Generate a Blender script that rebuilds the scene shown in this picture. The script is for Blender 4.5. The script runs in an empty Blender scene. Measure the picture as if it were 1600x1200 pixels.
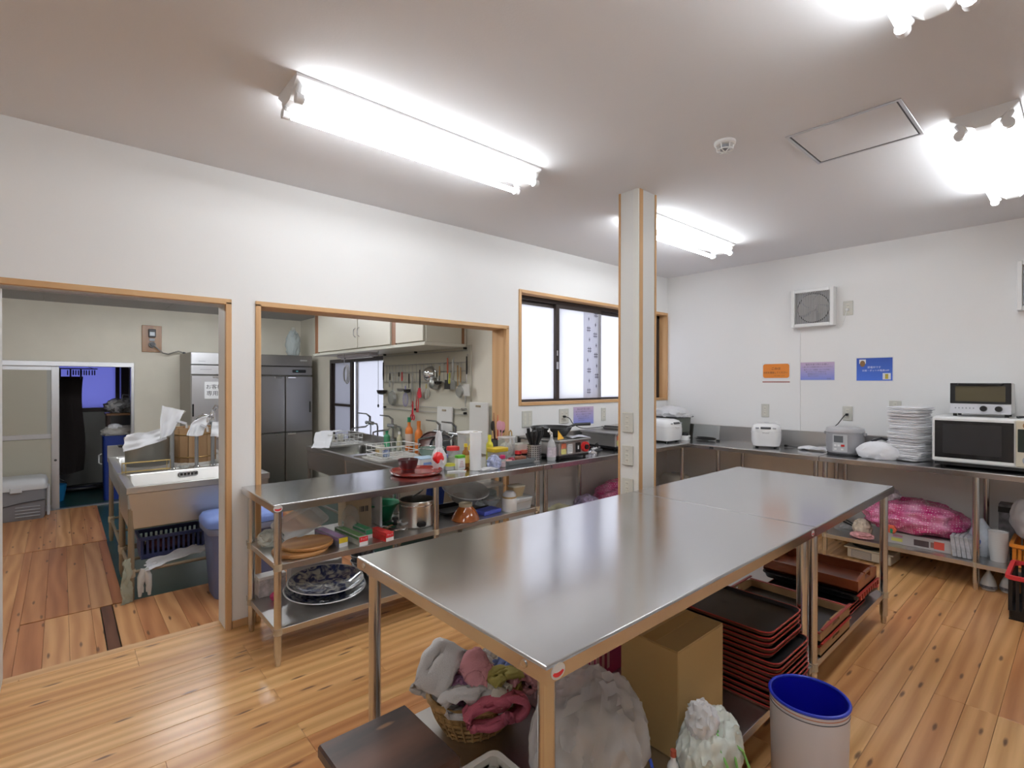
import bpy, bmesh, math, random
from mathutils import Vector, Matrix, noise
C = bpy.context.scene.collection
sc = bpy.context.scene
R = math.radians
PI = math.pi
random.seed(7)
# ---------------------------------------------------------------- camera, world, exposure
cam_d = bpy.data.cameras.new('camera'); cam = bpy.data.objects.new('camera', cam_d); C.objects.link(cam)
cam_d.sensor_width = 36.0; cam_d.lens = 798.62 / 1600 * 36.0; cam_d.clip_start = 0.05
yaw, pitch, roll = R(48.572), R(-0.2104), R(0.0707)
cF = Vector((math.cos(yaw) * math.cos(pitch), math.sin(yaw) * math.cos(pitch), math.sin(pitch)))
cR = Vector((math.sin(yaw), -math.cos(yaw), 0)); cU = cR.cross(cF)
cR2 = cR * math.cos(roll) + cU * math.sin(roll); cU2 = cU * math.cos(roll) - cR * math.sin(roll)
cam.matrix_world = Matrix(((cR2.x, cU2.x, -cF.x, 0), (cR2.y, cU2.y, -cF.y, 0), (cR2.z, cU2.z, -cF.z, 1.44), (0, 0, 0, 1)))
sc.camera = cam
wd = bpy.data.worlds.new('sky'); sc.world = wd; wd.use_nodes = True
wd.node_tree.nodes['Background'].inputs[0].default_value = (0.84, 0.88, 1.0, 1)
wd.node_tree.nodes['Background'].inputs[1].default_value = 3.2
TUBE = 36.0          # emission of the fluorescent tubes
KFILL_TUBE = 50.0         # unseen tubes added to brighten the old kitchen
sc.view_settings.view_transform = 'Standard'; sc.view_settings.look = 'None'
sc.view_settings.gamma = 1.0; sc.view_settings.use_curve_mapping = False
sc.view_settings.exposure = 0.0

# ---------------------------------------------------------------- materials
MATS = {}
def nt(m): return m.node_tree.nodes, m.node_tree.links
def M(name, col=(.8, .8, .8), rough=.5, metal=0.0, alpha=1.0, trans=0.0, bump=0.0, bscale=40.0, var=0.0, vscale=6.0, spec=.5, emit=0.0, sss=0.0, coat=0.0):
    if name in MATS: return MATS[name]
    m = bpy.data.materials.new(name); m.use_nodes = True
    n, l = nt(m); b = n['Principled BSDF']
    b.inputs['Base Color'].default_value = (*col, 1); b.inputs['Roughness'].default_value = rough
    b.inputs['Metallic'].default_value = metal; b.inputs['Alpha'].default_value = alpha
    b.inputs['Transmission Weight'].default_value = trans; b.inputs['Specular IOR Level'].default_value = spec
    b.inputs['Coat Weight'].default_value = coat
    if emit: b.inputs['Emission Color'].default_value = (*col, 1); b.inputs['Emission Strength'].default_value = emit
    if var or bump:
        tc = n.new('ShaderNodeTexCoord')
    if var:
        t = n.new('ShaderNodeTexNoise'); t.inputs['Scale'].default_value = vscale; t.inputs['Detail'].default_value = 5
        l.new(tc.outputs['Object'], t.inputs['Vector'])
        mr = n.new('ShaderNodeMapRange'); mr.inputs['From Min'].default_value = .3; mr.inputs['From Max'].default_value = .7
        mr.inputs['To Min'].default_value = 1 - var; mr.inputs['To Max'].default_value = 1 + var * .6
        l.new(t.outputs['Fac'], mr.inputs['Value'])
        mx = n.new('ShaderNodeVectorMath'); mx.operation = 'SCALE'; mx.inputs[0].default_value = col
        l.new(mr.outputs[0], mx.inputs['Scale']); l.new(mx.outputs[0], b.inputs['Base Color'])
    if bump:
        t2 = n.new('ShaderNodeTexNoise'); t2.inputs['Scale'].default_value = bscale; t2.inputs['Detail'].default_value = 3
        l.new(tc.outputs['Object'], t2.inputs['Vector'])
        bp = n.new('ShaderNodeBump'); bp.inputs['Strength'].default_value = bump; bp.inputs['Distance'].default_value = .01
        l.new(t2.outputs['Fac'], bp.inputs['Height']); l.new(bp.outputs[0], b.inputs['Normal'])
    MATS[name] = m; return m
def steel(name, col=(.62, .61, .60), r0=.22, r1=.36, sc_=(2, 90, 90), bump=.02):
    m = M(name, col, .3, 1.0); n, l = nt(m); b = n['Principled BSDF']
    tc = n.new('ShaderNodeTexCoord'); mp = n.new('ShaderNodeMapping'); mp.inputs['Scale'].default_value = sc_
    t = n.new('ShaderNodeTexNoise'); t.inputs['Scale'].default_value = 4; t.inputs['Detail'].default_value = 4
    l.new(tc.outputs['Object'], mp.inputs['Vector']); l.new(mp.outputs[0], t.inputs['Vector'])
    t2 = n.new('ShaderNodeTexNoise'); t2.inputs['Scale'].default_value = 5; t2.inputs['Detail'].default_value = 6
    l.new(tc.outputs['Object'], t2.inputs['Vector'])
    ad = n.new('ShaderNodeMath'); ad.operation = 'ADD'; l.new(t.outputs['Fac'], ad.inputs[0]); l.new(t2.outputs['Fac'], ad.inputs[1])
    mr = n.new('ShaderNodeMapRange'); mr.inputs['From Min'].default_value = .6; mr.inputs['From Max'].default_value = 1.4
    mr.inputs['To Min'].default_value = r0; mr.inputs['To Max'].default_value = r1
    l.new(ad.outputs[0], mr.inputs['Value']); l.new(mr.outputs[0], b.inputs['Roughness'])
    bp = n.new('ShaderNodeBump'); bp.inputs['Strength'].default_value = bump; bp.inputs['Distance'].default_value = .002
    l.new(t.outputs['Fac'], bp.inputs['Height']); l.new(bp.outputs[0], b.inputs['Normal'])
    return m
def wood(name, cols, grain=(1.2, 16, 16), rough=.35, knots=True, perobj=.5, kcol=(.10, .035, .012), axis='X', coat=0.0, ksc=(1.6, 6.5, 6.5), gstr=1.0):
    m = M(name, cols[0], rough); n, l = nt(m); b = n['Principled BSDF']; b.inputs['Coat Weight'].default_value = coat
    b.inputs['Coat Roughness'].default_value = .18
    tc = n.new('ShaderNodeTexCoord'); oi = n.new('ShaderNodeObjectInfo')
    off = n.new('ShaderNodeVectorMath'); off.operation = 'SCALE'; off.inputs[0].default_value = (37.0, 91.0, 53.0)
    l.new(oi.outputs['Random'], off.inputs['Scale'])
    ad = n.new('ShaderNodeVectorMath'); ad.operation = 'ADD'
    l.new(tc.outputs['Object'], ad.inputs[0]); l.new(off.outputs[0], ad.inputs[1])
    src = ad.outputs[0]
    if axis != 'X':
        rm = n.new('ShaderNodeMapping'); rm.inputs['Rotation'].default_value = (0, 0, R(90)) if axis == 'Y' else (0, R(90), 0)
        l.new(src, rm.inputs['Vector']); src = rm.outputs[0]
    mp = n.new('ShaderNodeMapping'); mp.inputs['Scale'].default_value = grain; l.new(src, mp.inputs['Vector'])
    w = n.new('ShaderNodeTexWave'); w.wave_type = 'BANDS'; w.bands_direction = 'Y'; w.inputs['Scale'].default_value = .5
    w.inputs['Distortion'].default_value = 11; w.inputs['Detail'].default_value = 2; w.inputs['Detail Scale'].default_value = .5
    mpw = n.new('ShaderNodeMapping'); mpw.inputs['Scale'].default_value = (grain[0] * 2.4, grain[1] * .42, grain[2] * .42) if axis != 'Z' else grain; l.new(src, mpw.inputs['Vector'])
    l.new(mpw.outputs[0], w.inputs['Vector'])
    g = n.new('ShaderNodeTexNoise'); g.inputs['Scale'].default_value = 3; g.inputs['Detail'].default_value = 6
    l.new(mp.outputs[0], g.inputs['Vector'])
    mixg = n.new('ShaderNodeMix'); mixg.data_type = 'FLOAT'; mixg.inputs[0].default_value = .5
    l.new(w.outputs['Fac'], mixg.inputs[2]); l.new(g.outputs['Fac'], mixg.inputs[3])
    cr = n.new('ShaderNodeValToRGB'); e = cr.color_ramp.elements
    e[0].position = .5 - .32; e[1].position = .5 + .3; e[0].color = (*cols[1], 1); e[1].color = (*cols[0], 1)
    l.new(mixg.outputs[0], cr.inputs['Fac'])
    # tone of the single board
    pr = n.new('ShaderNodeValToRGB'); pe = pr.color_ramp.elements
    k = perobj
    pe[0].color = (1 - .26 * k, 1 - .46 * k, 1 - .50 * k, 1); pe[1].color = (1 + .1 * k, 1 + .12 * k, 1 + .14 * k, 1)
    mid = pr.color_ramp.elements.new(.35); mid.color = (1 - .06 * k, 1 - .16 * k, 1 - .2 * k, 1)
    oi2 = n.new('ShaderNodeMath'); oi2.operation = 'FRACT'
    ml = n.new('ShaderNodeMath'); ml.operation = 'MULTIPLY'; ml.inputs[1].default_value = 17.31
    l.new(oi.outputs['Random'], ml.inputs[0]); l.new(ml.outputs[0], oi2.inputs[0]); l.new(oi2.outputs[0], pr.inputs['Fac'])
    mu = n.new('ShaderNodeMix'); mu.data_type = 'RGBA'; mu.blend_type = 'MULTIPLY'; mu.inputs[0].default_value = 1
    l.new(cr.outputs[0], mu.inputs[6]); l.new(pr.outputs[0], mu.inputs[7])
    out = mu.outputs[2]
    if knots:
        mk = n.new('ShaderNodeMapping'); mk.inputs['Scale'].default_value = ksc; l.new(src, mk.inputs['Vector'])
        v = n.new('ShaderNodeTexVoronoi'); v.voronoi_dimensions = '2D'; v.inputs['Scale'].default_value = 1.0; v.inputs['Randomness'].default_value = 1
        nz = n.new('ShaderNodeTexNoise'); nz.inputs['Scale'].default_value = 9
        l.new(mk.outputs[0], nz.inputs['Vector'])
        va = n.new('ShaderNodeVectorMath'); va.operation = 'MULTIPLY_ADD'; va.inputs[1].default_value = (.05, .05, 0)
        l.new(nz.outputs['Color'], va.inputs[0]); l.new(mk.outputs[0], va.inputs[2]); l.new(va.outputs[0], v.inputs['Vector'])
        kr = n.new('ShaderNodeValToRGB'); ke = kr.color_ramp.elements
        ke[0].position = .035; ke[0].color = (1, 1, 1, 1); ke[1].position = .085; ke[1].color = (0, 0, 0, 1)
        l.new(v.outputs['Distance'], kr.inputs['Fac'])
        gate = n.new('ShaderNodeMath'); gate.operation = 'GREATER_THAN'; gate.inputs[1].default_value = .22
        sp = n.new('ShaderNodeSeparateColor'); l.new(v.outputs['Color'], sp.inputs[0]); l.new(sp.outputs[0], gate.inputs[0])
        mm = n.new('ShaderNodeMath'); mm.operation = 'MULTIPLY'; l.new(kr.outputs[0], mm.inputs[0]); l.new(gate.outputs[0], mm.inputs[1])
        m2 = n.new('ShaderNodeMath'); m2.operation = 'MULTIPLY'; m2.inputs[1].default_value = .85; l.new(mm.outputs[0], m2.inputs[0])
        mk2 = n.new('ShaderNodeMix'); mk2.data_type = 'RGBA'; l.new(m2.outputs[0], mk2.inputs[0])
        l.new(out, mk2.inputs[6]); mk2.inputs[7].default_value = (*kcol, 1); out = mk2.outputs[2]
    l.new(out, b.inputs['Base Color'])
    return m

# ---------------------------------------------------------------- mesh helpers
class MB:
    def __init__(s): s.bm = bmesh.new()
    def box(s, x0, y0, z0, x1, y1, z1, bev=0.0, seg=1, mat=None):
        vs = [s.bm.verts.new((x, y, z)) for z in (z0, z1) for x, y in ((x0, y0), (x1, y0), (x1, y1), (x0, y1))]
        fs = [s.bm.faces.new([vs[i] for i in q]) for q in ((3, 2, 1, 0), (4, 5, 6, 7), (0, 1, 5, 4), (1, 2, 6, 5), (2, 3, 7, 6), (3, 0, 4, 7))]
        if mat is not None: bmesh.ops.transform(s.bm, matrix=mat, verts=vs)
        if bev:
            es = list({e for f in fs for e in f.edges}); bmesh.ops.bevel(s.bm, geom=es, offset=bev, segments=seg, affect='EDGES', profile=.5)
        return s
    def cbox(s, c, d, rz=0, bev=0.0, ry=0, rx=0, seg=1):
        m = Matrix.Translation(c) @ Matrix.Rotation(rz, 4, 'Z') @ Matrix.Rotation(ry, 4, 'Y') @ Matrix.Rotation(rx, 4, 'X')
        return s.box(-d[0] / 2, -d[1] / 2, -d[2] / 2, d[0] / 2, d[1] / 2, d[2] / 2, bev, seg, m)
    def cyl(s, p0, p1, r0, r1=None, n=14, caps=True):
        p0, p1 = Vector(p0), Vector(p1); r1 = r0 if r1 is None else r1
        d = (p1 - p0).normalized(); a = d.orthogonal().normalized(); b = d.cross(a)
        k = [[s.bm.verts.new(p + (a * math.cos(2 * PI * i / n) + b * math.sin(2 * PI * i / n)) * r) for i in range(n)] for p, r in ((p0, r0), (p1, r1))]
        for i in range(n): s.bm.faces.new((k[0][i], k[0][(i + 1) % n], k[1][(i + 1) % n], k[1][i]))
        if caps: s.bm.faces.new(k[0][::-1]); s.bm.faces.new(k[1])
        return s
    def lathe(s, prof, c=(0, 0, 0), n=24, sx=1.0, sy=1.0, mat=None):
        rings = []; new = []
        for r, z in prof:
            if r < 1e-5: v = [s.bm.verts.new((c[0], c[1], c[2] + z))]
            else: v = [s.bm.verts.new((c[0] + r * sx * math.cos(2 * PI * i / n), c[1] + r * sy * math.sin(2 * PI * i / n), c[2] + z)) for i in range(n)]
            rings.append(v); new += v
        for a, b in zip(rings, rings[1:]):
            for i in range(n):
                j = (i + 1) % n
                q = [a[i] if len(a) > 1 else a[0], a[j] if len(a) > 1 else a[0], b[j] if len(b) > 1 else b[0], b[i] if len(b) > 1 else b[0]]
                q = list(dict.fromkeys(q))
                if len(q) > 2: s.bm.faces.new(q)
        if mat is not None: bmesh.ops.transform(s.bm, matrix=mat, verts=new)
        return s
    def tube(s, pts, r, n=7, closed=False, caps=True):
        pts = [Vector(p) for p in pts]; rings = []; N = len(pts); up = None
        for i, p in enumerate(pts):
            if closed: d = (pts[(i + 1) % N] - pts[i - 1])
            else: d = pts[min(i + 1, N - 1)] - pts[max(i - 1, 0)]
            d.normalize()
            if up is None: up = d.orthogonal().normalized()
            up = (up - d * up.dot(d)); up = up.normalized() if up.length > 1e-6 else d.orthogonal().normalized()
            b = d.cross(up); rr = r[i] if isinstance(r, (list, tuple)) else r
            rings.append([s.bm.verts.new(p + (up * math.cos(2 * PI * k / n) + b * math.sin(2 * PI * k / n)) * rr) for k in range(n)])
        for i in range(N if closed else N - 1):
            a, b = rings[i], rings[(i + 1) % N]
            for k in range(n): s.bm.faces.new((a[k], a[(k + 1) % n], b[(k + 1) % n], b[k]))
        if not closed and caps: s.bm.faces.new(rings[0][::-1]); s.bm.faces.new(rings[-1])
        return s
    def prism(s, pts, z0, z1, mat=None):
        a = [s.bm.verts.new((x, y, z0)) for x, y in pts]; b = [s.bm.verts.new((x, y, z1)) for x, y in pts]; n = len(pts)
        s.bm.faces.new(a[::-1]); s.bm.faces.new(b)
        for i in range(n): s.bm.faces.new((a[i], a[(i + 1) % n], b[(i + 1) % n], b[i]))
        if mat is not None: bmesh.ops.transform(s.bm, matrix=mat, verts=a + b)
        return s
    def sheet(s, f, nu, nv, th=0.0):
        """f(u,v)->point, u,v in 0..1; th gives it thickness"""
        g = [[Vector(f(i / nu, j / nv)) for j in range(nv + 1)] for i in range(nu + 1)]
        top = [[s.bm.verts.new(p) for p in row] for row in g]
        for i in range(nu):
            for j in range(nv): s.bm.faces.new((top[i][j], top[i + 1][j], top[i + 1][j + 1], top[i][j + 1]))
        if th:
            def nrm(i, j):
                a = g[min(i + 1, nu)][j] - g[max(i - 1, 0)][j]; b = g[i][min(j + 1, nv)] - g[i][max(j - 1, 0)]
                c = a.cross(b); return c.normalized() if c.length > 1e-9 else Vector((0, 0, 1))
            bot = [[s.bm.verts.new(g[i][j] - nrm(i, j) * th) for j in range(nv + 1)] for i in range(nu + 1)]
            for i in range(nu):
                for j in range(nv): s.bm.faces.new((bot[i][j], bot[i][j + 1], bot[i + 1][j + 1], bot[i + 1][j]))
            for i in range(nu):
                s.bm.faces.new((top[i][0], bot[i][0], bot[i + 1][0], top[i + 1][0])); s.bm.faces.new((top[i][nv], top[i + 1][nv], bot[i + 1][nv], bot[i][nv]))
            for j in range(nv):
                s.bm.faces.new((top[0][j], top[0][j + 1], bot[0][j + 1], bot[0][j])); s.bm.faces.new((top[nu][j], bot[nu][j], bot[nu][j + 1], top[nu][j + 1]))
        return s
    def blob(s, c, r, seed=0, amp=.12, fr=2.5, sub=4, flat=None, sharp=1.0, st=(1, 1, 1)):
        """crumpled closed lump; flat = lower cut height"""
        ret = bmesh.ops.create_icosphere(s.bm, subdivisions=sub, radius=1)
        for v in ret['verts']:
            d = v.co.copy(); q = Vector((d.x * st[0], d.y * st[1], d.z * st[2])) * fr + Vector((seed * 3.7, seed * 1.3, seed * 7.1))
            k = 1 + amp * (1 - 2 * abs(noise.noise(q))) * sharp + amp * .5 * noise.noise(q * 2.3)
            p = Vector((d.x * r[0], d.y * r[1], d.z * r[2])) * k
            v.co = Vector(c) + p
            if flat is not None and v.co.z < flat: v.co.z = flat
        return s
    def build(s, name, mat, parent=None, smooth=False, loc=None, kind=None, label=None, rz=None):
        me = bpy.data.meshes.new(name)
        bmesh.ops.recalc_face_normals(s.bm, faces=s.bm.faces); s.bm.to_mesh(me); s.bm.free()
        if mat: me.materials.append(mat)
        if smooth:
            me.polygons.foreach_set('use_smooth', [True] * len(me.polygons))
            if smooth != 'all': me.set_sharp_from_angle(angle=R(smooth if smooth is not True else 40))
        o = bpy.data.objects.new(name, me); C.objects.link(o)
        if parent: o.parent = parent
        if loc: o.location = loc
        if rz: o.rotation_euler.z = rz
        if kind: o['kind'] = kind
        if label: o['label'] = label
        return o
def tag(o, label=None, cat=None, group=None):
    if label: o['label'] = label
    if cat: o['category'] = cat
    if group: o['group'] = group
    return o
def thing(name, label, cat, loc=(0, 0, 0), rz=0.0, group=None):
    o = bpy.data.objects.new(name, None); C.objects.link(o); o.empty_display_size = .05
    o.location = loc; o.rotation_euler.z = rz
    return tag(o, label, cat, group)
def dup(o, loc=None, rz=None, label=None, group=None, parent=None):
    c = o.copy(); C.objects.link(c)
    if parent: c.parent = parent
    if loc is not None: c.location = loc
    if rz is not None: c.rotation_euler.z = rz
    if label: c['label'] = label
    if group: c['group'] = group
    for ch in list(o.children): dup(ch, parent=c)
    return c
def struct(name, mb, mat, smooth=False, parent=None):
    o = mb.build(name, mat, parent, smooth)
    if not parent: o['kind'] = 'structure'
    return o
def text_mesh(txt, size, align='CENTER'):
    cu = bpy.data.curves.new('lettering', 'FONT'); cu.body = txt; cu.size = size; cu.align_x = align; cu.align_y = 'CENTER'; cu.resolution_u = 2
    t = bpy.data.objects.new('lettering', cu); C.objects.link(t)
    dg = bpy.context.evaluated_depsgraph_get(); me = bpy.data.meshes.new_from_object(t.evaluated_get(dg))
    bpy.data.objects.remove(t); bpy.data.curves.remove(cu)
    return me
def lettering(txt, size, mat, parent, mtx, align='CENTER'):
    me = text_mesh(txt, size, align); me.materials.clear(); me.materials.append(mat)
    o = bpy.data.objects.new('lettering', me); C.objects.link(o); o.parent = parent; o.matrix_local = mtx
    return o
# ---------------------------------------------------------------- shared materials
WALL = M('wall_paper', (.88, .875, .865), .9, bump=.03, bscale=180)
CEIL = M('ceiling_paper', (.79, .79, .81), .95, bump=.05, bscale=120)
KWALL = M('kitchen_wall', (.78, .735, .635), .8, var=.05, vscale=3)
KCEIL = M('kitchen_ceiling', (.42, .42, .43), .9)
ST = steel('steel_top', (.58, .58, .585), r0=.15, r1=.21, sc_=(1.5, 60, 60), bump=0)
STL = M('steel_leg', (.60, .59, .57), .24, 1)
STF = M('steel_dull', (.60, .59, .58), .33, 1)
STD = M('steel_dark', (.36, .35, .34), .3, 1)
CHROME = M('chrome', (.75, .75, .76), .12, 1)
WFLOOR = wood('floor_board', [(.78, .475, .205), (.56, .29, .10)], grain=(.8, 22, 22), rough=.3, coat=.3, perobj=.95, ksc=(1.9, 9, 9))
KFLOOR = wood('kitchen_board', [(.62, .335, .15), (.44, .20, .075)], grain=(.8, 18, 18), ksc=(1.7, 9, 9), rough=.42, coat=.1, axis='Y', perobj=1.0)
WTRIM = wood('trim_wood', [(.66, .41, .20), (.56, .32, .14)], grain=(18, 18, 1.5), rough=.5, knots=False, perobj=.2)
WTRIMX = wood('trim_wood_long', [(.66, .41, .20), (.56, .32, .14)], grain=(1.5, 18, 18), rough=.5, knots=False, perobj=.2)
GREEN = M('green_floor_paint', (.012, .062, .055), .3, var=.3, vscale=3)
WHITE = M('white_plastic', (.83, .83, .82), .35)
CREAM = M('cream_plastic', (.70, .68, .60), .45)
BLACK = M('black_plastic', (.012, .012, .013), .35)
DGREY = M('dark_grey', (.06, .06, .065), .5)
GREY = M('grey_plastic', (.36, .37, .40), .45)
RUBBER = M('black_rubber', (.015, .015, .015), .7)
ALU = M('aluminium', (.62, .62, .64), .38, .85)
BRONZE = M('bronze_sash', (.045, .033, .030), .4, .3)
TOWEL = M('white_towel', (.84, .84, .87), .95, bump=.25, bscale=260)
RED = M('red_plastic', (.62, .03, .03), .35)
YWALL, XBACK, HC = 3.31, 5.36, 2.665
TH = .17                                   # thickness of the dividing wall
YK = YWALL + TH
S = -.15                                   # old kitchen floor lies one step lower
XL, YR = -2.6, -2.0                        # walls behind the camera
XK, YF = 2.9, 8.44                         # old kitchen: window wall, far wall

# ---------------------------------------------------------------- floor, ceiling, walls
fl = struct('floor', MB().box(XL, YR, -.17, XBACK, YK - .06, -.022), M('subfloor', (.10, .05, .02), .8))
meshes = {}
rng = random.Random(3)
W = .1083
def plank(L, w, mat, ax, par, cx, cy, z, dz=0):
    L = round(L, 2); key = (L, round(w, 3), ax, mat.name)
    if key not in meshes:
        mb = MB(); g = .0005
        mb.box(-L / 2 + g, -w / 2 + g, -.02, L / 2 - g, w / 2 - g, 0, .0011) if ax == 'X' else mb.box(-w / 2 + g, -L / 2 + g, -.02, w / 2 - g, L / 2 - g, 0, .0011)
        o = mb.build('plank', mat, par); meshes[key] = o.data
    else:
        o = bpy.data.objects.new('plank', meshes[key]); C.objects.link(o); o.parent = par
    o.location = (cx, cy, z + dz)
y = 2.535 - 33 * W
row = 0
while y < YK - .06 - .001:
    w = min(W, YK - .06 - y)
    x = XL + rng.choice([0, .45, .9, 1.35]) - 1.8 + .155 % .45
    while x < XBACK - .01:
        L = 1.82; x0 = max(x, XL); x1 = min(x + L, XBACK)
        if x1 - x0 > .05: plank(x1 - x0, w, WFLOOR, 'X', fl, (x0 + x1) / 2, y + w / 2, 0, rng.uniform(-.0006, 0))
        x += L
    y += W; row += 1
struct('ceiling', MB().box(XL - .1, YR - .1, HC, XBACK + .1, YWALL + .02, HC + .1), CEIL)
# dividing wall with doorway, passage and window
D0, D1, DT = -.225, .725, 1.90
P0, P1, PT = .89, 2.86, 1.905
W0, W1, WB, WT = 3.015, 5.345, 1.25, 2.235
mb = MB()
for (x0, z0, x1, z1) in ((XL - .1, -.2, D0, HC), (D0, DT, D1, HC), (D1, -.2, P0, HC), (P0, PT, P1, HC), (P1, -.2, W0, HC), (W0, -.2, W1, WB), (W0, WT, W1, HC), (W1, -.2, XBACK + .1, HC)):
    mb.box(x0, YWALL, z0, x1, YK, z1)
bmesh.ops.remove_doubles(mb.bm, verts=mb.bm.verts, dist=1e-5)
struct('wall_left', mb, WALL)
struct('wall_back', MB().box(XBACK, YR - .1, -.2, XBACK + .1, YWALL, HC), WALL)
struct('wall_right', MB().box(XL - .1, YR - .1, -.2, XBACK, YR, HC), WALL)
struct('wall_front', MB().box(XL - .1, YR, -.2, XL, YWALL, HC), WALL)
# casings: thin proud edges of sugi wood round each opening
def casing(name, x0, x1, z0, z1, sill=False, lin=None, proud=.012, wd_=.03):
    par = None
    t = bpy.data.objects.new(name, None); C.objects.link(t); t['kind'] = 'structure'
    for a, b in ((x0 - wd_ + .012, x0 + .012), (x1 - .012, x1 + wd_ - .012)):
        MB().box(a, YWALL - proud, z0 - (wd_ - .012 if sill else 0), b, YWALL + .018, z1, .002).build('casing_side', WTRIM, t)
    MB().box(x0 - wd_ + .012, YWALL - proud, z1 - .012, x1 + wd_ - .012, YWALL + .018, z1 + wd_ - .012, .002).build('casing_head', WTRIMX, t)
    if sill: MB().box(x0 - wd_ + .012, YWALL - proud, z0 - wd_ + .012, x1 + wd_ - .012, YWALL + .018, z0 + .012, .002).build('casing_sill', WTRIMX, t)
    return t
t1 = casing('trim_1', D0, D1, 0, DT)
LINW = M('white_lining', (.74, .73, .71), .6)
MB().box(D1 - .012, YWALL + .018, 0, D1, YK + .005, DT, .001).build('lining_side', LINW, t1)
MB().box(D0, YWALL + .018, 0, D0 + .012, YK + .005, DT, .001).build('lining_side', LINW, t1)
MB().box(D0, YWALL + .018, DT - .012, D1, YK + .005, DT, .001).build('lining_head', LINW, t1)
for yy in (.05, .09): MB().box(D0 + .012, YWALL + yy, DT - .02, D1 - .012, YWALL + yy + .015, DT - .012).build('head_rail', ALU, t1)
t2 = casing('trim_2', P0, P1, 0, PT)
for a, b in ((P0, P0 + .014), (P1 - .014, P1)): MB().box(a, YWALL + .018, 0, b, YK + .01, PT, .001).build('lining_side', WTRIM, t2)
MB().box(P0, YWALL + .018, PT - .014, P1, YK + .01, PT, .001).build('lining_head', WTRIMX, t2)
MB().box(P0, YWALL + .02, -.16, P1, YK + .0, -.001).build('threshold', WTRIMX, t2)
b1 = struct('baseboard_left', MB().box(D1 + .02, YWALL - .008, 0, P0 - .02, YWALL, .045, .002), WTRIMX)
b2 = struct('baseboard_left.001', MB().box(P1 + .02, YWALL - .008, 0, XBACK, YWALL, .045, .002), WTRIMX)
b3 = struct('baseboard_back', MB().box(XBACK - .008, YR, 0, XBACK, YWALL - .01, .045, .002), WTRIM)
struct('trim_3', MB().box(D0, YK - .06, -.15, D1, YK, -.001), WTRIMX)

# ---------------------------------------------------------------- window_1: deep wooden reveal, bronze sashes, frosted panes
w1 = bpy.data.objects.new('window_1', None); C.objects.link(w1); w1['kind'] = 'structure'
pr, wd_ = .012, .028
for a, b in ((W0 - wd_ + .01, W0 + .01), (W1 - .01, min(W1 + wd_ - .01, XBACK - .001))):
    MB().box(a, YWALL - pr, WB - wd_ + .01, b, YK, WT + wd_ - .01, .002).build('frame', WTRIM, w1)
for a, b in ((WB - wd_ + .01, WB + .01), (WT - .01, WT + wd_ - .01)):
    MB().box(W0 + .01, YWALL - pr + .001, a, W1 - .01, YK, b, .002).build('frame', WTRIMX, w1)
FROST = bpy.data.materials.new('frosted_glass'); FROST.use_nodes = True
n, l = nt(FROST); n.remove(n['Principled BSDF'])
tr = n.new('ShaderNodeBsdfTranslucent'); tr.inputs[0].default_value = (.96, .96, .98, 1)
gl = n.new('ShaderNodeBsdfGlossy'); gl.inputs['Roughness'].default_value = .25
fr = n.new('ShaderNodeFresnel'); mx = n.new('ShaderNodeMixShader')
l.new(fr.outputs[0], mx.inputs[0]); l.new(tr.outputs[0], mx.inputs[1]); l.new(gl.outputs[0], mx.inputs[2]); l.new(mx.outputs[0], n['Material Output'].inputs[0])
YS = YK - .05
MB().box(W0 + .01, YS - .03, WT - .045, W1 - .01, YS + .05, WT - .01).build('track', BRONZE, w1)
MB().box(W0 + .01, YS - .03, WB + .01, W1 - .01, YS + .05, WB + .02).build('track', BRONZE, w1)
MB().box(W0 + .01, YS - .03, WB + .01, W0 + .018, YS + .05, WT - .01).build('track', BRONZE, w1)
MB().box(W1 - .05, YS - .03, WB + .01, W1 - .01, YS + .05, WT - .01).build('track', BRONZE, w1)
def sash(x0, x1, yy, sw=.045):
    s_ = MB().box(x0, yy, WB + .02, x0 + sw, yy + .025, WT - .045).box(x1 - sw, yy, WB + .02, x1, yy + .025, WT - .045) \
        .box(x0 + sw, yy, WT - .08, x1 - sw, yy + .025, WT - .045).box(x0 + sw, yy, WB + .02, x1 - sw, yy + .025, WB + .03).build('sash', BRONZE, w1)
    MB().box(x0 + sw, yy + .01, WB + .03, x1 - sw, yy + .015, WT - .08).build('pane', FROST, s_)
    return s_
xs = [W0 + .018, 3.60, 4.22, 4.80, W1 - .05]
for i in range(4):
    sash(xs[i] - (.03 if i else 0), xs[i + 1] + (.03 if i < 3 else 0), YS - .025 if i % 2 else YS + .012)
MB().cbox((3.585, YS - .03, 1.60), (.02, .02, .07), bev=.004).build('latch', ALU, w1)
MB().cbox((3.585, YS - .028, 1.72), (.012, .012, .05), bev=.003).build('latch', ALU, w1)
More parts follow.
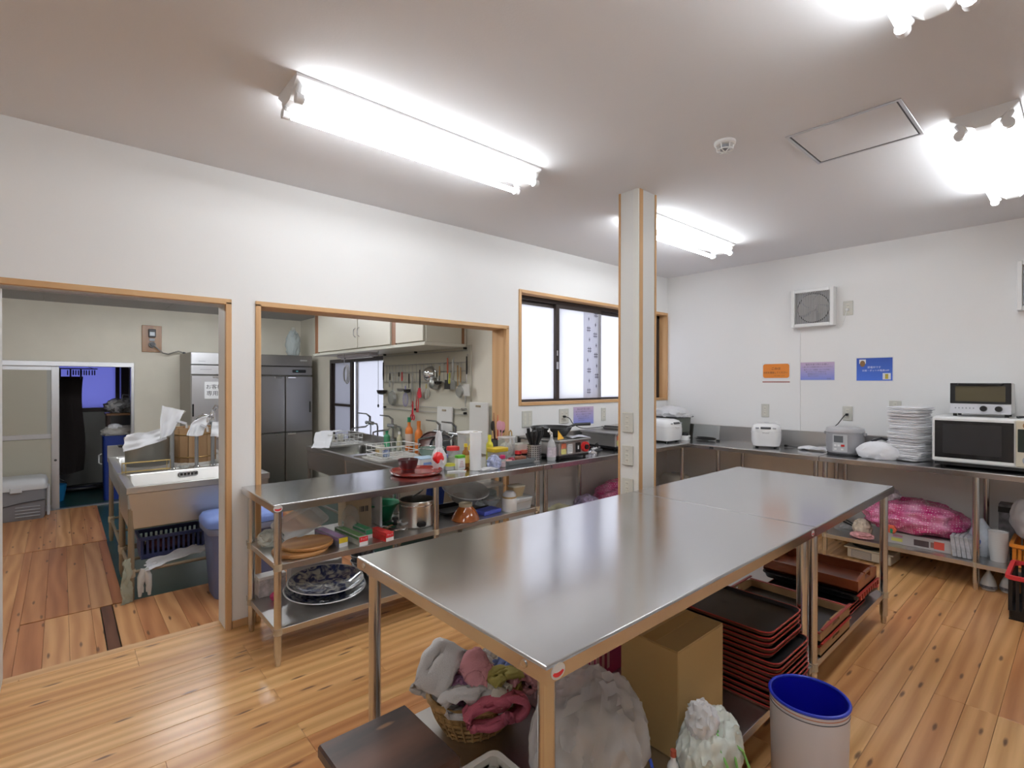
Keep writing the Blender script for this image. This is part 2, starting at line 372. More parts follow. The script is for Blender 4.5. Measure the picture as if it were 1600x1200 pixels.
# folk-pattern curtain behind the second sash
CURT = M('patterned_curtain', (.82, .82, .86), .9)
n, l = nt(CURT); b = n['Principled BSDF']
tr = n.new('ShaderNodeBsdfTranslucent'); tr.inputs[0].default_value = (.8, .8, .86, 1); mx = n.new('ShaderNodeMixShader'); mx.inputs[0].default_value = .7
l.new(b.outputs[0], mx.inputs[1]); l.new(tr.outputs[0], mx.inputs[2]); l.new(mx.outputs[0], n['Material Output'].inputs[0])
cu = thing('curtain', 'white curtain with dark crossed-stripe marks drawn behind second pane of wide window', 'curtain', (0, 0, 0))
f = lambda u, v: (3.96 + .28 * u, YS - .034 + .006 * math.sin(u * 16), WB + .03 + (WT - WB - .115) * v)
MB().sheet(f, 24, 4, .001).build('cloth', CURT, cu, True)
mk = MB(); rr = random.Random(5)
for j in range(8):
    for i in range(2):
        cx, cz = 4.03 + .115 * i + rr.uniform(-.015, .015), WB + .10 + j * .105 + .05 * i
        if (i + j) % 2 == 0:
            for k in (-.012, .012):
                mk.box(cx + k - .003, YS - .0432, cz - .028, cx + k + .003, YS - .0425, cz + .028); mk.box(cx - .03, YS - .0432, cz + k - .003, cx + .03, YS - .0425, cz + k + .003)
        else: mk.box(cx - .008, YS - .0432, cz - .006, cx + .008, YS - .0425, cz + .006); mk.box(cx - .003, YS - .0432, cz - .02, cx + .003, YS - .0425, cz + .02)
mk.build('printed_mark', M('curtain_ink', (.10, .10, .13), .8), cu)
# ---------------------------------------------------------------- pillar: white panels with wooden corner strips
pl = bpy.data.objects.new('pillar', None); C.objects.link(pl); pl['kind'] = 'structure'
PX0, PX1, PY0, PY1 = 2.725, 2.925, 1.888, 2.04
MB().box(PX0 + .004, PY0 + .004, 0, PX1 - .004, PY1 - .004, HC).build('core', M('pillar_panel', (.76, .76, .74), .8), pl)
for (x, yv) in ((PX0, PY0 + .01), (PX0, PY1 - .012), ):
    pass
MB().box(PX0, PY1 - .014, 0, PX0 + .02, PY1 + .002, HC, .002).build('corner_strip', WTRIM, pl)
MB().box(PX0 + .012, PY0 - .002, 0, PX0 + .05, PY0 + .012, HC, .002).build('corner_strip', WTRIM, pl)
MB().box(PX1 - .014, PY0 - .002, 0, PX1 + .002, PY0 + .012, HC, .002).build('corner_strip', WTRIM, pl)
MB().box(PX0, PY0, 0, PX0 + .013, PY0 + .04, HC, .002).build('corner_strip', M('pale_strip', (.78, .78, .74), .7), pl)

# ---------------------------------------------------------------- old kitchen shell behind the dividing wall
KX0 = -1.6
kf = struct('floor_kitchen', MB().box(KX0, YK - .001, S - .1, XK, 10.15, S), GREEN)
def sheet_boards(x0, x1, y0, y1):
    x = x0
    while x < x1 - .02:
        w = min(.118, x1 - x); plank(y1 - y0, w, KFLOOR, 'Y', kf, x + w / 2, (y0 + y1) / 2, S + .021, rng.uniform(-.001, 0)); x += w
sheet_boards(-.96, -.20, YK + .01, 6.45); sheet_boards(-.2, .2, YK + .01, 4.55); sheet_boards(.27, 1.42, YK + .01, 4.545)
plank(1.06, .06, wood('dark_board', [(.16, .07, .035), (.10, .04, .02)], rough=.4, axis='Y', knots=False), 'Y', kf, .235, YK + .54, S + .021)
sheet_boards(-.2, .335, 4.565, 6.44); sheet_boards(-.96, -.04, 6.46, 8.36); sheet_boards(-.04, .34, 6.46, 8.36)
sheet_boards(1.42, 2.13, YK + .01, 7.4)
kc = bpy.data.objects.new('ceiling_kitchen', None); C.objects.link(kc); kc['kind'] = 'structure'
KH = 2.42
xx = [-1.6, -.15, 1.06, 2.27, XK]
for a, b in zip(xx, xx[1:]):
    for c, d in ((YK, 5.3), (5.3, 6.86), (6.86, YF)):
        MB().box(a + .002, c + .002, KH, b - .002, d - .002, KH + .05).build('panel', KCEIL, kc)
MB().box(-1.6, YK, KH + .051, XK, YF, KH + .1).build('backing', DGREY, kc)
DX0, DX1, DH = -1.02, .70, 1.66
mb = MB()
for (x0, z0, x1, z1) in ((KX0 - .1, S - .1, DX0, KH + .1), (DX0, DH, DX1, KH + .1), (DX1, S - .1, XK + .1, KH + .1)): mb.box(x0, YF, z0, x1, YF + .1, z1)
struct('wall_far', mb, KWALL)
KW0, KW1, KWB, KWT = 5.52, 7.25, .62, 1.755
mb = MB()
for (y0, z0, y1, z1) in ((YK, S - .1, KW0, KH + .1), (KW0, S - .1, KW1, KWB), (KW0, KWT, KW1, KH + .1), (KW1, S - .1, YF, KH + .1)): mb.box(XK, y0, z0, XK + .12, y1, z1)
struct('wall_kitchen', mb, KWALL)
struct('wall_kitchen.001', MB().box(KX0 - .1, YK, S - .1, KX0, 10.2, KH + .1), KWALL)
# kitchen window
w2 = bpy.data.objects.new('window_2', None); C.objects.link(w2); w2['kind'] = 'structure'
KX = XK + .03
FRK = FROST.copy(); FRK.name = 'frosted_glass_dim_daylight'; FRK.node_tree.nodes['Translucent BSDF'].inputs[0].default_value = (.50, .50, .53, 1)  # dimmer daylight outside put into this pane's tint
MB().box(KX - .03, KW1 - .05, KWB, KX + .06, KW1 - .001, KWT - .001).box(KX - .03, KW0 + .001, KWB, KX + .06, KW0 + .04, KWT - .001).box(KX - .03, KW0 + .04, KWT - .05, KX + .06, KW1 - .05, KWT - .001).box(KX - .03, KW0 + .04, KWB, KX + .06, KW1 - .05, KWB + .03).build('frame', BRONZE, w2)
s_ = MB().box(KX, 6.56, KWB + .03, KX + .03, 6.63, KWT - .05).box(KX, KW1 - .09, KWB + .03, KX + .03, KW1 - .05, KWT - .05).box(KX, 6.63, 1.10, KX + .03, KW1 - .09, 1.135).build('sash', BRONZE, w2)
MB().box(KX + .012, 6.63, KWB + .03, KX + .016, KW1 - .09, KWT - .05).build('pane', FRK, s_)
s_ = MB().box(KX + .032, 6.45, KWB + .03, KX + .055, 6.5, KWT - .05).box(KX + .032, KW0 + .04, KWB + .03, KX + .055, KW0 + .08, KWT - .05).build('sash', ALU, w2)
FRK2 = FRK.copy(); FRK2.name = 'frosted_glass_bright_daylight'; FRK2.node_tree.nodes['Translucent BSDF'].inputs[0].default_value = (.82, .82, .85, 1)  # brighter daylight put into the tint of the same glass
MB().box(KX + .042, KW0 + .08, KWB + .03, KX + .046, 6.45, KWT - .05).build('pane', FRK2, s_)
MB().box(KX + .042, 6.5, KWB + .03, KX + .046, 6.56, KWT - .05).build('pane', FRK, s_)
# back room beyond the sliding door
YB = 10.1
mb = MB(); BW0, BW1, BB, BT = -.4, .80, 1.03, 1.80
for (x0, z0, x1, z1) in ((KX0, S - .1, BW0, KH), (BW0, S - .1, BW1, BB), (BW0, BT, BW1, KH), (BW1, S - .1, 1.7, KH)): mb.box(x0, YB, z0, x1, YB + .08, z1)
struct('wall_far.001', mb, M('back_room_wall', (.42, .42, .38), .85))
struct('wall_kitchen.002', MB().box(1.0, YF + .1, S - .1, 1.08, YB, KH), M('back_room_wall', (.42, .42, .38), .85))
struct('ceiling_kitchen.001', MB().box(KX0, YF + .1, KH - .1, 1.7, YB + .1, KH), KCEIL)
w3 = bpy.data.objects.new('window_3', None); C.objects.link(w3); w3['kind'] = 'structure'
FRB = FROST.copy(); FRB.name = 'frosted_glass_cool_daylight'; FRB.node_tree.nodes['Translucent BSDF'].inputs[0].default_value = (.33, .34, .62, 1)  # cool bluish daylight put into the pane's tint
MB().box(BW0, YB - .02, BB - .05, BW1, YB + .04, BB + .01).box(BW0, YB - .02, BT - .02, BW1, YB + .04, BT + .03).box(BW1 - .09, YB - .02, BB, BW1, YB + .04, BT).box(.64, YB - .015, BB, .69, YB + .03, BT).box(BW0, YB - .02, BB, BW0 + .05, YB + .04, BT).build('frame', BRONZE, w3)
MB().box(BW0 + .05, YB + .005, BB + .01, .64, YB + .01, BT - .02).build('pane', FRB, w3)
MB().box(.69, YB + .005, BB + .01, BW1 - .09, YB + .01, BT - .02).build('pane', FRB, w3)
# sliding aluminium door and its frame in the far wall
d1 = bpy.data.objects.new('door_1', None); C.objects.link(d1); d1['kind'] = 'structure'
fy = YF - .03
MB().box(DX0, fy, DH - .03, DX1 + .03, YF + .08, DH + .03, .003).box(DX1 - .005, fy, S, DX1 + .03, YF + .08, DH - .03, .003).box(DX0 - .03, fy, S, DX0, YF + .08, DH + .03, .003).build('frame', ALU, d1)
MB().box(DX0, YF + .0, S, DX1, YF + .07, S + .015).build('track', ALU, d1)
PANEL = M('door_panel', (.47, .44, .36), .6)
dl = MB().box(-.09, YF + .01, S + .015, -.015, YF + .045, DH - .03, .003).box(-.99, YF + .01, S + .015, -.93, YF + .045, DH - .03, .003).box(-.93, YF + .01, DH - .08, -.09, YF + .045, DH - .03).box(-.93, YF + .01, .74, -.09, YF + .045, .80, .003).box(-.93, YF + .01, S + .015, -.09, YF + .045, S + .07).build('leaf', ALU, d1)
MB().box(-.93, YF + .022, .80, -.13, YF + .03, DH - .08).build('upper_panel', PANEL, dl)
MB().box(-.13, YF + .02, .80, -.09, YF + .034, DH - .08).build('upper_strip', M('strip_grey', (.4, .4, .38), .5), dl)
MB().box(-.93, YF + .022, S + .07, -.09, YF + .03, .74).build('lower_panel', PANEL, dl)
MB().cyl((-.052, YF + .012, .47), (-.052, YF + .004, .47), .014).build('lock', DGREY, dl, True)
# ---------------------------------------------------------------- ceiling lights: twin fluorescent battens
LAMP = M('lamp_enamel', (.86, .86, .86), .35)
def tube_mat(name, s_):
    m = bpy.data.materials.new(name); m.use_nodes = True; n, l = nt(m); n.remove(n['Principled BSDF'])
    e = n.new('ShaderNodeEmission'); e.inputs[0].default_value = (.93, .97, 1, 1); e.inputs[1].default_value = s_
    l.new(e.outputs[0], n['Material Output'].inputs[0]); return m
GLOW = tube_mat('fluorescent_glow', TUBE); KFILL_GLOW = tube_mat('kitchen_fill_glow', KFILL_TUBE)
def batten(x0, yc, label, L=1.36, z=HC, glow=GLOW, rz=0, group='twin tube ceiling lights'):
    t = thing('ceiling_light', label, 'light', (x0, yc, z), rz, group)
    w, h, k = .115, .075, .028
    prof = [(-w, 0), (w, 0), (w, -.012), (k, -h), (-k, -h), (-w, -.012)]
    m = Matrix(((0, 0, 1, 0), (1, 0, 0, 0), (0, 1, 0, 0), (0, 0, 0, 1)))
    MB().prism([(a, b) for a, b in prof], 0, L, m).build('housing', LAMP, t)
    for s in (-1, 1):
        yy, zz = s * .082, -.085
        MB().cyl((.045, yy, zz), (L - .045, yy, zz), .0145, n=8).build('tube', glow, t, True)
        for xe in (0.02, L - .02):
            o = MB().cbox((xe, yy * .93, -.055), (.024, .03, .06), bev=.006, rx=-s * .5).cyl((xe - .014, yy, zz), (xe + .014, yy, zz), .021, n=12).build('socket', LAMP, t, 40)
            MB().cyl((xe + (.014 if xe < .5 else -.014), yy, zz), (xe + (.02 if xe < .5 else -.02), yy, zz), .012, n=10).build('contact', GREY, o)
    return t
batten(.70, 2.195, 'long twin-tube ceiling light over the left counter, wholly in view')
batten(3.10, 2.195, 'twin-tube ceiling light partly behind the white pillar')
batten(3.10, .325, 'twin-tube ceiling light at the right edge beyond the ceiling hatch')
batten(.70, .325, 'twin-tube ceiling light cut off by the top edge of the picture')
batten(-1.70, .325, 'unseen ceiling light added behind the camera to brighten the left')  # unseen fixture added to brighten the left wall
for x_, y_, lb in ((-.95, 5.3, 'unseen added light on the old kitchen ceiling left of the doorway'), (.75, 4.35, 'unseen added light on the old kitchen ceiling near the dividing wall'), (.70, 6.55, 'unseen added light on the old kitchen ceiling before the refrigerators')):  # hidden above the header, added for even light in the kitchen
    batten(x_, y_, lb, L=1.25, z=KH, glow=KFILL_GLOW, group='unseen lights added in the old kitchen')
# ---------------------------------------------------------------- ceiling hatch, detector
t = thing('ceiling_hatch', 'square access hatch with aluminium rim in the ceiling', 'hatch', (2.945, .78, HC))
a = .235
MB().box(-a, -a, -.006, -a + .014, a, 0, .001).box(a - .014, -a, -.006, a, a, 0, .001).box(-a + .014, -a, -.006, a - .014, -a + .014, 0, .001).box(-a + .014, a - .014, -.006, a - .014, a, 0, .001).build('rim', ALU, t)
MB().box(-a + .022, -a + .022, -.003, a - .022, a - .022, 0).build('panel', CEIL, t)
MB().box(-a + .014, -a + .014, -.0012, a - .014, a - .014, 0).build('gap', DGREY, t)
t = thing('smoke_detector', 'round white detector with slotted guard on the ceiling', 'detector', (2.54, 1.24, HC))
MB().lathe([(0, 0), (.052, 0), (.052, -.012), (.045, -.018), (0, -.018)]).build('base', WHITE, t, True)
MB().lathe([(0, -.018), (.024, -.018), (.022, -.04), (0, -.044)]).build('sensor', GREY, t, True)
g = MB()
for k in range(6):
    q = k * PI / 3; g.tube([(.042 * math.cos(q), .042 * math.sin(q), -.016), (.036 * math.cos(q), .036 * math.sin(q), -.045), (.0, 0, -.052)], .0032, 5)
g.tube([(.038 * math.cos(i * PI / 10), .038 * math.sin(i * PI / 10), -.042) for i in range(20)], .003, 5, True)
g.build('guard', WHITE, t, True)
# ---------------------------------------------------------------- extractor fans on the back wall
FANG = M('fan_blade', (.50, .49, .48), .5)
FANS = []
def fan(y0, y1, z0, z1, label):
    t = thing('ventilation_fan', label, 'fan', (XBACK, (y0 + y1) / 2, (z0 + z1) / 2), 0, 'square white ventilation fans')
    h, v = (y1 - y0) / 2, (z1 - z0) / 2; f = .032; D = .085
    MB().box(-D, -h, -v, -.0, -h + f, v, .005).box(-D, h - f, -v, 0, h, v, .005).box(-D, -h + f, v - f, 0, h - f, v, .005).box(-D, -h + f, -v, 0, h - f, -v + f, .005).build('frame', WHITE, t)
    MB().box(-.03, -h + f, -v + f, -.004, h - f, v - f).build('back_plate', GREY, t)
    MB().tube([(-.034, .135 * math.cos(i * PI / 16), .135 * math.sin(i * PI / 16)) for i in range(32)], .006, 6, True).build('shroud', DGREY, t, True)
    MB().cyl((-.036, 0, 0), (-.062, 0, 0), .035, .028, 18).build('hub', FANG, t, True)
    for k in range(5):
        q = k * 2 * PI / 5 + .3
        def f_(u, v_, q=q):
            a_ = q + (v_ - .1) * 1.05 + u * .55; r = .028 + u * .104
            return (-.062 + .03 * v_ + .004 * u, r * math.cos(a_), r * math.sin(a_))
        MB().sheet(f_, 5, 6, .002).build('blade', FANG, t, True)
    nb = 20
    for i in range(nb):
        yy = -h + f + (i + .5) * (2 * h - 2 * f) / nb
        MB().box(-D + .004, yy - .0022, -v + f, -D + .012, yy + .0022, v - f).build('louvre_bar', FANG, t)
    FANS.append(t)
fan(1.555, 1.918, 1.965, 2.322, 'square white ventilation fan between ceiling and orange notice')
fan(.02, .367, 1.972, 2.337, 'square white ventilation fan cut by right edge of picture')
# ---------------------------------------------------------------- wall plates
PLATE = M('beige_plate', (.62, .61, .55), .5)
def plate(loc, w, h, rows, cols, label, rz=0, kind='outlet', plug=False, group='beige wall plates'):
    """plate faces local -Y"""
    t = thing('light_switch' if kind == 'switch' else 'power_outlet', label, kind, loc, rz, group)
    MB().box(-w / 2, -.009, -h / 2, w / 2, 0, h / 2, .003).build('plate', PLATE, t)
    for c in range(cols):
        for r in range(rows):
            cx = (c - (cols - 1) / 2) * w / cols * .9; cz = (r - (rows - 1) / 2) * h / rows * .72
            o = MB().box(cx - .014, -.0115, cz - h / rows * .3, cx + .014, -.009, cz + h / rows * .3, .001).build('insert' if kind == 'outlet' else 'rocker', CREAM, t)
            if kind == 'outlet': MB().box(cx - .006, -.0122, cz - .005, cx - .004, -.0115, cz + .005).box(cx + .004, -.0122, cz - .005, cx + .006, -.0115, cz + .005).build('slot', DGREY, o)
    return t
plate((3.096, YWALL, 1.113), .122, .145, 3, 2, 'double beige switch plate left of the window above sauce bottles', kind='switch')
plate((3.574, YWALL, 1.118), .13, .138, 2, 2, 'double outlet plate with black plug above frying pan')
plate((4.168, YWALL, 1.113), .07, .132, 2, 1, 'narrow beige outlet right of purple notice under window')
plate((4.72, YWALL, 1.10), .07, .132, 2, 1, 'narrow beige outlet hidden mostly behind pillar edge')
pz = [Vector((PX0 - .0005, 1.962, v)) for v in (1.183, .972, .762)]
for v, lb in zip(pz, ('topmost of three outlet plates on the pillar', 'middle of three outlet plates on the pillar', 'lowest of three outlet plates on the pillar')):
    plate(v, .084, .128, 3, 1, lb, R(-90), group='outlet plates on the pillar')
plate((XBACK, 2.186, 1.155), .075, .132, 2, 1, 'beige outlet under the orange notice on back wall', R(-90))
plate((XBACK, 1.463, 1.16), .078, .13, 2, 1, 'beige outlet with black plug above grey rice cooker', R(-90))
plate((XBACK, 1.461, 2.115), .078, .13, 2, 1, 'beige outlet with white plug right of ventilation fan', R(-90))
plate((XBACK, 1.11, 1.255), .085, .06, 1, 1, 'beige outlet just above the tall towel stack', R(-90))
def as_part(o, parent):
    """a cord belongs to its appliance"""
    bpy.context.view_layer.update(); m = o.matrix_world.copy(); o.parent = parent; o.matrix_parent_inverse = parent.matrix_world.inverted(); o.matrix_world = m
    for k in ('label', 'category', 'group'):
        if k in o: del o[k]
def cord(name, pts, label, r=.004, mat=BLACK, plugat=None):
    t = thing(name, label, 'cord', pts[0])
    o = Vector(pts[0]); P = [Vector(p) - o for p in pts]
    Q = []
    for i in range(len(P) - 1):
        p0, p1, p2, p3 = P[max(i - 1, 0)], P[i], P[i + 1], P[min(i + 2, len(P) - 1)]
        for k in range(6):
            u = k / 6; Q.append(.5 * ((2 * p1) + (p2 - p0) * u + (2 * p0 - 5 * p1 + 4 * p2 - p3) * u * u + (3 * p1 - p0 - 3 * p2 + p3) * u ** 3))
    Q.append(P[-1])
    MB().tube(Q, r, 6).build('wire', mat, t, True)
    d = plugat or (0, -.018, 0)
    MB().cbox((d[0] / 2, d[1] / 2, d[2] / 2), (.022 if d[0] == 0 else .03, .03 if d[0] == 0 else .022, .02), bev=.004).build('plug', mat, t)
    return t
cord('appliance_cable', [(3.56, YWALL - .015, 1.115), (3.60, YWALL - .05, 1.10), (3.67, YWALL - .04, 1.04), (3.78, YWALL - .06, .995), (4.0, YWALL - .06, .992), (4.2, YWALL - .07, .994)], 'black cord plugged above the frying pan and sagging right')
grey_cord = cord('power_cord', [(XBACK - .015, 1.463, 1.15), (XBACK - .05, 1.475, 1.14), (XBACK - .06, 1.52, 1.07), (XBACK - .08, 1.55, 1.02), (XBACK - .1, 1.52, .94)], 'GREY', plugat=(-.018, 0, 0))
fan_cord = cord('power_cord', [(XBACK - .015, 1.463, 2.10), (XBACK - .03, 1.47, 2.07), (XBACK - .012, 1.50, 1.98), (XBACK - .012, 1.54, 1.94)], 'FAN', .003, WHITE, plugat=(-.018, 0, 0))
as_part(fan_cord, FANS[0])
t = thing('cable_duct', 'thin white cable duct running down from ventilation fan', 'duct', (XBACK, 1.865, .97))
MB().box(-.008, -.006, 0, 0, .006, 1.0, .001).build('cover', WALL, t)
MB().box(-.010, -.008, 0, 0, .008, .02, .001).build('end_cap', WALL, t)
# ---------------------------------------------------------------- notices
def grad_mat(name, top, bot, h):
    m = M(name, top, .5); n, l = nt(m); tc = n.new('ShaderNodeTexCoord'); sx = n.new('ShaderNodeSeparateXYZ'); mr = n.new('ShaderNodeMapRange')
    mr.inputs['From Min'].default_value = -h / 2; mr.inputs['From Max'].default_value = h / 2
    cr = n.new('ShaderNodeValToRGB'); cr.color_ramp.elements[0].color = (*bot, 1); cr.color_ramp.elements[1].color = (*top, 1)
    l.new(tc.outputs['Object'], sx.inputs[0]); l.new(sx.outputs[2], mr.inputs[0]); l.new(mr.outputs[0], cr.inputs[0]); l.new(cr.outputs[0], n['Principled BSDF'].inputs['Base Color'])
    return m
PAPER = M('white_paper', (.80, .80, .81), .7); INK = M('black_ink', (.03, .03, .04), .7); WINK = M('white_ink', (.85, .85, .95), .6)
def fm(x, z, y=-.0032): return Matrix.Translation((x, y, z)) @ Matrix.Rotation(R(90), 4, 'X')
def notice(loc, w, h, label, rz, mat, lines, rnd=0, margin=.008):
    t = thing('paper_notice', label, 'poster', loc, rz)
    MB().box(-w / 2 - margin, -.0014, -h / 2 - margin, w / 2 + margin, 0, h / 2 + margin).build('sheet', PAPER, t)
    if rnd:
        pts = []
        for cx, cz, a0 in ((w / 2 - rnd, h / 2 - rnd, 0), (-w / 2 + rnd, h / 2 - rnd, 90), (-w / 2 + rnd, -h / 2 + rnd, 180), (w / 2 - rnd, -h / 2 + rnd, 270)):
            pts += [(cx + rnd * math.cos(R(a0 + k * 22.5)), cz + rnd * math.sin(R(a0 + k * 22.5))) for k in range(5)]
        MB().prism(pts, .0014, .0024, Matrix.Rotation(R(90), 4, 'X')).build('print', mat, t)
    else: MB().box(-w / 2, -.0024, -h / 2, w / 2, -.0014, h / 2).build('print', mat, t)
    for s_, x, z, size, ink, al in lines: lettering(s_, size, ink, t, fm(x, z), al)
    return t
OR = M('orange_print', (.76, .24, .03), .6)
t = notice((XBACK, 2.085, 1.555), .25, .14, 'orange notice with rounded corners on back wall', R(-90), OR, [('ごみは', 0, .022, .03, INK, 'CENTER'), ('分別を徹底してください', -.005, -.018, .021, INK, 'CENTER'), ('ご協力お願いします', .03, -.05, .012, M('grey_ink', (.2, .12, .05), .7), 'CENTER')], .022)
MB().box(-.13, -.0024, -.115, .13, -.0014, -.105).build('printed_rule', M('brown_rule', (.35, .10, .07), .7), t)
PURP = grad_mat('violet_print', (.62, .47, .63), (.22, .28, .72), .17)
GI = M('violet_ink', (.16, .15, .22), .7)
body = [('電気を使う時のお願い', 0, .062, .02, GI, 'CENTER'), ('一度に多くの機器を使わないでください', 0, .038, .0145, GI, 'CENTER'), ('電子レンジ・炊飯器・ポットを同時に', 0, .012, .0135, GI, 'CENTER'), ('使うとブレーカーが落ちます', -.01, -.008, .0135, GI, 'CENTER'), ('使用後は必ずコンセントを', 0, -.028, .0135, GI, 'CENTER'), ('抜いてください', -.03, -.047, .0135, GI, 'CENTER'), ('自治会', .10, -.072, .012, GI, 'CENTER')]
notice((XBACK, 1.715, 1.548), .29, .168, 'pink to violet notice of small print on back wall', R(-90), PURP, body, margin=.004)
notice((3.862, YWALL, 1.113), .30, .172, 'pink to violet notice under the wide window', 0, PURP, body, margin=.004)
BLU = grad_mat('blue_print', (.03, .09, .42), (.06, .16, .66), .2)
t = notice((XBACK, 1.262, 1.557), .265, .20, 'blue notice with white lettering and two small pictures', R(-90), BLU, [('節電中です', .0, .016, .02, WINK, 'CENTER'), ('炊飯・ポットの電源OFF', .01, -.012, .0185, WINK, 'CENTER')])
MB().box(-.112, -.0032, .05, -.062, -.0024, .088).build('picture', PAPER, t); MB().prism([(-.087 + .02 * math.cos(i * PI / 8), .05 + .028 * math.sin(i * PI / 8)) for i in range(16)], .0032, .0038, Matrix.Rotation(R(90), 4, 'X')).build('picture', M('brown_pot', (.28, .15, .06), .7), t)
MB().box(.062, -.0032, -.09, .12, -.0024, -.035).build('picture', PAPER, t); MB().box(.08, -.0038, -.085, .102, -.0032, -.042).build('picture', M('ochre', (.5, .38, .05), .7), t)
# ---------------------------------------------------------------- more mesh helpers
def rrect(w, d, r=0.0, k=3):
    if r <= 0: return [(w / 2, d / 2), (-w / 2, d / 2), (-w / 2, -d / 2), (w / 2, -d / 2)]
    pts = []
    for cx, cy, a0 in ((w / 2 - r, d / 2 - r, 0), (-w / 2 + r, d / 2 - r, 90), (-w / 2 + r, -d / 2 + r, 180), (w / 2 - r, -d / 2 + r, 270)):
        pts += [(cx + r * math.cos(R(a0 + i * 90 / k)), cy + r * math.sin(R(a0 + i * 90 / k))) for i in range(k + 1)]
    return pts
def loft(mb, rings, cap0=True, cap1=True, mat=None):
    vs = [[mb.bm.verts.new(p) for p in r_] for r_ in rings]
    for a, b in zip(vs, vs[1:]):
        for i in range(len(a)):
            j = (i + 1) % len(a); mb.bm.faces.new((a[i], a[j], b[j], b[i]))
    if cap0: mb.bm.faces.new(vs[0][::-1])
    if cap1: mb.bm.faces.new(vs[-1])
    if mat is not None: bmesh.ops.transform(mb.bm, matrix=mat, verts=[v for r_ in vs for v in r_])
    return mb
def ring(w, d, z, r=0.0, cx=0, cy=0, k=3): return [(x + cx, y + cy, z) for x, y in rrect(w, d, r, k)]
def tub(w, d, h, t=.003, r=.01, draft=0.0, c=(0, 0, 0), bt=None, lip=0.0, mat=None, k=3):
    """open-topped tray or bin as one connected shell; draft narrows the foot"""
    cx, cy, z = c; bt = bt or t
    rs = [ring(w - 2 * draft, d - 2 * draft, z, r, cx, cy, k), ring(w, d, z + h - (lip and .006), r, cx, cy, k)]
    if lip: rs += [ring(w + 2 * lip, d + 2 * lip, z + h - .006, r + lip, cx, cy, k), ring(w + 2 * lip, d + 2 * lip, z + h, r + lip, cx, cy, k)]
    ri = max(r - t, .0005) if r else 0
    rs += [ring(w - 2 * t, d - 2 * t, z + h, ri, cx, cy, k), ring(w - 2 * t - 2 * draft, d - 2 * t - 2 * draft, z + bt, ri, cx, cy, k)]
    return loft(MB(), rs, mat=mat)
def block(w, d, h, r=.008, c=(0, 0, 0), e=.004, mat=None, top=None, k=3):
    """solid with rounded plan and eased top edge; top=(w,d) tapers it"""
    cx, cy, z = c; tw, td = top or (w, d)
    return loft(MB(), [ring(w - e, d - e, z, r, cx, cy, k), ring(w, d, z + e, r, cx, cy, k), ring(tw, td, z + h - e, r, cx, cy, k), ring(tw - 2 * e, td - 2 * e, z + h, r, cx, cy, k)], mat=mat)
def pillow(c, d, p=4.0, seed=0, amp=.03, fr=3.0, sub=4, pinch=0.0, mat=None, mb=None):
    mb = mb or MB(); ret = bmesh.ops.create_icosphere(mb.bm, subdivisions=sub, radius=1)
    for v in ret['verts']:
        u = v.co.copy(); k = (abs(u.x) ** p + abs(u.y) ** p + abs(u.z) ** p) ** (-1 / p); q = u * k
        n_ = noise.noise(q * fr + Vector((seed * 5.1, seed * 2.3, seed)))
        s_ = 1 + amp * n_
        if pinch and abs(q.z) < .3: s_ -= pinch * (1 - abs(q.z) / .3)
        z_ = q.z * (1 + amp * 4 * noise.noise(Vector((q.x * fr, q.y * fr, seed * 3.1))))
        v.co = Vector((c[0] + q.x * s_ * d[0] / 2, c[1] + q.y * s_ * d[1] / 2, c[2] + z_ * d[2] / 2))
    if mat is not None: bmesh.ops.transform(mb.bm, matrix=mat, verts=ret['verts'])
    return mb
def drape(mb, path, wdir, width, th=.004, seed=0, amp=.004, nu=28, nv=10, flare=0.0):
    """a cloth strip following a path of points, with soft waves"""
    P = [Vector(p) for p in path]; L = [0.0]
    for a, b in zip(P, P[1:]): L.append(L[-1] + (b - a).length)
    def at(u):
        s_ = u * L[-1]; i = 0
        while i < len(P) - 2 and L[i + 1] < s_: i += 1
        f_ = (s_ - L[i]) / max(L[i + 1] - L[i], 1e-6); return P[i].lerp(P[i + 1], min(max(f_, 0), 1))
    wd_ = Vector(wdir).normalized()
    def f(u, v):
        p = at(u); q = Vector((u * 5, v * 4, seed * 3.3)); w_ = width * (1 + flare * u)
        return p + wd_ * ((v - .5) * w_ + amp * noise.noise(q * 1.7 + Vector((9, 0, 0)))) + Vector((noise.noise(q), noise.noise(q + Vector((5, 5, 5))), noise.noise(q + Vector((0, 8, 2))))) * amp
    return mb.sheet(f, nu, nv, th)
def bottle(name, label, loc, h, r, body, cap, lab=None, cat='bottle', neck=.4, caph=.14, rz=0, sq=0, group=None, nr=.45):
    t = thing(name, label, cat, loc, rz, group)
    nh = h * (1 - caph); sh = nh * (1 - neck * .35)
    MB().lathe([(0, 0), (r * .9, 0), (r, h * .02), (r, sh * .82), (r * .85, sh * .92), (r * nr, sh * 1.02 if sh * 1.02 < nh else nh * .99), (r * nr, nh), (0, nh)], n=16).build('body', body, t, True)
    MB().lathe([(0, nh), (r * nr * 1.15, nh), (r * nr * 1.1, h), (0, h)], n=12).build('cap', cap, t, True)
    if lab: MB().lathe([(r * 1.005, h * .18), (r * 1.01, h * .19), (r * 1.01, sh * .7), (r * 1.005, sh * .71)], n=16).build('label', lab, t, True)
    return t
CLEAR = M('clear_plastic', (.82, .85, .85), .12, alpha=.22)
MILKY = M('milky_plastic', (.88, .90, .91), .2, alpha=.45)
BAGW = M('white_bag_film', (.82, .82, .84), .28, alpha=.72)
REDS = M('red_sticker', (.70, .03, .04), .4)
LIDW = M('lid_white', (.78, .79, .80), .4)

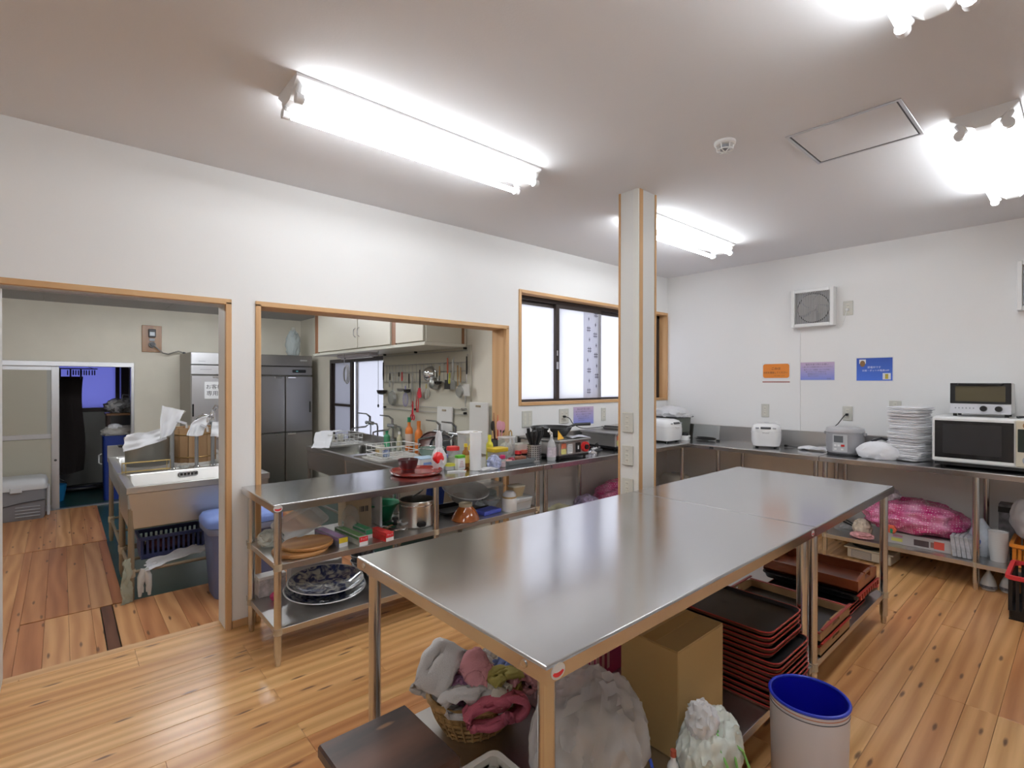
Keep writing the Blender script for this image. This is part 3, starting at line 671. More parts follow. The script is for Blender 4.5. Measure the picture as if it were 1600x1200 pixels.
# ---------------------------------------------------------------- steel tables
JOINT = M('leg_joint', (.45, .36, .25), .5)
def steel_table(name, label, cat, x0, y0, x1, y1, z, legs, shelves, lip=.04, splash=None, group=None, shelf_in=.02, rl=.019):
    t = thing(name, label, cat, ((x0 + x1) / 2, (y0 + y1) / 2, 0), 0, group)
    ox, oy = (x0 + x1) / 2, (y0 + y1) / 2; a, b = (x1 - x0) / 2, (y1 - y0) / 2
    mb = loft(MB(), [ring(2 * a - .03, 2 * b - .03, z - .003), ring(2 * a - .03, 2 * b - .03, z - lip), ring(2 * a, 2 * b, z - lip), ring(2 * a, 2 * b, z - .006), ring(2 * a - .0018, 2 * b - .0018, z - .0022), ring(2 * a - .0055, 2 * b - .0055, z - .0005), ring(2 * a - .011, 2 * b - .011, z)], cap0=False)
    mb.bm.faces.new([v for v in mb.bm.verts][:4])
    mb.build('tabletop', ST, t)
    for (lx, ly) in legs:
        o = MB().cyl((lx - ox, ly - oy, .05), (lx - ox, ly - oy, z - lip + .01), rl, n=14).build('leg', STL, t, True)
        MB().lathe([(0, 0), (.012, 0), (.014, .006), (.016, .05), (0, .05)], (lx - ox, ly - oy, 0), 12).build('foot', STL, o, True)
        for zs in shelves: MB().cyl((lx - ox, ly - oy, zs - .03), (lx - ox, ly - oy, zs + .004), rl + .0025, n=14).build('joint', JOINT, o, True)
    for zs in shelves:
        e = shelf_in
        loft(MB(), [ring(2 * (a - e) - .02, 2 * (b - e) - .02, zs - .003), ring(2 * (a - e) - .02, 2 * (b - e) - .02, zs - .03), ring(2 * (a - e), 2 * (b - e), zs - .03), ring(2 * (a - e), 2 * (b - e), zs - .001), ring(2 * (a - e) - .003, 2 * (b - e) - .003, zs)]).build('shelf', STF, t)
    for s_ in (splash or []):
        MB().box(s_[0] - ox, s_[1] - oy, z - .005, s_[2] - ox, s_[3] - oy, s_[4], .003).build('splashback', STF, t)
    return t
def sticker(t, mtx, r=.018):
    MB().prism([(r * 1.25 * math.cos(i * PI / 8), r * math.sin(i * PI / 8)) for i in range(16)], 0, .0006, mtx).build('sticker', M('silver_sticker', (.7, .68, .66), .4), t)
    pts = [(r * 1.05 * math.cos(R(200 + i * 14)), r * .8 * math.sin(R(200 + i * 14)) + .002) for i in range(11)] + [(r * .75 * math.cos(R(340 - i * 14)), r * .25 * math.sin(R(340 - i * 14)) + .002) for i in range(11)]
    MB().prism(pts, .0006, .0011, mtx).build('logo', REDS, t)
TZ, SZ = .822, .187
ta = steel_table('work_table', 'near stainless steel island table with open shelf of trays and box', 'table', .786, .777, 2.419, 1.72, TZ, [(.832, .822), (.832, 1.675), (2.385, .820), (2.385, 1.675)], [SZ], group='stainless tables in the room', shelf_in=.035, rl=.021)
tb = steel_table('work_table', 'far stainless steel island table in front of the back counter', 'table', 2.422, .777, 3.735, 1.72, TZ - .001, [(2.513, .820), (2.513, 1.675), (3.69, .818), (3.69, 1.675)], [SZ], group='stainless tables in the room', shelf_in=.035, rl=.021)
sticker(ta, Matrix.Translation((-.780, -.4718, TZ - .02)) @ Matrix.Rotation(R(90), 4, 'X'))
sticker(ta, Matrix.Translation((.782, -.4718, TZ - .02)) @ Matrix.Rotation(R(90), 4, 'X'), .012)
for yy in (-.40, .42): MB().cyl((-.8165, yy, TZ - .02), (-.819, yy, TZ - .02), .009, n=12).build('rivet', STF, ta, True)
CZ = .825
tc_ = steel_table('steel_counter', 'stainless counter across the passage with two shelves of pots and plates', 'counter', .793, 2.692, 2.685, 3.296, CZ, [(.822, 2.722), (.822, 3.20), (1.765, 2.722), (1.765, 3.24), (2.652, 2.722), (2.652, 3.24)], [.513, SZ], group='stainless wall counters')
sticker(tc_, Matrix.Translation((-.925, -.3028, CZ - .02)) @ Matrix.Rotation(R(90), 4, 'X'))
td_ = steel_table('steel_counter', 'stainless counter under the wide window carrying gas griddles', 'counter', 2.690, 2.692, 4.733, 3.296, CZ - .001, [(2.738, 2.722), (2.738, 3.24), (3.72, 3.24), (4.69, 2.722), (4.69, 3.24)], [SZ], splash=[(2.95, 3.272, 4.733, 3.296, .978)], group='stainless wall counters')
te = steel_table('steel_counter', 'stainless counter in the corner carrying the white and grey rice cookers', 'counter', 4.736, 1.502, 5.342, 3.296, CZ, [(4.775, 2.39), (5.30, 2.39), (4.775, 1.535), (5.30, 1.535)], [], splash=[(5.320, 1.502, 5.342, 3.27, .978), (4.736, 3.272, 5.320, 3.296, .978)], group='stainless wall counters')
tf = steel_table('steel_counter', 'stainless counter at right edge carrying microwave and towel stack', 'counter', 4.736, -.62, 5.342, 1.498, CZ, [(4.775, 1.465), (5.30, 1.465), (4.775, .527), (5.30, .527), (4.775, -.58), (5.30, -.58)], [SZ], splash=[(5.320, -.62, 5.342, 1.498, .978)], group='stainless wall counters')
MB().box(-.304, .02, CZ - .03, -.3034, .06, CZ - .012).build('sticker', DGREY, te)
MB().box(-.94, -.3034, CZ - .032, -.93, -.3026, CZ - .01).build('sticker', DGREY, td_)

CZ += .0012
# ================================================================ on the left counter
LACQ = M('red_lacquer', (.28, .022, .012), .25, coat=.4); DLACQ = M('dark_lacquer', (.06, .010, .012), .3, coat=.4)
t = thing('round_tray', 'round red lacquer tray lying on the left counter', 'tray', (1.79, 3.0, CZ))
MB().lathe([(0, 0), (.155, 0), (.172, .012), (.176, .026), (.170, .027), (.163, .014), (0, .010)], n=40).build('plate', LACQ, t, True)
MB().lathe([(.170, .0268), (.176, .0262), (.1765, .024), (.170, .0245)], n=40).build('rim', DLACQ, t, True)
t = thing('lacquer_bowl', 'dark lacquer bowl standing on the round red tray', 'bowl', (1.745, 3.03, CZ + .011))
MB().lathe([(0, 0), (.045, 0), (.047, .024), (.058, .036), (.066, .072), (.068, .086), (.064, .086), (.060, .07), (.048, .04), (0, .032)], n=28).build('body', DLACQ, t, True)
MB().lathe([(.0465, .02), (.0475, .024), (.0475, .028), (.0465, .03)], n=28).build('foot_ring', LACQ, t, True)
t = thing('lidded_container', 'white square tub with pale blue lid behind the red tray', 'container', (1.985, 3.21, CZ))
tub(.125, .10, .058, .002, .015, .008).build('tub', WHITE, t, True)
block(.132, .107, .012, .016, (0, 0, .058)).build('lid', M('pale_blue_lid', (.45, .62, .78), .3), t, True)
MB().box(-.04, -.0505, .018, .03, -.0495, .035).build('label', M('label_blue', (.2, .3, .6), .5), t)
t = thing('plastic_bag', 'knotted clear plastic bag with red and white print on counter', 'bag', (1.985, 3.02, CZ))
MB().blob((0, 0, .065), (.048, .05, .085), 3, .16, 2.2, 4, 0.0).build('bag', BAGW, t, True)
MB().blob((-.012, -.016, .085), (.040, .036, .045), 5, .14, 2.2, 3).build('red_print', M('red_pack', (.72, .02, .02), .3), t, True)
MB().blob((.004, .01, .19), (.022, .022, .075), 6, .3, 3, 3).build('gathered_neck', BAGW, t, True)
MB().tube([(.016 * math.cos(i * PI / 6), .01 + .016 * math.sin(i * PI / 6), .148) for i in range(12)], .004, 5, True).build('tie', RED, t, True)
t = thing('food_tub', 'clear round tub with yellow lid lying beside the bag', 'container', (2.045, 2.98, CZ))
MB().lathe([(0, 0), (.034, 0), (.040, .028), (.038, .028), (.033, .003), (0, .003)], n=22).build('tub', MILKY, t, True)
MB().lathe([(0, .040), (.042, .040), (.043, .028), (.0, .028)], n=22).build('lid', M('yellow_lid', (.62, .60, .05), .35), t, True)
t = thing('food_packet', 'small white packet with bright green top on the counter', 'packet', (2.10, 2.93, CZ))
block(.062, .042, .082, .004).build('box', WHITE, t, True); block(.064, .044, .02, .004, (0, 0, .082)).build('green_top', M('leaf_green', (.12, .45, .03), .4), t, True)
for i in range(4): MB().box(-.022 + i * .004, -.0215, .02 + i * .012, .02 - i * .003, -.021, .025 + i * .012).build('print', M('pink_print', (.6, .35, .4), .6), t)
t = thing('chopsticks', 'pair of red and white paper-wrapped chopsticks lying on the counter', 'chopsticks', (2.03, 2.87, CZ))
MB().cbox((0, 0, .004), (.13, .012, .008), R(-22)).build('wrapper', WHITE, t); MB().cbox((.055, -.022, .0085), (.02, .012, .001), R(-22)).build('red_end', RED, t)
YEL = M('mustard_yellow', (.68, .48, .03), .35); GRN = M('bottle_green', (.05, .25, .02), .35); BRN = M('amber_sauce', (.30, .12, .02), .2)
bottle('sauce_bottle', 'amber sauce bottle with yellow cap and red label behind green packet', (2.19, 2.985, CZ), .17, .026, BRN, YEL, M('bee_label', (.66, .50, .10), .5), group='sauce bottles')
bottle('sauce_bottle', 'green bottle with orange label next to the paper towel roll', (2.20, 2.905, CZ), .115, .022, GRN, GRN, M('orange_label', (.72, .30, .02), .5), group='sauce bottles')
bottle('sauce_bottle', 'tall yellow-capped bottle behind the paper towel roll', (2.31, 3.08, CZ), .20, .024, YEL, M('lemon', (.75, .68, .05), .4), M('white_label', (.7, .68, .6), .5), group='sauce bottles')
bottle('sauce_bottle', 'yellow mustard bottle standing right of the paper towel roll', (2.52, 3.12, CZ), .20, .028, M('lemon', (.75, .68, .05), .4), M('lemon', (.75, .68, .05), .4), None, group='sauce bottles')
t = thing('paper_towel', 'upright white roll of paper towel near counter front', 'paper roll', (2.172, 2.845, CZ))
MB().lathe([(.018, 0), (.039, 0), (.040, .004), (.040, .262), (.039, .266), (.018, .266), (.018, 0)], n=28).build('roll', M('tissue', (.84, .84, .84), .95), t, True)
MB().lathe([(.018, .001), (.0185, .266), (.0165, .267), (.0165, .0)], n=20).build('core', M('core_card', (.55, .45, .33), .9), t, True)
t = thing('storage_box', 'clear box with flat white lid behind the paper towel roll', 'container', (2.36, 3.17, CZ))
tub(.16, .13, .22, .003, .02, .006).build('tub', CLEAR, t, True); block(.17, .14, .014, .022, (0, 0, .22)).build('lid', WHITE, t, True)
t = thing('storage_box', 'clear food box with orange-yellow lid beneath the yellow mustard bottle', 'container', (2.50, 3.0, CZ))
tub(.14, .10, .085, .002, .015, .004).build('tub', CLEAR, t, True); block(.146, .106, .03, .016, (0, 0, .085)).build('lid', YEL, t, True)
pillow((0, 0, .04), (.11, .08, .065), 3, 4, .1, 3, 3).build('contents', M('snack_mix', (.50, .30, .22), .7, var=.5, vscale=60), t, True)
t = thing('storage_box', 'clear canister of small white packs beside the black utensils', 'container', (2.66, 3.08, CZ))
tub(.12, .10, .17, .002, .02, .003).build('tub', CLEAR, t, True); block(.124, .104, .012, .02, (0, 0, .17)).build('lid', MILKY, t, True)
pillow((0, 0, .07), (.10, .08, .12), 3, 8, .15, 3, 3).build('contents', M('pack_mix', (.62, .60, .50), .6, var=.4, vscale=50), t, True)
t = thing('storage_box', 'clear jar with red lid behind the yellow tub', 'container', (2.18, 3.13, CZ))
MB().lathe([(0, 0), (.046, 0), (.048, .11), (.046, .11), (.044, .003), (0, .003)], n=22).build('jar', CLEAR, t, True); MB().lathe([(0, .136), (.048, .136), (.050, .11), (0, .11)], n=22).build('lid', RED, t, True)
MB().lathe([(0, .004), (.042, .004), (.042, .06), (0, .06)], n=20).build('contents', M('pale_green', (.45, .5, .3), .7), t, True)
t = thing('storage_box', 'small violet-lidded tub behind the yellow lidded tub', 'container', (2.09, 3.14, CZ))
tub(.07, .06, .06, .002, .01, .004).build('tub', CLEAR, t, True); block(.074, .064, .025, .01, (0, 0, .06)).build('lid', M('violet_lid', (.22, .22, .55), .4), t, True)
t = thing('crumpled_wrapper', 'crumpled blue and white wrapper lying at the counter front', 'wrapper', (2.30, 2.80, CZ))
MB().blob((0, 0, .035), (.045, .035, .05), 9, .35, 2.4, 4, 0.0).build('film', M('blue_white_film', (.42, .46, .66), .3, var=.6, vscale=28), t, True)
MB().blob((-.06, -.02, .008), (.07, .025, .012), 4, .3, 3, 3, 0.0).build('loose_end', BAGW, t, True)
t = thing('spice_jar', 'small clear jar with pink-red lid at the counter front', 'jar', (2.395, 2.815, CZ))
MB().lathe([(0, 0), (.023, 0), (.024, .01), (.024, .052), (.018, .062), (.016, .062), (.022, .05), (.022, .003), (0, .003)], n=18).build('glass', CLEAR, t, True)
MB().lathe([(0, .004), (.021, .004), (.021, .036), (0, .038)], n=18).build('contents', M('pink_salt', (.55, .25, .28), .8), t, True)
MB().lathe([(0, .086), (.019, .086), (.020, .062), (0, .062)], n=18).build('lid', M('magenta', (.60, .02, .12), .35), t, True)
t = thing('dish_tray', 'grey rectangular tray holding small packs and sauce cups', 'tray', (2.595, 2.90, CZ))
tub(.30, .17, .036, .004, .02, .012, lip=.006).build('tray', M('tray_grey', (.18, .20, .21), .4), t, True)
for nm, lb, x, y, dd, c_ in (('sauce_pack', 'pink meat-pink packet in the grey tray front', -.10, -.03, (.07, .05, .03), (.62, .30, .28)), ('sauce_pack', 'dark red packet in the grey tray next to pink packet', -.05, -.01, (.05, .05, .04), (.35, .03, .06)), ('sauce_pack', 'black packet at the left end of the grey tray', -.115, .03, (.06, .05, .045), (.02, .02, .025)), ('sauce_pack', 'tan packet at the right part of the grey tray', .06, .01, (.10, .06, .04), (.30, .10, .05))):
    o = pillow((0, 0, 0), dd, 3, x * 9, .12, 2.5, 3).build(nm, M('pack_%d' % int(1000 * c_[0] + 100 * c_[1]), c_, .35, var=.3, vscale=40), None, True); o.location = (2.595 + x, 2.90 + y, CZ + .006 + dd[2] / 2); tag(o, lb, 'packet', 'packets in the grey tray')
t = thing('wooden_caddy', 'cream caddy holding red-lidded pots behind the grey tray', 'caddy', (2.80, 3.07, CZ))
tub(.16, .11, .115, .004, .008).build('box', M('cream_card', (.62, .60, .54), .6), t, True)
for i, (x, c_, lb) in enumerate(((-.09, RED, 'left red-lidded pot in front of the cream caddy'), (-.03, M('tomato', (.62, .12, .08), .4), 'tomato-red lidded pot in front of the cream caddy'), (.035, RED, 'right red-lidded dark pot in front of the cream caddy'))):
    t = thing('sauce_pot', lb, 'pot', (2.79 + x, 2.985, CZ), 0, 'red-lidded pots')
    MB().lathe([(0, 0), (.024, 0), (.027, .05), (0, .05)], n=16).build('body', M('soy_dark', (.03, .012, .01), .2), t, True); MB().lathe([(0, .074), (.026, .074), (.029, .05), (0, .05)], n=16).build('lid', c_, t, True)
# utensil cups
UT_B = M('utensil_black', (.012, .012, .013), .4)
t = thing('utensil_holder', 'perforated steel cup full of black utensil handles', 'holder', (2.755, 2.865, CZ))
MB().lathe([(0, 0), (.050, 0), (.052, .13), (.050, .13), (.048, .003), (0, .003)], n=24).build('cup', STF, t, True)
g = MB()
for i in range(18):
    for j in range(7):
        q = i * PI / 9; x, y = .0515 * math.cos(q), .0515 * math.sin(q)
        g.cbox((x, y, .018 + j * .016), (.002, .009, .009), q)
g.build('perforation', DGREY, t, kind='stuff')
rr = random.Random(11)
for i in range(11):
    q = rr.uniform(0, 2 * PI); r_ = rr.uniform(.01, .04); o = (2.755 + r_ * math.cos(q), 2.865 + r_ * math.sin(q))
    u = MB().tube([(0, 0, 0), (.5 * r_ * math.cos(q), .5 * r_ * math.sin(q), .13), (1.35 * r_ * math.cos(q), 1.35 * r_ * math.sin(q), .20), (1.7 * r_ * math.cos(q), 1.7 * r_ * math.sin(q), .235 + .02 * (i % 3 - 1))], [.006, .008, .015, .012], 8).build('kitchen_utensil', UT_B, None, True)
    u.location = (o[0] * .6 + 2.755 * .4, o[1] * .6 + 2.865 * .4, CZ + .004); tag(u, 'black utensil handle among many in the perforated steel cup', 'utensil', 'black utensils in the steel cup')
t = thing('utensil_holder', 'grey mesh cup of cooking spoons left of the steel cup', 'holder', (2.66, 3.19, CZ))
MB().lathe([(0, 0), (.055, 0), (.058, .15), (.055, .15), (.052, .003), (0, .003)], n=22).build('cup', DGREY, t, True)
for i, (dx, dy, h, c_, hw, lb) in enumerate(((-.045, -.01, .30, (.02, .015, .012), .020, 'black spoon leaning out of the grey mesh cup'), (-.02, .01, .36, (.14, .03, .02), .006, 'dark red chopstick standing tallest in the mesh cup'), (.0, -.015, .30, (.66, .32, .38), .030, 'left pink spatula in the grey mesh cup'), (.03, -.01, .29, (.66, .30, .36), .026, 'right pink spatula in the grey mesh cup'), (.045, .01, .26, (.03, .03, .03), .026, 'black turner on the right of the mesh cup'), (.02, .02, .34, (.55, .06, .03), .005, 'bright red chopstick in the grey mesh cup'))):
    u = thing('kitchen_utensil', lb, 'utensil', (2.66 + dx * .4, 3.19 + dy * .4, CZ + .005), 0, 'utensils in the grey mesh cup')
    m_ = M('ut_%d' % i, c_, .4)
    MB().tube([(0, 0, 0), (dx * .8, dy, h * .75)], .005, 6).build('handle', m_, u, True)
    if hw > .01: pillow((dx * 1.0, dy, h * .86), (hw * 2, .008, h * .26), 2.6, i, .02, 2, 3).build('head', m_, u, True)
    else: MB().tube([(dx * .8, dy, h * .75), (dx * 1.05, dy * 1.2, h)], [.005, .0025], 6).build('head', m_, u, True)
t = thing('wooden_tongs', 'bamboo tongs standing behind the cream caddy', 'tongs', (2.79, 3.18, CZ))
for s_ in (-1, 1): MB().tube([(0, 0, .0), (s_ * .02, 0, .10), (s_ * .012, 0, .20), (0, 0, .215)], .006, 6).build('arm', M('bamboo', (.50, .33, .14), .5), t, True)
t = thing('clear_pitcher', 'clear plastic pitcher between steel cup and spray bag', 'pitcher', (2.90, 2.99, CZ))
MB().lathe([(0, 0), (.045, 0), (.05, .14), (.047, .14), (.043, .004), (0, .004)], n=22).build('jug', CLEAR, t, True)
MB().tube([(.048, 0, .12), (.085, 0, .11), (.085, 0, .05), (.046, 0, .03)], .006, 6).build('handle', CLEAR, t, True)
t = thing('spray_bottle', 'clear refill bottle wrapped in printed film beside first griddle', 'bottle', (2.885, 2.80, CZ))
MB().lathe([(0, 0), (.036, 0), (.040, .01), (.041, .11), (.026, .15), (.014, .165), (.012, .19), (0, .19)], n=20, sy=.8).build('body', MILKY, t, True)
MB().lathe([(.0415, .03), (.042, .035), (.042, .10), (.0415, .105)], n=20, sy=.8).build('label', M('pink_film', (.62, .55, .60), .4, var=.25, vscale=50), t, True)
MB().tube([(0, 0, .185), (0, 0, .215), (-.045, -.01, .235)], .009, 7).build('nozzle', WHITE, t, True); MB().tube([(-.012, 0, .205), (-.03, -.004, .25)], .006, 6).build('trigger', WHITE, t, True)
# griddles, pan
GDL = M('griddle_iron', (.30, .29, .28), .35, .7)
def griddle(loc, w, d, label, rz=0):
    t = thing('gas_griddle', label, 'griddle', loc, rz, 'gas griddles under the window')
    MB().box(-w / 2, -d / 2, .03, w / 2, d / 2, .135, .006).build('body', STF, t)
    MB().box(-w / 2 - .01, -d / 2 - .012, .135, w / 2 + .01, d / 2 + .01, .155, .006).build('top_plate', GDL, t)
    MB().box(-w / 2 + .005, -d / 2 + .005, .012, w / 2 - .005, d / 2 - .005, .03).build('plinth', BLACK, t)
    for x in (-w / 2 + .03, w / 2 - .03):
        for y in (-d / 2 + .03, d / 2 - .03): MB().cyl((x, y, 0), (x, y, .014), .012, n=10).build('foot', RUBBER, t, True)
    f_ = -d / 2 - .0006
    MB().box(-w / 2 + .02, f_ - .001, .088, -w / 2 + .075, f_, .128).build('label', M('orange_red', (.60, .16, .08), .5), t)
    MB().box(-w / 2 + .02, f_ - .001, .042, -w / 2 + .075, f_, .084).build('label', M('yellow_paper', (.72, .68, .25), .5), t)
    o = MB().box(-w / 2 + .09, f_ - .001, .045, -w / 2 + .15, f_, .118).build('label', PAPER, t)
    for k in range(5): MB().box(-w / 2 + .097, f_ - .0016, .055 + k * .012, -w / 2 + .143, f_ - .001, .059 + k * .012).build('print', GREY, o)
    MB().box(w / 2 - .17, f_ - .002, .045, w / 2 - .115, f_, .125, .004).build('switch_panel', BLACK, t)
    MB().box(w / 2 - .15, f_ - .005, .07, w / 2 - .135, f_ - .002, .1, .002).build('rocker', WHITE, t)
    kn = MB().cyl((w / 2 - .065, f_, .085), (w / 2 - .065, f_ - .022, .085), .043, .04, 24).build('knob', RED, t, True)
    MB().cyl((w / 2 - .065, f_ - .022, .085), (w / 2 - .065, f_ - .034, .085), .022, .02, 18).build('grip', BLACK, kn, True)
    return t
griddle((3.115, 2.99, CZ), .36, .46, 'steel gas griddle with red dial under the frying pan')
griddle((3.98, 3.03, CZ), .48, .40, 'steel gas griddle partly hidden by the pillar')
t = thing('frying_pan', 'large black frying pan resting on the first griddle', 'pan', (3.14, 3.05, CZ + .157))
MB().lathe([(0, 0), (.125, 0), (.165, .05), (.178, .078), (.172, .079), (.158, .052), (.12, .006), (0, .006)], n=36).build('pan', M('pan_black', (.015, .015, .015), .35), t, True)
MB().tube([(.16, -.03, .06), (.25, -.05, .085), (.40, -.09, .085)], [.010, .013, .014], 8).build('handle', BLACK, t, True)
t = thing('paper_fan', 'small orange and yellow paper tucked beneath the frying pan', 'paper', (2.985, 2.80, CZ + .156))
MB().prism([(-.03, 0), (.045, .005), (.0, .075)], 0, .002, Matrix.Rotation(R(70), 4, 'X')).build('sheet', M('orange_yellow', (.80, .42, .03), .6, var=.3, vscale=20), t)
t = thing('oven_sheet', 'folded grey foil sheet lying on first griddle', 'sheet', (3.20, 2.86, CZ + .1555))
MB().sheet(lambda u, v: (-.10 + .22 * u, -.09 + .12 * v, .006 + .006 * math.sin(u * 5 + v * 3)), 10, 5, .002).build('foil', M('foil_grey', (.6, .6, .62), .35, .6), t, True)
t = thing('pan_lid', 'small chrome lid lying between the two griddles', 'lid', (3.45, 2.86, CZ))
MB().lathe([(0, .024), (.02, .022), (.042, .008), (.044, 0), (.041, 0), (.018, .018), (0, .02)], n=24).build('dome', CHROME, t, True); MB().lathe([(0, .024), (.006, .024), (.012, .034), (.010, .042), (0, .044)], n=14).build('knob', CHROME, t, True)
t = thing('gas_tap', 'black and chrome gas tap between the two griddles', 'tap', (3.60, 2.93, CZ))
MB().tube([(-.06, 0, .02), (.0, .0, .03), (.06, .02, .02)], .014, 8).build('pipe', CHROME, t, True); MB().cyl((0, 0, .03), (0, 0, .06), .016, n=12).build('valve', BLACK, t, True); MB().cbox((0, 0, .065), (.06, .014, .012), .5, .003).build('lever', BLACK, t); MB().box(-.07, -.012, 0, .07, .035, .012, .002).build('base', DGREY, t)
t = thing('baking_tray', 'dark oven tray leaning across the second griddle', 'tray', (4.18, 3.06, CZ + .156), R(8))
tub(.40, .28, .03, .002, .03, .01, lip=.01).build('tray', STF, t, True)
MB().tube([(-.20, -.10, .03), (-.235, -.08, .036), (-.235, .08, .036), (-.20, .10, .03)], .006, 6).build('handle', BLACK, t, True)
# ================================================================ the corner and the back counter
def rice_cooker(loc, w, d, h, label, rz, body, lidm, steam=True, panel=DGREY):
    """front faces local -Y"""
    t = thing('rice_cooker', label, 'rice cooker', loc, rz, 'rice cookers on the counters')
    k = 5
    loft(MB(), [ring(w * .78, d * .78, .012, .05, k=k), ring(w * .90, d * .90, .02, .06, k=k), ring(w * .99, d * .99, h * .3, .075, k=k), ring(w, d, h * .55, .08, k=k), ring(w * .985, d * .985, h * .68, .08, k=k)]).build('body', body, t, 50)
    loft(MB(), [ring(w * .99, d * .99, h * .685, .08, k=k), ring(w * .97, d * .97, h * .80, .08, k=k), ring(w * .88, d * .88, h * .93, .08, cy=.006, k=k), ring(w * .66, d * .66, h * .99, .06, cy=.012, k=k), ring(w * .3, d * .3, h, .03, cy=.015, k=k)]).build('lid', lidm, t, 60)
    for x in (-1, 1):
        for y in (-1, 1): MB().cyl((x * w * .3, y * d * .3, 0), (x * w * .3, y * d * .3, .014), .014, n=10).build('foot', RUBBER, t, True)
    MB().cbox((0, -d * .475, h * .835), (w * .34, .012, h * .09), 0, .003, rx=R(-38)).build('display', panel, t)
    for s_ in (-1, 1): MB().cbox((s_ * w * .28, -d * .47, h * .83), (w * .12, .01, h * .05), 0, .003, rx=R(-38)).build('button', GREY, t)
    MB().cbox((0, -d * .50, h * .66), (w * .22, .014, h * .08), 0, .004).build('latch', body, t)
    if steam: MB().lathe([(0, h * 1.02), (.022, h * 1.02), (.026, h * .98), (0, h * .98)], (0, d * .18, 0), 16).build('steam_vent', GREY, t, True)
    MB().tube([(-w * .5, 0, h * .62), (-w * .53, .03, h * .55), (-w * .5, .06, h * .62)], .007, 6).build('handle_pivot', body, t, True)
    return t
PEARL = M('pearl_white', (.82, .82, .82), .25, coat=.3)
rice_cooker((4.72, 2.96, CZ), .30, .33, .235, 'white rice cooker half hidden behind the pillar', 0, PEARL, PEARL)
wcook = rice_cooker((5.06, 2.055, CZ), .255, .30, .225, 'white rice cooker alone under the orange notice', R(-70), PEARL, PEARL)
t = thing('steam_pot', 'dark ribbed grey pot behind the white rice cooker in corner', 'pot', (5.10, 3.10, CZ))
block(.30, .30, .235, .04, top=(.33, .33)).build('pot', M('olive_grey', (.16, .17, .14), .5), t, True)
for k in range(4): MB().box(-.167, -.12 + k * .08 - .004, .03, -.158, -.12 + k * .08 + .004, .22).build('rib', M('olive_grey', (.16, .17, .14), .5), t)
MB().tube([(-.17, -.17, .235), (.17, -.17, .235), (.17, .17, .235), (-.17, .17, .235)], .008, 6, True).build('rim', DGREY, t, True)
t = thing('plastic_bag', 'white plastic bag heaped on the dark pot in the corner', 'bag', (5.08, 3.08, CZ + .237))
MB().blob((0, 0, .03), (.15, .17, .08), 12, .16, 1.8, 4, 0.0).build('bag', BAGW, t, True)
MB().blob((.02, -.17, .012), (.07, .05, .022), 13, .3, 2.5, 3, 0.0).build('loose_end', BAGW, t, True)
t = thing('small_scale', 'small white and black kitchen scale right of corner cooker', 'scale', (4.98, 2.86, CZ), R(20))
block(.11, .10, .05, .02).build('base', WHITE, t, True); block(.08, .07, .03, .015, (0, 0, .05)).build('platform', BLACK, t, True); MB().box(-.02, -.052, .015, .02, -.049, .035).build('display', BLACK, t)
t = thing('acrylic_sheet', 'clear acrylic sheet leaning on the corner splashback', 'sheet', (5.285, 2.78, CZ))
MB().cbox((0, 0, .076), (.004, .30, .15), 0, .001, ry=R(9)).build('sheet', CLEAR, t); MB().cbox((0, .148, .076), (.006, .006, .15), 0, ry=R(9)).build('edge', MILKY, t)
t = thing('coiled_cord', 'coiled black cord lying in the counter corner', 'cord', (5.13, 2.70, CZ))
MB().tube([((.05 + .006 * math.sin(i)) * math.cos(i * .6), (.10 + .01 * math.cos(i * 2)) * math.sin(i * .6), .006 + .0007 * i) for i in range(40)], .004, 6).build('coil', BLACK, t, True); MB().cbox((.0, -.13, .008), (.02, .035, .014), .4, .003).build('plug', BLACK, t)
wc = cord('power_cord', [(5.16, 1.90, CZ + .0125), (5.17, 1.85, CZ + .008), (5.20, 1.78, CZ + .006), (5.16, 1.72, CZ + .012), (5.22, 1.68, CZ + .02)], 'black cord and plug lying right of white rice cooker', plugat=(0, .03, 0))
as_part(wc, wcook)
o = MB()
drape(o, [(0, .12, .018), (0, .06, .032), (0, 0, .024), (0, -.07, .034), (0, -.13, .014)], (1, 0, 0), .13, .014, 4, .012, 22, 8)
t = thing('hand_towel', 'small white towel lying left of the grey rice cooker', 'towel', (5.12, 1.66, CZ)); o.build('cloth', TOWEL, t, True)
GRC = M('silver_grey', (.40, .40, .42), .35, .3)
t = thing('rice_cooker', 'round grey jar rice cooker with lit panel under blue notice', 'rice cooker', (5.06, 1.40, CZ), R(-90), 'rice cookers on the counters')
MB().lathe([(0, .012), (.125, .012), (.138, .03), (.142, .10), (.140, .185), (0, .185)], n=40).build('body', GRC, t, 50)
MB().lathe([(0, .187), (.142, .187), (.144, .20), (.138, .222), (.10, .232), (0, .236)], n=40).build('lid', M('silver_lid', (.52, .52, .54), .35, .2), t, 60)
MB().lathe([(0, 0), (.13, 0), (.136, .012), (0, .012)], n=32).build('foot', DGREY, t, True)
as_part(grey_cord, t)
def curv(u, v, a0=-112, a1=-68, z0=.03, z1=.175, r=.1445): return (r * math.cos(R(a0 + (a1 - a0) * u)), r * math.sin(R(a0 + (a1 - a0) * u)), z0 + (z1 - z0) * v)
MB().sheet(lambda u, v: curv(u, v), 10, 2, -.002).build('control_panel', M('panel_silver', (.55, .56, .57), .4), t, True)
MB().sheet(lambda u, v: curv(u, v, -107, -80, .11, .165, .147), 8, 2, -.002).build('display', M('lcd', (.12, .13, .14), .3), t, True)
MB().sheet(lambda u, v: curv(u, v, -86, -76, .075, .093, .147), 4, 1, -.002).build('button', RED, t, True)
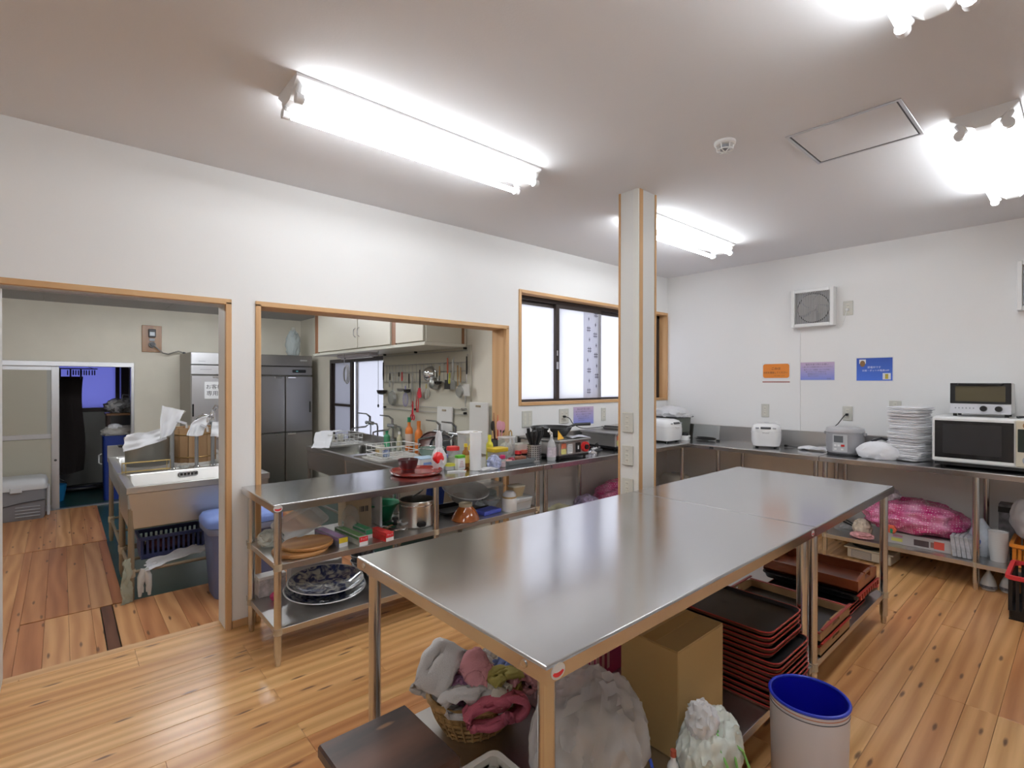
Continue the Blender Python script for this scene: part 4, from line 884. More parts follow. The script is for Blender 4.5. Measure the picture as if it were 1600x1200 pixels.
for a_, z_ in ((-106, .075), (-96, .075), (-106, .045), (-86, .045)): MB().sheet(lambda u, v: curv(u, v, a_, a_ + 7, z_, z_ + .015, .147), 3, 1, -.002).build('button', WHITE, t, True)
for s_ in (-1, 1): MB().cbox((s_ * .146, .0, .175), (.02, .05, .025), 0, .005).build('handle', GRC, t)
t = thing('towel_bundle', 'white towel bundle with grey scarf right of grey rice cooker', 'towel', (5.0, 1.135, CZ))
MB().blob((-.05, 0, .052), (.09, .14, .078), 21, .12, 1.9, 4, 0.0).build('white_cloth', TOWEL, t, True)
MB().blob((.07, -.01, .065), (.08, .12, .085), 22, .14, 2.2, 4, 0.0).build('grey_cloth', M('grey_wool', (.40, .39, .40), .95, bump=.3, bscale=150), t, True)
MB().tube([(.03, .11, .06), (.02, .06, .13), (.04, .0, .155), (.02, -.07, .14), (.0, -.11, .08)], .012, 7).build('black_strap', M('strap', (.02, .02, .025), .8), t, True)
ORD = ['first', 'second', 'third', 'fourth', 'fifth', 'sixth', 'seventh', 'eighth', 'ninth', 'tenth', 'eleventh', 'twelfth', 'thirteenth', 'fourteenth', 'fifteenth', 'sixteenth', 'seventeenth']
rr = random.Random(2); zz = CZ + .004; h_ = .0247
tproto = None
for i in range(17):
    loc = (5.045 + rr.uniform(-.014, .014), .945 + rr.uniform(-.012, .012), zz); rz = R(-14) + rr.uniform(-.11, .11)
    if i % 3 == 0 or i == 16:
        tproto = pillow((0, 0, h_ * .5), (.25, .225 if i < 16 else .25, h_ * .98), 9, i, .055, 2.4, 4, pinch=.07).build('folded_towel', TOWEL, None, 'all'); o = tproto
    else: o = bpy.data.objects.new('folded_towel', tproto.data); C.objects.link(o)
    o.location = loc; o.rotation_euler.z = rz; zz += h_
    tag(o, ORD[16 - i] + ' folded white towel from the top of the tall stack' if i < 16 else 'topmost white towel draped loosely on the tall stack', 'towel', 'folded white towels in the tall stack')
# microwave and toaster oven (fronts face -X)
t = thing('microwave_oven', 'white microwave with black door under the toaster oven', 'microwave', (5.07, .525, CZ))
MB().box(-.20, -.34, .035, .225, .255, .365, .008).build('case', WHITE, t)
dr = MB().box(-.222, -.185, .042, -.20, .255, .358, .006).build('door', WHITE, t)
MB().box(-.2232, -.180, .068, -.2215, .240, .338, .001).build('door_glass', M('oven_glass', (.012, .012, .013), .08), dr)
MB().box(-.2242, -.12, .10, -.2230, .195, .315, .0003).build('window_mesh', M('oven_mesh', (.028, .028, .030), .15), dr)
cp = MB().box(-.222, -.34, .042, -.20, -.188, .358, .006).build('control_panel', M('ivory', (.66, .60, .47), .45), t)
MB().box(-.2235, -.33, .145, -.2215, -.198, .30, .002).build('display', M('dark_green_panel', (.02, .03, .025), .2), cp)
MB().cyl((-.222, -.25, .325), (-.228, -.25, .325), .028, n=20).build('dial', M('copper', (.35, .18, .08), .3, .6), cp, True)
MB().cyl((-.222, -.25, .09), (-.227, -.25, .09), .03, n=20).build('button', GREY, cp, True)
MB().box(-.19, -.33, .012, .2, .245, .036).build('base', BLACK, t)  # black slab filling the dark gap below the case
for x in (-.16, .18):
    for y in (-.28, .20): MB().cyl((x, y, 0), (x, y, .014), .016, n=10).build('foot', RUBBER, t, True)
t = thing('toaster_oven', 'white toaster oven with two black dials on the microwave', 'toaster', (5.13, .535, CZ + .366))
MB().box(-.12, -.165, .02, .13, .165, .245, .008).build('case', WHITE, t)
dr = MB().box(-.132, -.165, .095, -.118, .165, .245, .003).build('door', BLACK, t)
MB().box(-.1332, -.135, .112, -.1318, .135, .222).build('door_glass', M('toaster_glass', (.10, .085, .05), .08), dr)
MB().tube([(-.133, -.12, .236), (-.15, -.115, .238), (-.15, .115, .238), (-.133, .12, .236)], .005, 6).build('handle', BLACK, dr, True)
fp = MB().box(-.128, -.165, .022, -.118, .165, .094, .002).build('front_panel', M('pale_panel', (.70, .70, .74), .4), t)
for y in (-.02, -.10): MB().cyl((-.128, y, .06), (-.146, y, .06), .021, .019, 18).build('dial', BLACK, fp, True)
for k in range(6): MB().box(-.1286, .03 + k * .02, .056, -.1278, .038 + k * .02, .066).build('print', GREY, fp)
for x in (-.10, .10):
    for y in (-.14, .14): MB().cyl((x, y, 0), (x, y, .022), .012, n=10).build('foot', BLACK, t, True)
tcord = cord('power_cord', [(5.09, .30, CZ + .372), (5.05, .34, CZ + .375), (5.0, .33, CZ + .372), (5.06, .27, CZ + .385), (5.2, .22, CZ + .39)], 'T', .006)
as_part(tcord, t)
# ================================================================ middle shelf of the left counter
A1, A0 = .5135, .1875
OAK = wood('lid_board', [(.50, .26, .085), (.40, .18, .05)], grain=(1.5, 14, 14), rough=.5, knots=False, perobj=.3)
for i, (x, y, z, r, lb) in enumerate(((.985, 2.87, A1, .145, 'lower of two round wooden boards on the middle shelf'), (1.025, 2.875, A1 + .021, .135, 'upper of two round wooden boards on the middle shelf'))):
    o = MB().lathe([(0, 0), (r - .005, 0), (r, .005), (r, .015), (r - .005, .020), (0, .020)], n=36).build('wooden_board', OAK, None, 40); o.location = (x, y, z); tag(o, lb, 'board', 'round wooden boards')
t = thing('plastic_tray', 'clear plastic tray tilted on the wooden boards', 'tray', (1.06, 3.09, A1 + .03), R(12))
tub(.26, .17, .03, .002, .02, .012, lip=.012, mat=Matrix.Translation((0, 0, .05)) @ Matrix.Rotation(R(-18), 4, 'Y') @ Matrix.Rotation(R(28), 4, 'X')).build('tray', MILKY, t, True)
t = thing('plastic_bag', 'greenish clear bag of tray lids behind the front leg', 'bag', (.895, 3.09, A1))
MB().blob((0, 0, .035), (.06, .07, .045), 31, .22, 2.2, 4, 0.0).build('bag', M('greenish_film', (.70, .74, .66), .2, alpha=.6), t, True)
tub(.10, .09, .03, .002, .01, .008, mat=Matrix.Translation((0, 0, .03)) @ Matrix.Rotation(.3, 4, 'X')).build('lid', MILKY, t, True)
def wrap_box(x, y, label, c1, c2, cf, rz=0, L=.30, txt=None):
    t = thing('wrap_box', label, 'box', (x, y, A1), rz, 'kitchen wrap boxes on the shelf')
    MB().box(-.026, 0, 0, .026, L, .05, .001).build('carton', M('wrap_%s' % label[:12], c1, .45, var=.35, vscale=25), t)
    MB().box(-.0265, -.0012, .022, .0265, 0, .0505).build('end_colour', cf, t)
    MB().box(-.026, -.0011, .0, .026, 0, .0215).build('end_white', PAPER, t)
    MB().box(-.0268, .01, .034, -.026, L - .01, .046).box(-.02, .02, .05, .02, L - .03, .0508).build('stripe', M('wrapstripe_%s' % label[:12], c2, .45), t)
    if txt: lettering(txt, .014, WINK, t, Matrix.Translation((0, -.0016, .037)) @ Matrix.Rotation(R(90), 4, 'X'))
    return t
YL = M('wrap_yellow', (.72, .52, .03), .4)
wrap_box(1.19, 2.78, 'blue-grey wrap box with yellow end', (.30, .30, .38), (.42, .25, .5), YL, R(5))
wrap_box(1.285, 2.725, 'grey-white wrap box with red end facing front', (.50, .52, .46), (.12, .28, .10), REDS, R(4), txt='ラップ')
wrap_box(1.375, 2.83, 'green-edged wrap box pushed behind the red one', (.42, .44, .40), (.05, .32, .14), M('wrap_green', (.04, .30, .15), .4), R(4))
wrap_box(1.435, 2.70, 'bright red wrap box with red and white end', (.62, .035, .03), (.70, .05, .05), REDS, R(8), .16, txt='ラップ')
t = thing('cardboard_box', 'small brown carton with barcode on the middle shelf', 'box', (1.42, 3.14, A1), R(-4))
MB().box(-.085, -.07, 0, .085, .07, .20, .003).build('carton', M('brown_card', (.46, .36, .24), .8), t)
for k in range(7): MB().box(.005 + k * .009, -.0708, .10, .005 + k * .009 + (.003 + .002 * (k % 3)), -.07, .135).build('bar', INK, t)
t = thing('plastic_bag', 'clear plastic bag slumped against the brown carton', 'bag', (1.335, 3.02, A1))
MB().blob((0, 0, .07), (.05, .045, .085), 33, .2, 2, 4, 0.0).build('bag', CLEAR, t, True); MB().blob((0, 0, .05), (.035, .03, .045), 34, .2, 2, 3, 0.0).build('contents', M('tan_contents', (.48, .36, .26), .7), t, True)
t = thing('white_board', 'narrow white board standing on edge on the middle shelf', 'board', (1.54, 3.10, A1))
MB().box(-.008, -.09, 0, .008, .09, .23, .003).build('board', M('board_white', (.70, .70, .72), .4), t); MB().cyl((-.0085, -.07, .2), (.0085, -.07, .2), .008, n=12).build('hole', DGREY, t)
t = thing('pot_lid', 'domed steel pot lid with black knob on shelf', 'lid', (1.60, 2.94, A1))
MB().lathe([(0, .03), (.05, .024), (.085, .006), (.09, 0), (.086, 0), (.05, .02), (0, .026)], n=32).build('dome', CHROME, t, True); MB().lathe([(0, .03), (.010, .03), (.010, .042), (.022, .048), (.020, .062), (0, .064)], n=16).build('knob', BLACK, t, True)
t = thing('colander', 'green plastic colander behind the aluminium pot', 'colander', (1.625, 3.165, A1))
GREENP = M('green_plastic', (.02, .26, .13), .35)
MB().lathe([(0, 0), (.06, 0), (.065, .02), (.105, .105), (.118, .108), (.118, .113), (.100, .11), (.062, .024), (0, .008)], n=32).build('bowl', GREENP, t, True)
MB().tube([(.118 * math.cos(q), .118 * math.sin(q), .112) for q in [i * PI / 16 for i in range(32)]], .005, 6, True).build('rim', GREENP, t, True)
ALP = M('pot_aluminium', (.62, .61, .58), .28, .95)
t = thing('cooking_pot', 'aluminium cooking pot with black side handles on middle shelf', 'pot', (1.735, 2.90, A1))
MB().lathe([(0, 0), (.105, 0), (.112, .008), (.113, .158), (.118, .164), (.116, .168), (.109, .166), (.108, .010), (0, .008)], n=40).build('body', ALP, t, True)
MB().lathe([(.1135, .135), (.1142, .137), (.1142, .141), (.1135, .143)], n=40).build('bead', CHROME, t, True)
MB().box(-.07, -.145, .02, -.015, -.108, .05, .008).build('handle', BLACK, t); MB().tube([(-.11, .0, .05), (-.135, -.01, .045), (-.135, -.05, .035), (-.10, -.055, .04)], .008, 7).build('handle', CLEAR, t, True)
t = thing('strainer', 'wire mesh skimmer lying across the aluminium pot', 'strainer', (1.80, 2.98, A1 + .17))
MB().tube([(-.07, -.03, .0), (.02, .02, .012), (.10, .08, .025)], .006, 6).build('handle', CHROME, t, True)
MB().tube([(.15 + .06 * math.cos(i * PI / 8), .11 + .06 * math.sin(i * PI / 8), .03) for i in range(16)], .004, 5, True).build('ring', CHROME, t, True)
MB().lathe([(0, -.022), (.03, -.016), (.058, 0), (.056, .001), (.03, -.014), (0, -.02)], (.15, .11, .03), 20).build('mesh', M('wire_mesh', (.55, .55, .55), .4, .8, alpha=.6), t, True)
t = thing('plastic_board', 'blue plastic board leaning behind the clear basins', 'board', (2.07, 3.20, A1))
MB().cbox((0, 0, .10), (.16, .006, .19), 0, .002, rx=R(-10), ry=R(14)).build('board', M('royal_blue', (.04, .10, .48), .4), t); MB().cyl((.05, -.012, .17), (.05, .012, .17), .012, n=12).build('hole', DGREY, t)
t = thing('black_tray', 'flat black tray under the stacked clear basins', 'tray', (2.16, 3.03, A1)); tub(.38, .24, .03, .003, .03, .015, lip=.008).build('tray', BLACK, t, True)
MB().box(-.16, -.09, .0035, .16, .09, .0045).build('mat', DGREY, t)
t = thing('clear_basin', 'large clear plastic basin tilted on the black tray', 'basin', (2.20, 3.02, A1 + .032))
MB().lathe([(0, 0), (.10, 0), (.16, .07), (.175, .078), (.172, .082), (.155, .074), (.096, .004), (0, .004)], n=36, mat=Matrix.Translation((0, 0, .045)) @ Matrix.Rotation(R(16), 4, 'X')).build('bowl', MILKY, t, True)
MB().lathe([(.098, .005), (.155, .068), (.152, .068), (.095, .006)], n=36, mat=Matrix.Translation((0, 0, .045)) @ Matrix.Rotation(R(16), 4, 'X')).build('inner_ring', CLEAR, t, True)
t = thing('glass_bowl', 'small clear glass bowl right of the tilted basin', 'bowl', (2.375, 2.93, A1))
MB().lathe([(0, 0), (.03, 0), (.065, .05), (.07, .07), (.066, .07), (.06, .05), (.028, .004), (0, .004)], n=28).build('bowl', CLEAR, t, True); MB().lathe([(.0665, .068), (.0705, .068), (.0705, .072), (.0665, .072)], n=28).build('rim', CHROME, t, True)
t = thing('clear_container', 'large clear storage container with teal tint at back of shelf', 'container', (2.47, 3.13, A1))
tub(.28, .20, .12, .003, .03, .012, lip=.01).build('tub', CLEAR, t, True); block(.27, .19, .02, .03, (0, 0, .121)).build('lid', MILKY, t, True)
pillow((0, 0, .05), (.22, .14, .07), 3, 41, .15, 2.5, 3).build('contents', M('teal_contents', (.35, .52, .52), .6, var=.3, vscale=20), t, True)
BRG = M('brown_glaze', (.30, .075, .012), .12, coat=.5)
t = thing('ceramic_bowl', 'glossy brown ceramic bowl turned upside down on shelf', 'bowl', (2.045, 2.79, A1))
MB().lathe([(.094, 0), (.097, .004), (.088, .03), (.066, .068), (.045, .09), (0, .094)], n=40).build('body', BRG, t, True)
MB().lathe([(0, .088), (.044, .088), (.046, .112), (.038, .112), (.036, .10), (0, .10)], n=32).build('foot_ring', M('bare_clay', (.42, .36, .26), .8), t, True)
t = thing('storage_case', 'flat blue plastic case in front of the white jar', 'case', (2.27, 2.83, A1), R(6)); BLC = M('case_blue', (.08, .11, .50), .4)
MB().box(-.085, -.055, 0, .085, .055, .026, .004).build('case', BLC, t); MB().box(-.03, -.0575, .006, .03, -.055, .02, .001).build('latch', BLC, t); MB().box(-.07, -.042, .026, .07, .042, .0275).build('lid_panel', M('case_blue_dark', (.05, .07, .38), .4), t)
t = thing('ceramic_jar', 'white ceramic jar with tan band and white lid', 'jar', (2.425, 2.775, A1))
MB().lathe([(0, 0), (.052, 0), (.055, .006), (.055, .085), (.05, .094), (0, .094)], n=32).build('body', M('glaze_white', (.74, .73, .71), .2), t, True); MB().lathe([(.0505, .094), (.052, .095), (.052, .105), (.0505, .106)], n=32).build('band', M('tan_band', (.48, .33, .14), .5), t, True)
MB().lathe([(0, .142), (.03, .14), (.048, .122), (.050, .106), (0, .106)], n=32).build('lid', M('glaze_grey', (.60, .60, .62), .25), t, True)
t = thing('lidded_container', 'wide clear container with frosted white lid at shelf end', 'container', (2.53, 2.80, A1))
tub(.19, .14, .055, .003, .03, .008).build('tub', MILKY, t, True); block(.20, .15, .028, .035, (0, 0, .056)).build('lid', M('frost_lid', (.62, .66, .68), .3, alpha=.85), t, True)
t = thing('miso_container', 'beige square container stacked on the wide clear container', 'container', (2.53, 2.815, A1 + .0845))
tub(.115, .09, .07, .003, .02, .014).build('tub', M('miso_beige', (.60, .46, .27), .5), t, True); block(.12, .095, .012, .022, (0, 0, .07)).build('lid', M('cream_lid', (.66, .62, .52), .4), t, True)
# bottom shelf
PLB = bpy.data.materials.new('blue_pattern_glaze'); PLB.use_nodes = True
n, l = nt(PLB); b = n['Principled BSDF']; b.inputs['Roughness'].default_value = .1; b.inputs['Coat Weight'].default_value = .5
tcn = n.new('ShaderNodeTexCoord'); nz = n.new('ShaderNodeTexNoise'); nz.inputs['Scale'].default_value = 16; nz.inputs['Detail'].default_value = 6; nz.inputs['Distortion'].default_value = 1.6
cr = n.new('ShaderNodeValToRGB'); e = cr.color_ramp.elements; e[0].position = .42; e[0].color = (.015, .03, .14, 1); e[1].position = .60; e[1].color = (.50, .52, .50, 1)
l.new(tcn.outputs['Object'], nz.inputs['Vector']); l.new(nz.outputs['Fac'], cr.inputs[0]); l.new(cr.outputs[0], b.inputs['Base Color'])
COB = M('cobalt_glaze', (.012, .018, .17), .12, coat=.5); WGL = M('white_glaze', (.68, .70, .72), .15, coat=.4)
def platter(name, loc, r, label, face, back, depth=.05, sy=.86, tilt=0, cat='plate', group=None):
    t = thing(name, label, cat, loc, 0, group); m_ = Matrix.Rotation(tilt, 4, 'X')
    MB().lathe([(0, .0), (r * .55, 0), (r * .58, .006), (r * .85, depth * .62), (r, depth)], n=48, sy=sy, mat=m_).build('underside', back, t, True)
    MB().lathe([(r, depth), (r * .98, depth + .004), (r * .955, depth + .001)], n=48, sy=sy, mat=m_).build('rim', WGL, t, True)
    MB().lathe([(r * .955, depth + .001), (r * .8, depth * .62), (r * .6, depth * .25), (0, depth * .18)], n=48, sy=sy, mat=m_).build('face', face, t, True)
    return t
platter('serving_plate', (1.155, 2.955, A0 + .012), .228, 'lower white-rimmed blue serving plate on bottom shelf', PLB, WGL, .05, .98, R(4), group='large serving plates')
platter('serving_plate', (1.16, 2.96, A0 + .048), .214, 'upper blue patterned serving plate on bottom shelf', PLB, COB, .055, .98, R(4), group='large serving plates')
platter('serving_plate', (1.60, 2.98, A0), .165, 'plain white serving plate right of blue plates', WGL, WGL, .04, group='large serving plates')
platter('serving_plate', (1.62, 2.98, A0 + .034), .155, 'second plain white plate stacked right of blue plates', WGL, WGL, .035, group='large serving plates')
DKP = M('dark_pattern', (.20, .21, .24), .2, var=.8, vscale=45)
platter('serving_plate', (2.06, 3.0, A0), .16, 'dark patterned plate at the back of the bottom shelf', DKP, DKP, .05, group='large serving plates')
for k in range(4):
    t = thing('ceramic_bowl', ORD[3 - k] + ' dark patterned bowl from the top of the stack behind blue plates', 'bowl', (1.50, 3.20, A0 + k * .04), 0, 'dark patterned bowls')
    MB().lathe([(0, 0), (.035, 0), (.037, .012), (.07, .05), (.078, .072), (.074, .072), (.062, .046), (0, .02)], n=28).build('body', DKP, t, True); MB().lathe([(.0745, .071), (.0785, .071), (.0785, .0745), (.0745, .0745)], n=28).build('rim', WGL, t, True)
t = thing('paper_pack', 'white paper sheets lying at the back of bottom shelf', 'paper', (1.20, 3.235, A0)); MB().box(-.16, -.04, 0, .16, .04, .12, .003).build('pack', PAPER, t); MB().cbox((-.02, -.012, .128), (.30, .10, .012), .1, .002, ry=R(6)).build('loose_sheet', PAPER, t)
t = thing('gift_box', 'pale floral box at left back of bottom shelf', 'box', (.93, 3.215, A0)); MB().box(-.075, -.04, 0, .075, .04, .10, .002).build('box', M('floral', (.62, .58, .60), .6, var=.35, vscale=40), t); MB().box(-.077, -.042, .10, .077, .042, .118, .002).build('lid', PAPER, t)
t = thing('pink_ball', 'small bright pink rubber ball on the bottom shelf', 'ball', (.915, 3.09, A0)); MB().lathe([(0, 0), (.014, .003), (.025, .02), (.024, .034), (.012, .047), (0, .049)], n=20).build('ball', M('hot_pink', (.62, .05, .20), .5), t, True); MB().lathe([(.0252, .02), (.0256, .025), (.0252, .03)], n=20).build('seam', M('seam_pink', (.5, .03, .15), .5), t, True)
# ================================================================ shelf under the window counter
PKB = bpy.data.materials.new('pink_bubble_wrap'); PKB.use_nodes = True
n, l = nt(PKB); b = n['Principled BSDF']; b.inputs['Roughness'].default_value = .18; b.inputs['Coat Weight'].default_value = .4
tcn = n.new('ShaderNodeTexCoord'); v = n.new('ShaderNodeTexVoronoi'); v.inputs['Scale'].default_value = 62; v.inputs['Randomness'].default_value = .25
l.new(tcn.outputs['Object'], v.inputs['Vector']); bp_ = n.new('ShaderNodeBump'); bp_.inputs['Strength'].default_value = .9; bp_.inputs['Distance'].default_value = .006; bp_.invert = True
l.new(v.outputs['Distance'], bp_.inputs['Height']); l.new(bp_.outputs[0], b.inputs['Normal'])
n2 = n.new('ShaderNodeTexNoise'); n2.inputs['Scale'].default_value = 7; l.new(tcn.outputs['Object'], n2.inputs['Vector'])
cr = n.new('ShaderNodeValToRGB'); e = cr.color_ramp.elements; e[0].position = .35; e[0].color = (.52, .03, .17, 1); e[1].position = .72; e[1].color = (.70, .30, .48, 1)
l.new(n2.outputs['Fac'], cr.inputs[0])
vr = n.new('ShaderNodeValToRGB'); vr.color_ramp.elements[0].position = .12; vr.color_ramp.elements[0].color = (1, 1, 1, 1); vr.color_ramp.elements[1].position = .34; vr.color_ramp.elements[1].color = (0, 0, 0, 1)  # pale glints on the bubbles, painted into the colour
l.new(v.outputs['Distance'], vr.inputs[0]); mxp = n.new('ShaderNodeMix'); mxp.data_type = 'RGBA'; l.new(vr.outputs[0], mxp.inputs[0]); l.new(cr.outputs[0], mxp.inputs[6]); mxp.inputs[7].default_value = (.84, .52, .66, 1); l.new(mxp.outputs[2], b.inputs['Base Color'])
t = thing('bubble_wrap', 'pink bubble wrap heap under the window counter beside the pillar', 'bubble wrap', (4.07, 3.0, A0)); MB().blob((0, 0, .13), (.33, .20, .17), 51, .16, 1.8, 5, 0.0).build('wrap', PKB, t, True); MB().blob((.17, -.02, .27), (.06, .05, .06), 52, .3, 2.4, 4).build('clear_end', CLEAR, t, True)
t = thing('plastic_bag', 'violet and white bag under window counter left of pink wrap', 'bag', (3.50, 2.96, A0)); MB().blob((0, 0, .10), (.11, .12, .125), 53, .25, 2.2, 4, 0.0).build('bag', M('violet_film', (.42, .34, .52), .3, var=.5, vscale=14), t, True); MB().blob((.0, 0, .21), (.03, .03, .03), 54, .3, 3, 3).build('neck', BAGW, t, True)
t = thing('plastic_bag', 'pale yellow bag of packs under window counter at left', 'bag', (3.16, 2.96, A0)); MB().blob((0, 0, .09), (.15, .12, .115), 55, .2, 2.2, 4, 0.0).build('bag', M('yellow_film', (.60, .57, .40), .35, var=.3, vscale=16), t, True); MB().blob((.03, 0, .2), (.04, .03, .02), 56, .3, 3, 3).build('neck', BAGW, t, True)
BEIGE = M('beige_cooker', (.52, .49, .42), .4)
rice_cooker((4.93, 2.93, A0 - .187), .31, .31, .46, 'tall beige rice cooker on floor under the corner, left one', R(-30), BEIGE, BEIGE, True)
rice_cooker((5.12, 2.55, A0 - .187), .30, .30, .43, 'tall beige rice cooker on floor under the corner, right one', R(-60), BEIGE, BEIGE, True)
# ================================================================ shelf and floor under the right counter
t = thing('bubble_wrap', 'big pink bubble wrap heap over a carton under right counter', 'bubble wrap', (5.03, .925, A0 + .092))
MB().blob((0, 0, .10), (.20, .295, .135), 61, .17, 1.9, 5, 0.004).build('wrap', PKB, t, True); MB().blob((.05, .19, .19), (.09, .10, .10), 62, .28, 2.2, 4).build('loose_fold', M('pink_film', (.58, .22, .40), .2, alpha=.6), t, True)
t = thing('gift_carton', 'flat grey carton with printed ornaments under pink bubble wrap', 'box', (4.99, .86, A0))
MB().box(-.12, -.19, 0, .12, .21, .085, .002).build('carton', M('carton_grey', (.46, .43, .42), .6), t)
for y0, y1, z0, z1, c_ in ((.10, .16, .055, .07, (.45, .2, .3)), (.10, .17, .02, .045, (.62, .60, .15)), (-.06, .03, .015, .06, (.08, .05, .05)), (-.15, -.09, .015, .07, (.65, .08, .05)), (-.09, -.07, .02, .06, (.25, .12, .1))):
    MB().box(-.121, y0, z0, -.12, y1, z1).build('print', M('ornament_%d' % int(1000 * c_[0] + 10 * c_[1]), c_, .6), t)
MB().box(-.123, -.20, -.0, .0, -.19, .09).build('flap', M('brown_card', (.46, .36, .24), .8), t)
t = thing('cloth_flower', 'orange red artificial flower beside the pink bubble wrap', 'flower', (4.83, 1.02, A0 + .086))
for k in range(6): pillow((0, .018 * math.cos(k * PI / 3), .03 + .018 * math.sin(k * PI / 3)), (.02, .034, .034), 2.2, k, .06, 3, 2).build('petal', M('flower_orange', (.70, .12, .06), .7), t, True)
MB().lathe([(0, 0), (.012, 0), (.014, .03), (0, .04)], n=10).build('stem', GREENP, t, True)
t = thing('fabric_scraps', 'cream and pink fabric pouch lying on shelf under right counter', 'cloth', (4.93, 1.24, A0))
MB().blob((0, 0, .06), (.07, .06, .065), 65, .2, 2.3, 4, 0.0).build('pouch', M('cream_cloth', (.62, .53, .42), .9, var=.3, vscale=30), t, True); MB().blob((-.09, -.02, .02), (.06, .07, .022), 66, .3, 2.8, 3, 0.0).build('pink_cloth', M('pink_cloth', (.58, .28, .28), .9, var=.4, vscale=40), t, True)
MB().tube([(.05, .06, .06), (.03, .13, .10), (-.02, .13, .09), (-.03, .06, .07)], .007, 6).build('strap', BLACK, t, True)
t = thing('plastic_bag', 'folded clear film lying at left end of right shelf', 'bag', (5.02, 1.385, A0)); MB().blob((0, 0, .02), (.10, .07, .03), 67, .3, 2.5, 4, 0.0).build('film', CLEAR, t, True); MB().blob((.02, 0, .02), (.05, .04, .018), 68, .3, 3, 3, 0.0).build('inner_pack', MILKY, t, True)
for k in range(5):
    o = block(.23, .024, .15, .003).build('paper_packet', M('packet_grey', (.44, .45, .48), .5, var=.25, vscale=30), None); o.location = (4.93, .645 - k * .027, A0 + .004); o.rotation_euler = (R(-6 - k), 0, 0); tag(o, ORD[k] + ' grey paper packet from the left in the row by the counter leg', 'packet', 'grey paper packets in a row')
t = thing('porcelain_vase', 'pale blue and white porcelain vase behind the counter leg', 'vase', (5.0, .522, A0))
PORC = M('porcelain', (.52, .58, .66), .2, var=.35, vscale=9, coat=.3)
MB().lathe([(0, 0), (.045, 0), (.072, .04), (.082, .09), (.076, .14), (.058, .19), (.030, .235), (.016, .26), (.014, .27), (.008, .27), (0, .255)], n=32).build('body', PORC, t, True); MB().blob((-.068, .02, .10), (.016, .03, .045), 3, .2, 2, 3).build('painted_patch', M('pale_cobalt', (.10, .16, .48), .2), t, True)
t = thing('cup_stack', 'white stack of foam cups in a bag right of the leg', 'cups', (4.94, .428, A0))
for k in range(9): MB().lathe([(.040 + .001, 0), (.052, .09), (.053, .095), (.050, .095), (.039, .003)], (0, 0, .0 + k * .014), 24).build('cup', WHITE, t, True)
MB().lathe([(.058, 0), (.058, .05), (.056, .16), (.058, .215), (.054, .22)], n=24).build('bag', CLEAR, t, True)
ORG = M('orange_crate', (.72, .24, .025), .4)
def crate(name, label, loc, w, d, h, mat, rim, rz=0, cat='crate', bars=9, lipm=None):
    t = thing(name, label, cat, loc, rz)
    MB().box(-w / 2 + .012, -d / 2 + .012, 0, w / 2 - .012, d / 2 - .012, .006).build('base', mat, t)
    loft(MB(), [ring(w - .024, d - .024, .0, .02), ring(w - .024, d - .024, h * .22, .02), ring(w - .032, d - .032, h * .22, .02), ring(w - .032, d - .032, .0, .02)], False, False).build('skirt', mat, t, True)
    for sx in (-1, 1):
        for i in range(bars):
            y = -d / 2 + .02 + i * (d - .04) / (bars - 1); MB().box(sx * (w / 2 - .012) - .003, y - .008, h * .2, sx * (w / 2 - .012) + .003, y + .008, h - .02).build('bar', mat, t)
            x = -w / 2 + .02 + i * (w - .04) / (bars - 1); MB().box(x - .008, sx * (d / 2 - .012) - .003, h * .2, x + .008, sx * (d / 2 - .012) + .003, h - .02).build('bar', mat, t)
    loft(MB(), [ring(w - .02, d - .02, h - .03, .02), ring(w + .012, d + .012, h - .022, .03), ring(w + .012, d + .012, h, .03), ring(w - .03, d - .03, h, .02), ring(w - .03, d - .03, h - .03, .02)], False, False).build('rim', rim, t, True)
    return t
crate('plastic_crate', 'orange plastic crate at the right end of the lower shelf', (5.03, .235, A0), .40, .25, .16, ORG, ORG)
t = thing('plastic_bag', 'large white plastic bag piled on the orange crate', 'bag', (5.05, .215, A0 + .162)); MB().blob((0, 0, .15), (.16, .15, .17), 71, .12, 1.7, 5, 0.0).build('bag', BAGW, t, True); MB().blob((0, .0, .31), (.04, .04, .04), 72, .3, 2.5, 3).build('knot', BAGW, t, True)
BL2 = M('crate_black', (.012, .012, .014), .4); RDC = M('rim_red', (.66, .04, .05), .4)
crate('plastic_crate', 'black plastic basket with red rim standing on the floor', (4.52, .20, 0), .40, .28, .27, BL2, RDC, R(0))
for k, c_ in enumerate(((.65, .2, .1), (.7, .68, .62), (.62, .25, .12))): bottle('sauce_bottle', ('orange-capped bottle inside the black basket', 'white-capped bottle inside the black basket', 'brown-red bottle inside the black basket')[k], (4.44 + .06 * k, .24 - .04 * k, .007), .235, .024, M('in_%d' % k, c_, .4), WHITE, PAPER)
for k, (x, y, c_, lb) in enumerate(((4.84, .468, (.62, .62, .60), 'left white gourd-shaped sake bottle on the floor'), (4.88, .372, (.58, .58, .58), 'right white ribbed sake bottle on the floor'))):
    t = thing('sake_bottle', lb, 'bottle', (x, y, 0), 0, 'white sake bottles under the right counter')
    MB().lathe([(0, 0), (.036, 0), (.045, .02), (.046, .035), (.036, .07), (.020, .105), (.010, .125), (.012, .14), (.008, .14), (0, .13)], n=24).build('body', M('sake_white_%d' % k, c_, .25), t, True)
    MB().lathe([(.0455, .015), (.0468, .025), (.0462, .036)], n=24).build('painted_band', M('slate_band', (.18, .19, .22), .3, var=.6, vscale=60), t, True)
t = thing('beige_appliance', 'low beige appliance with grille on the floor under right counter', 'appliance', (4.97, 1.17, 0), R(-3))
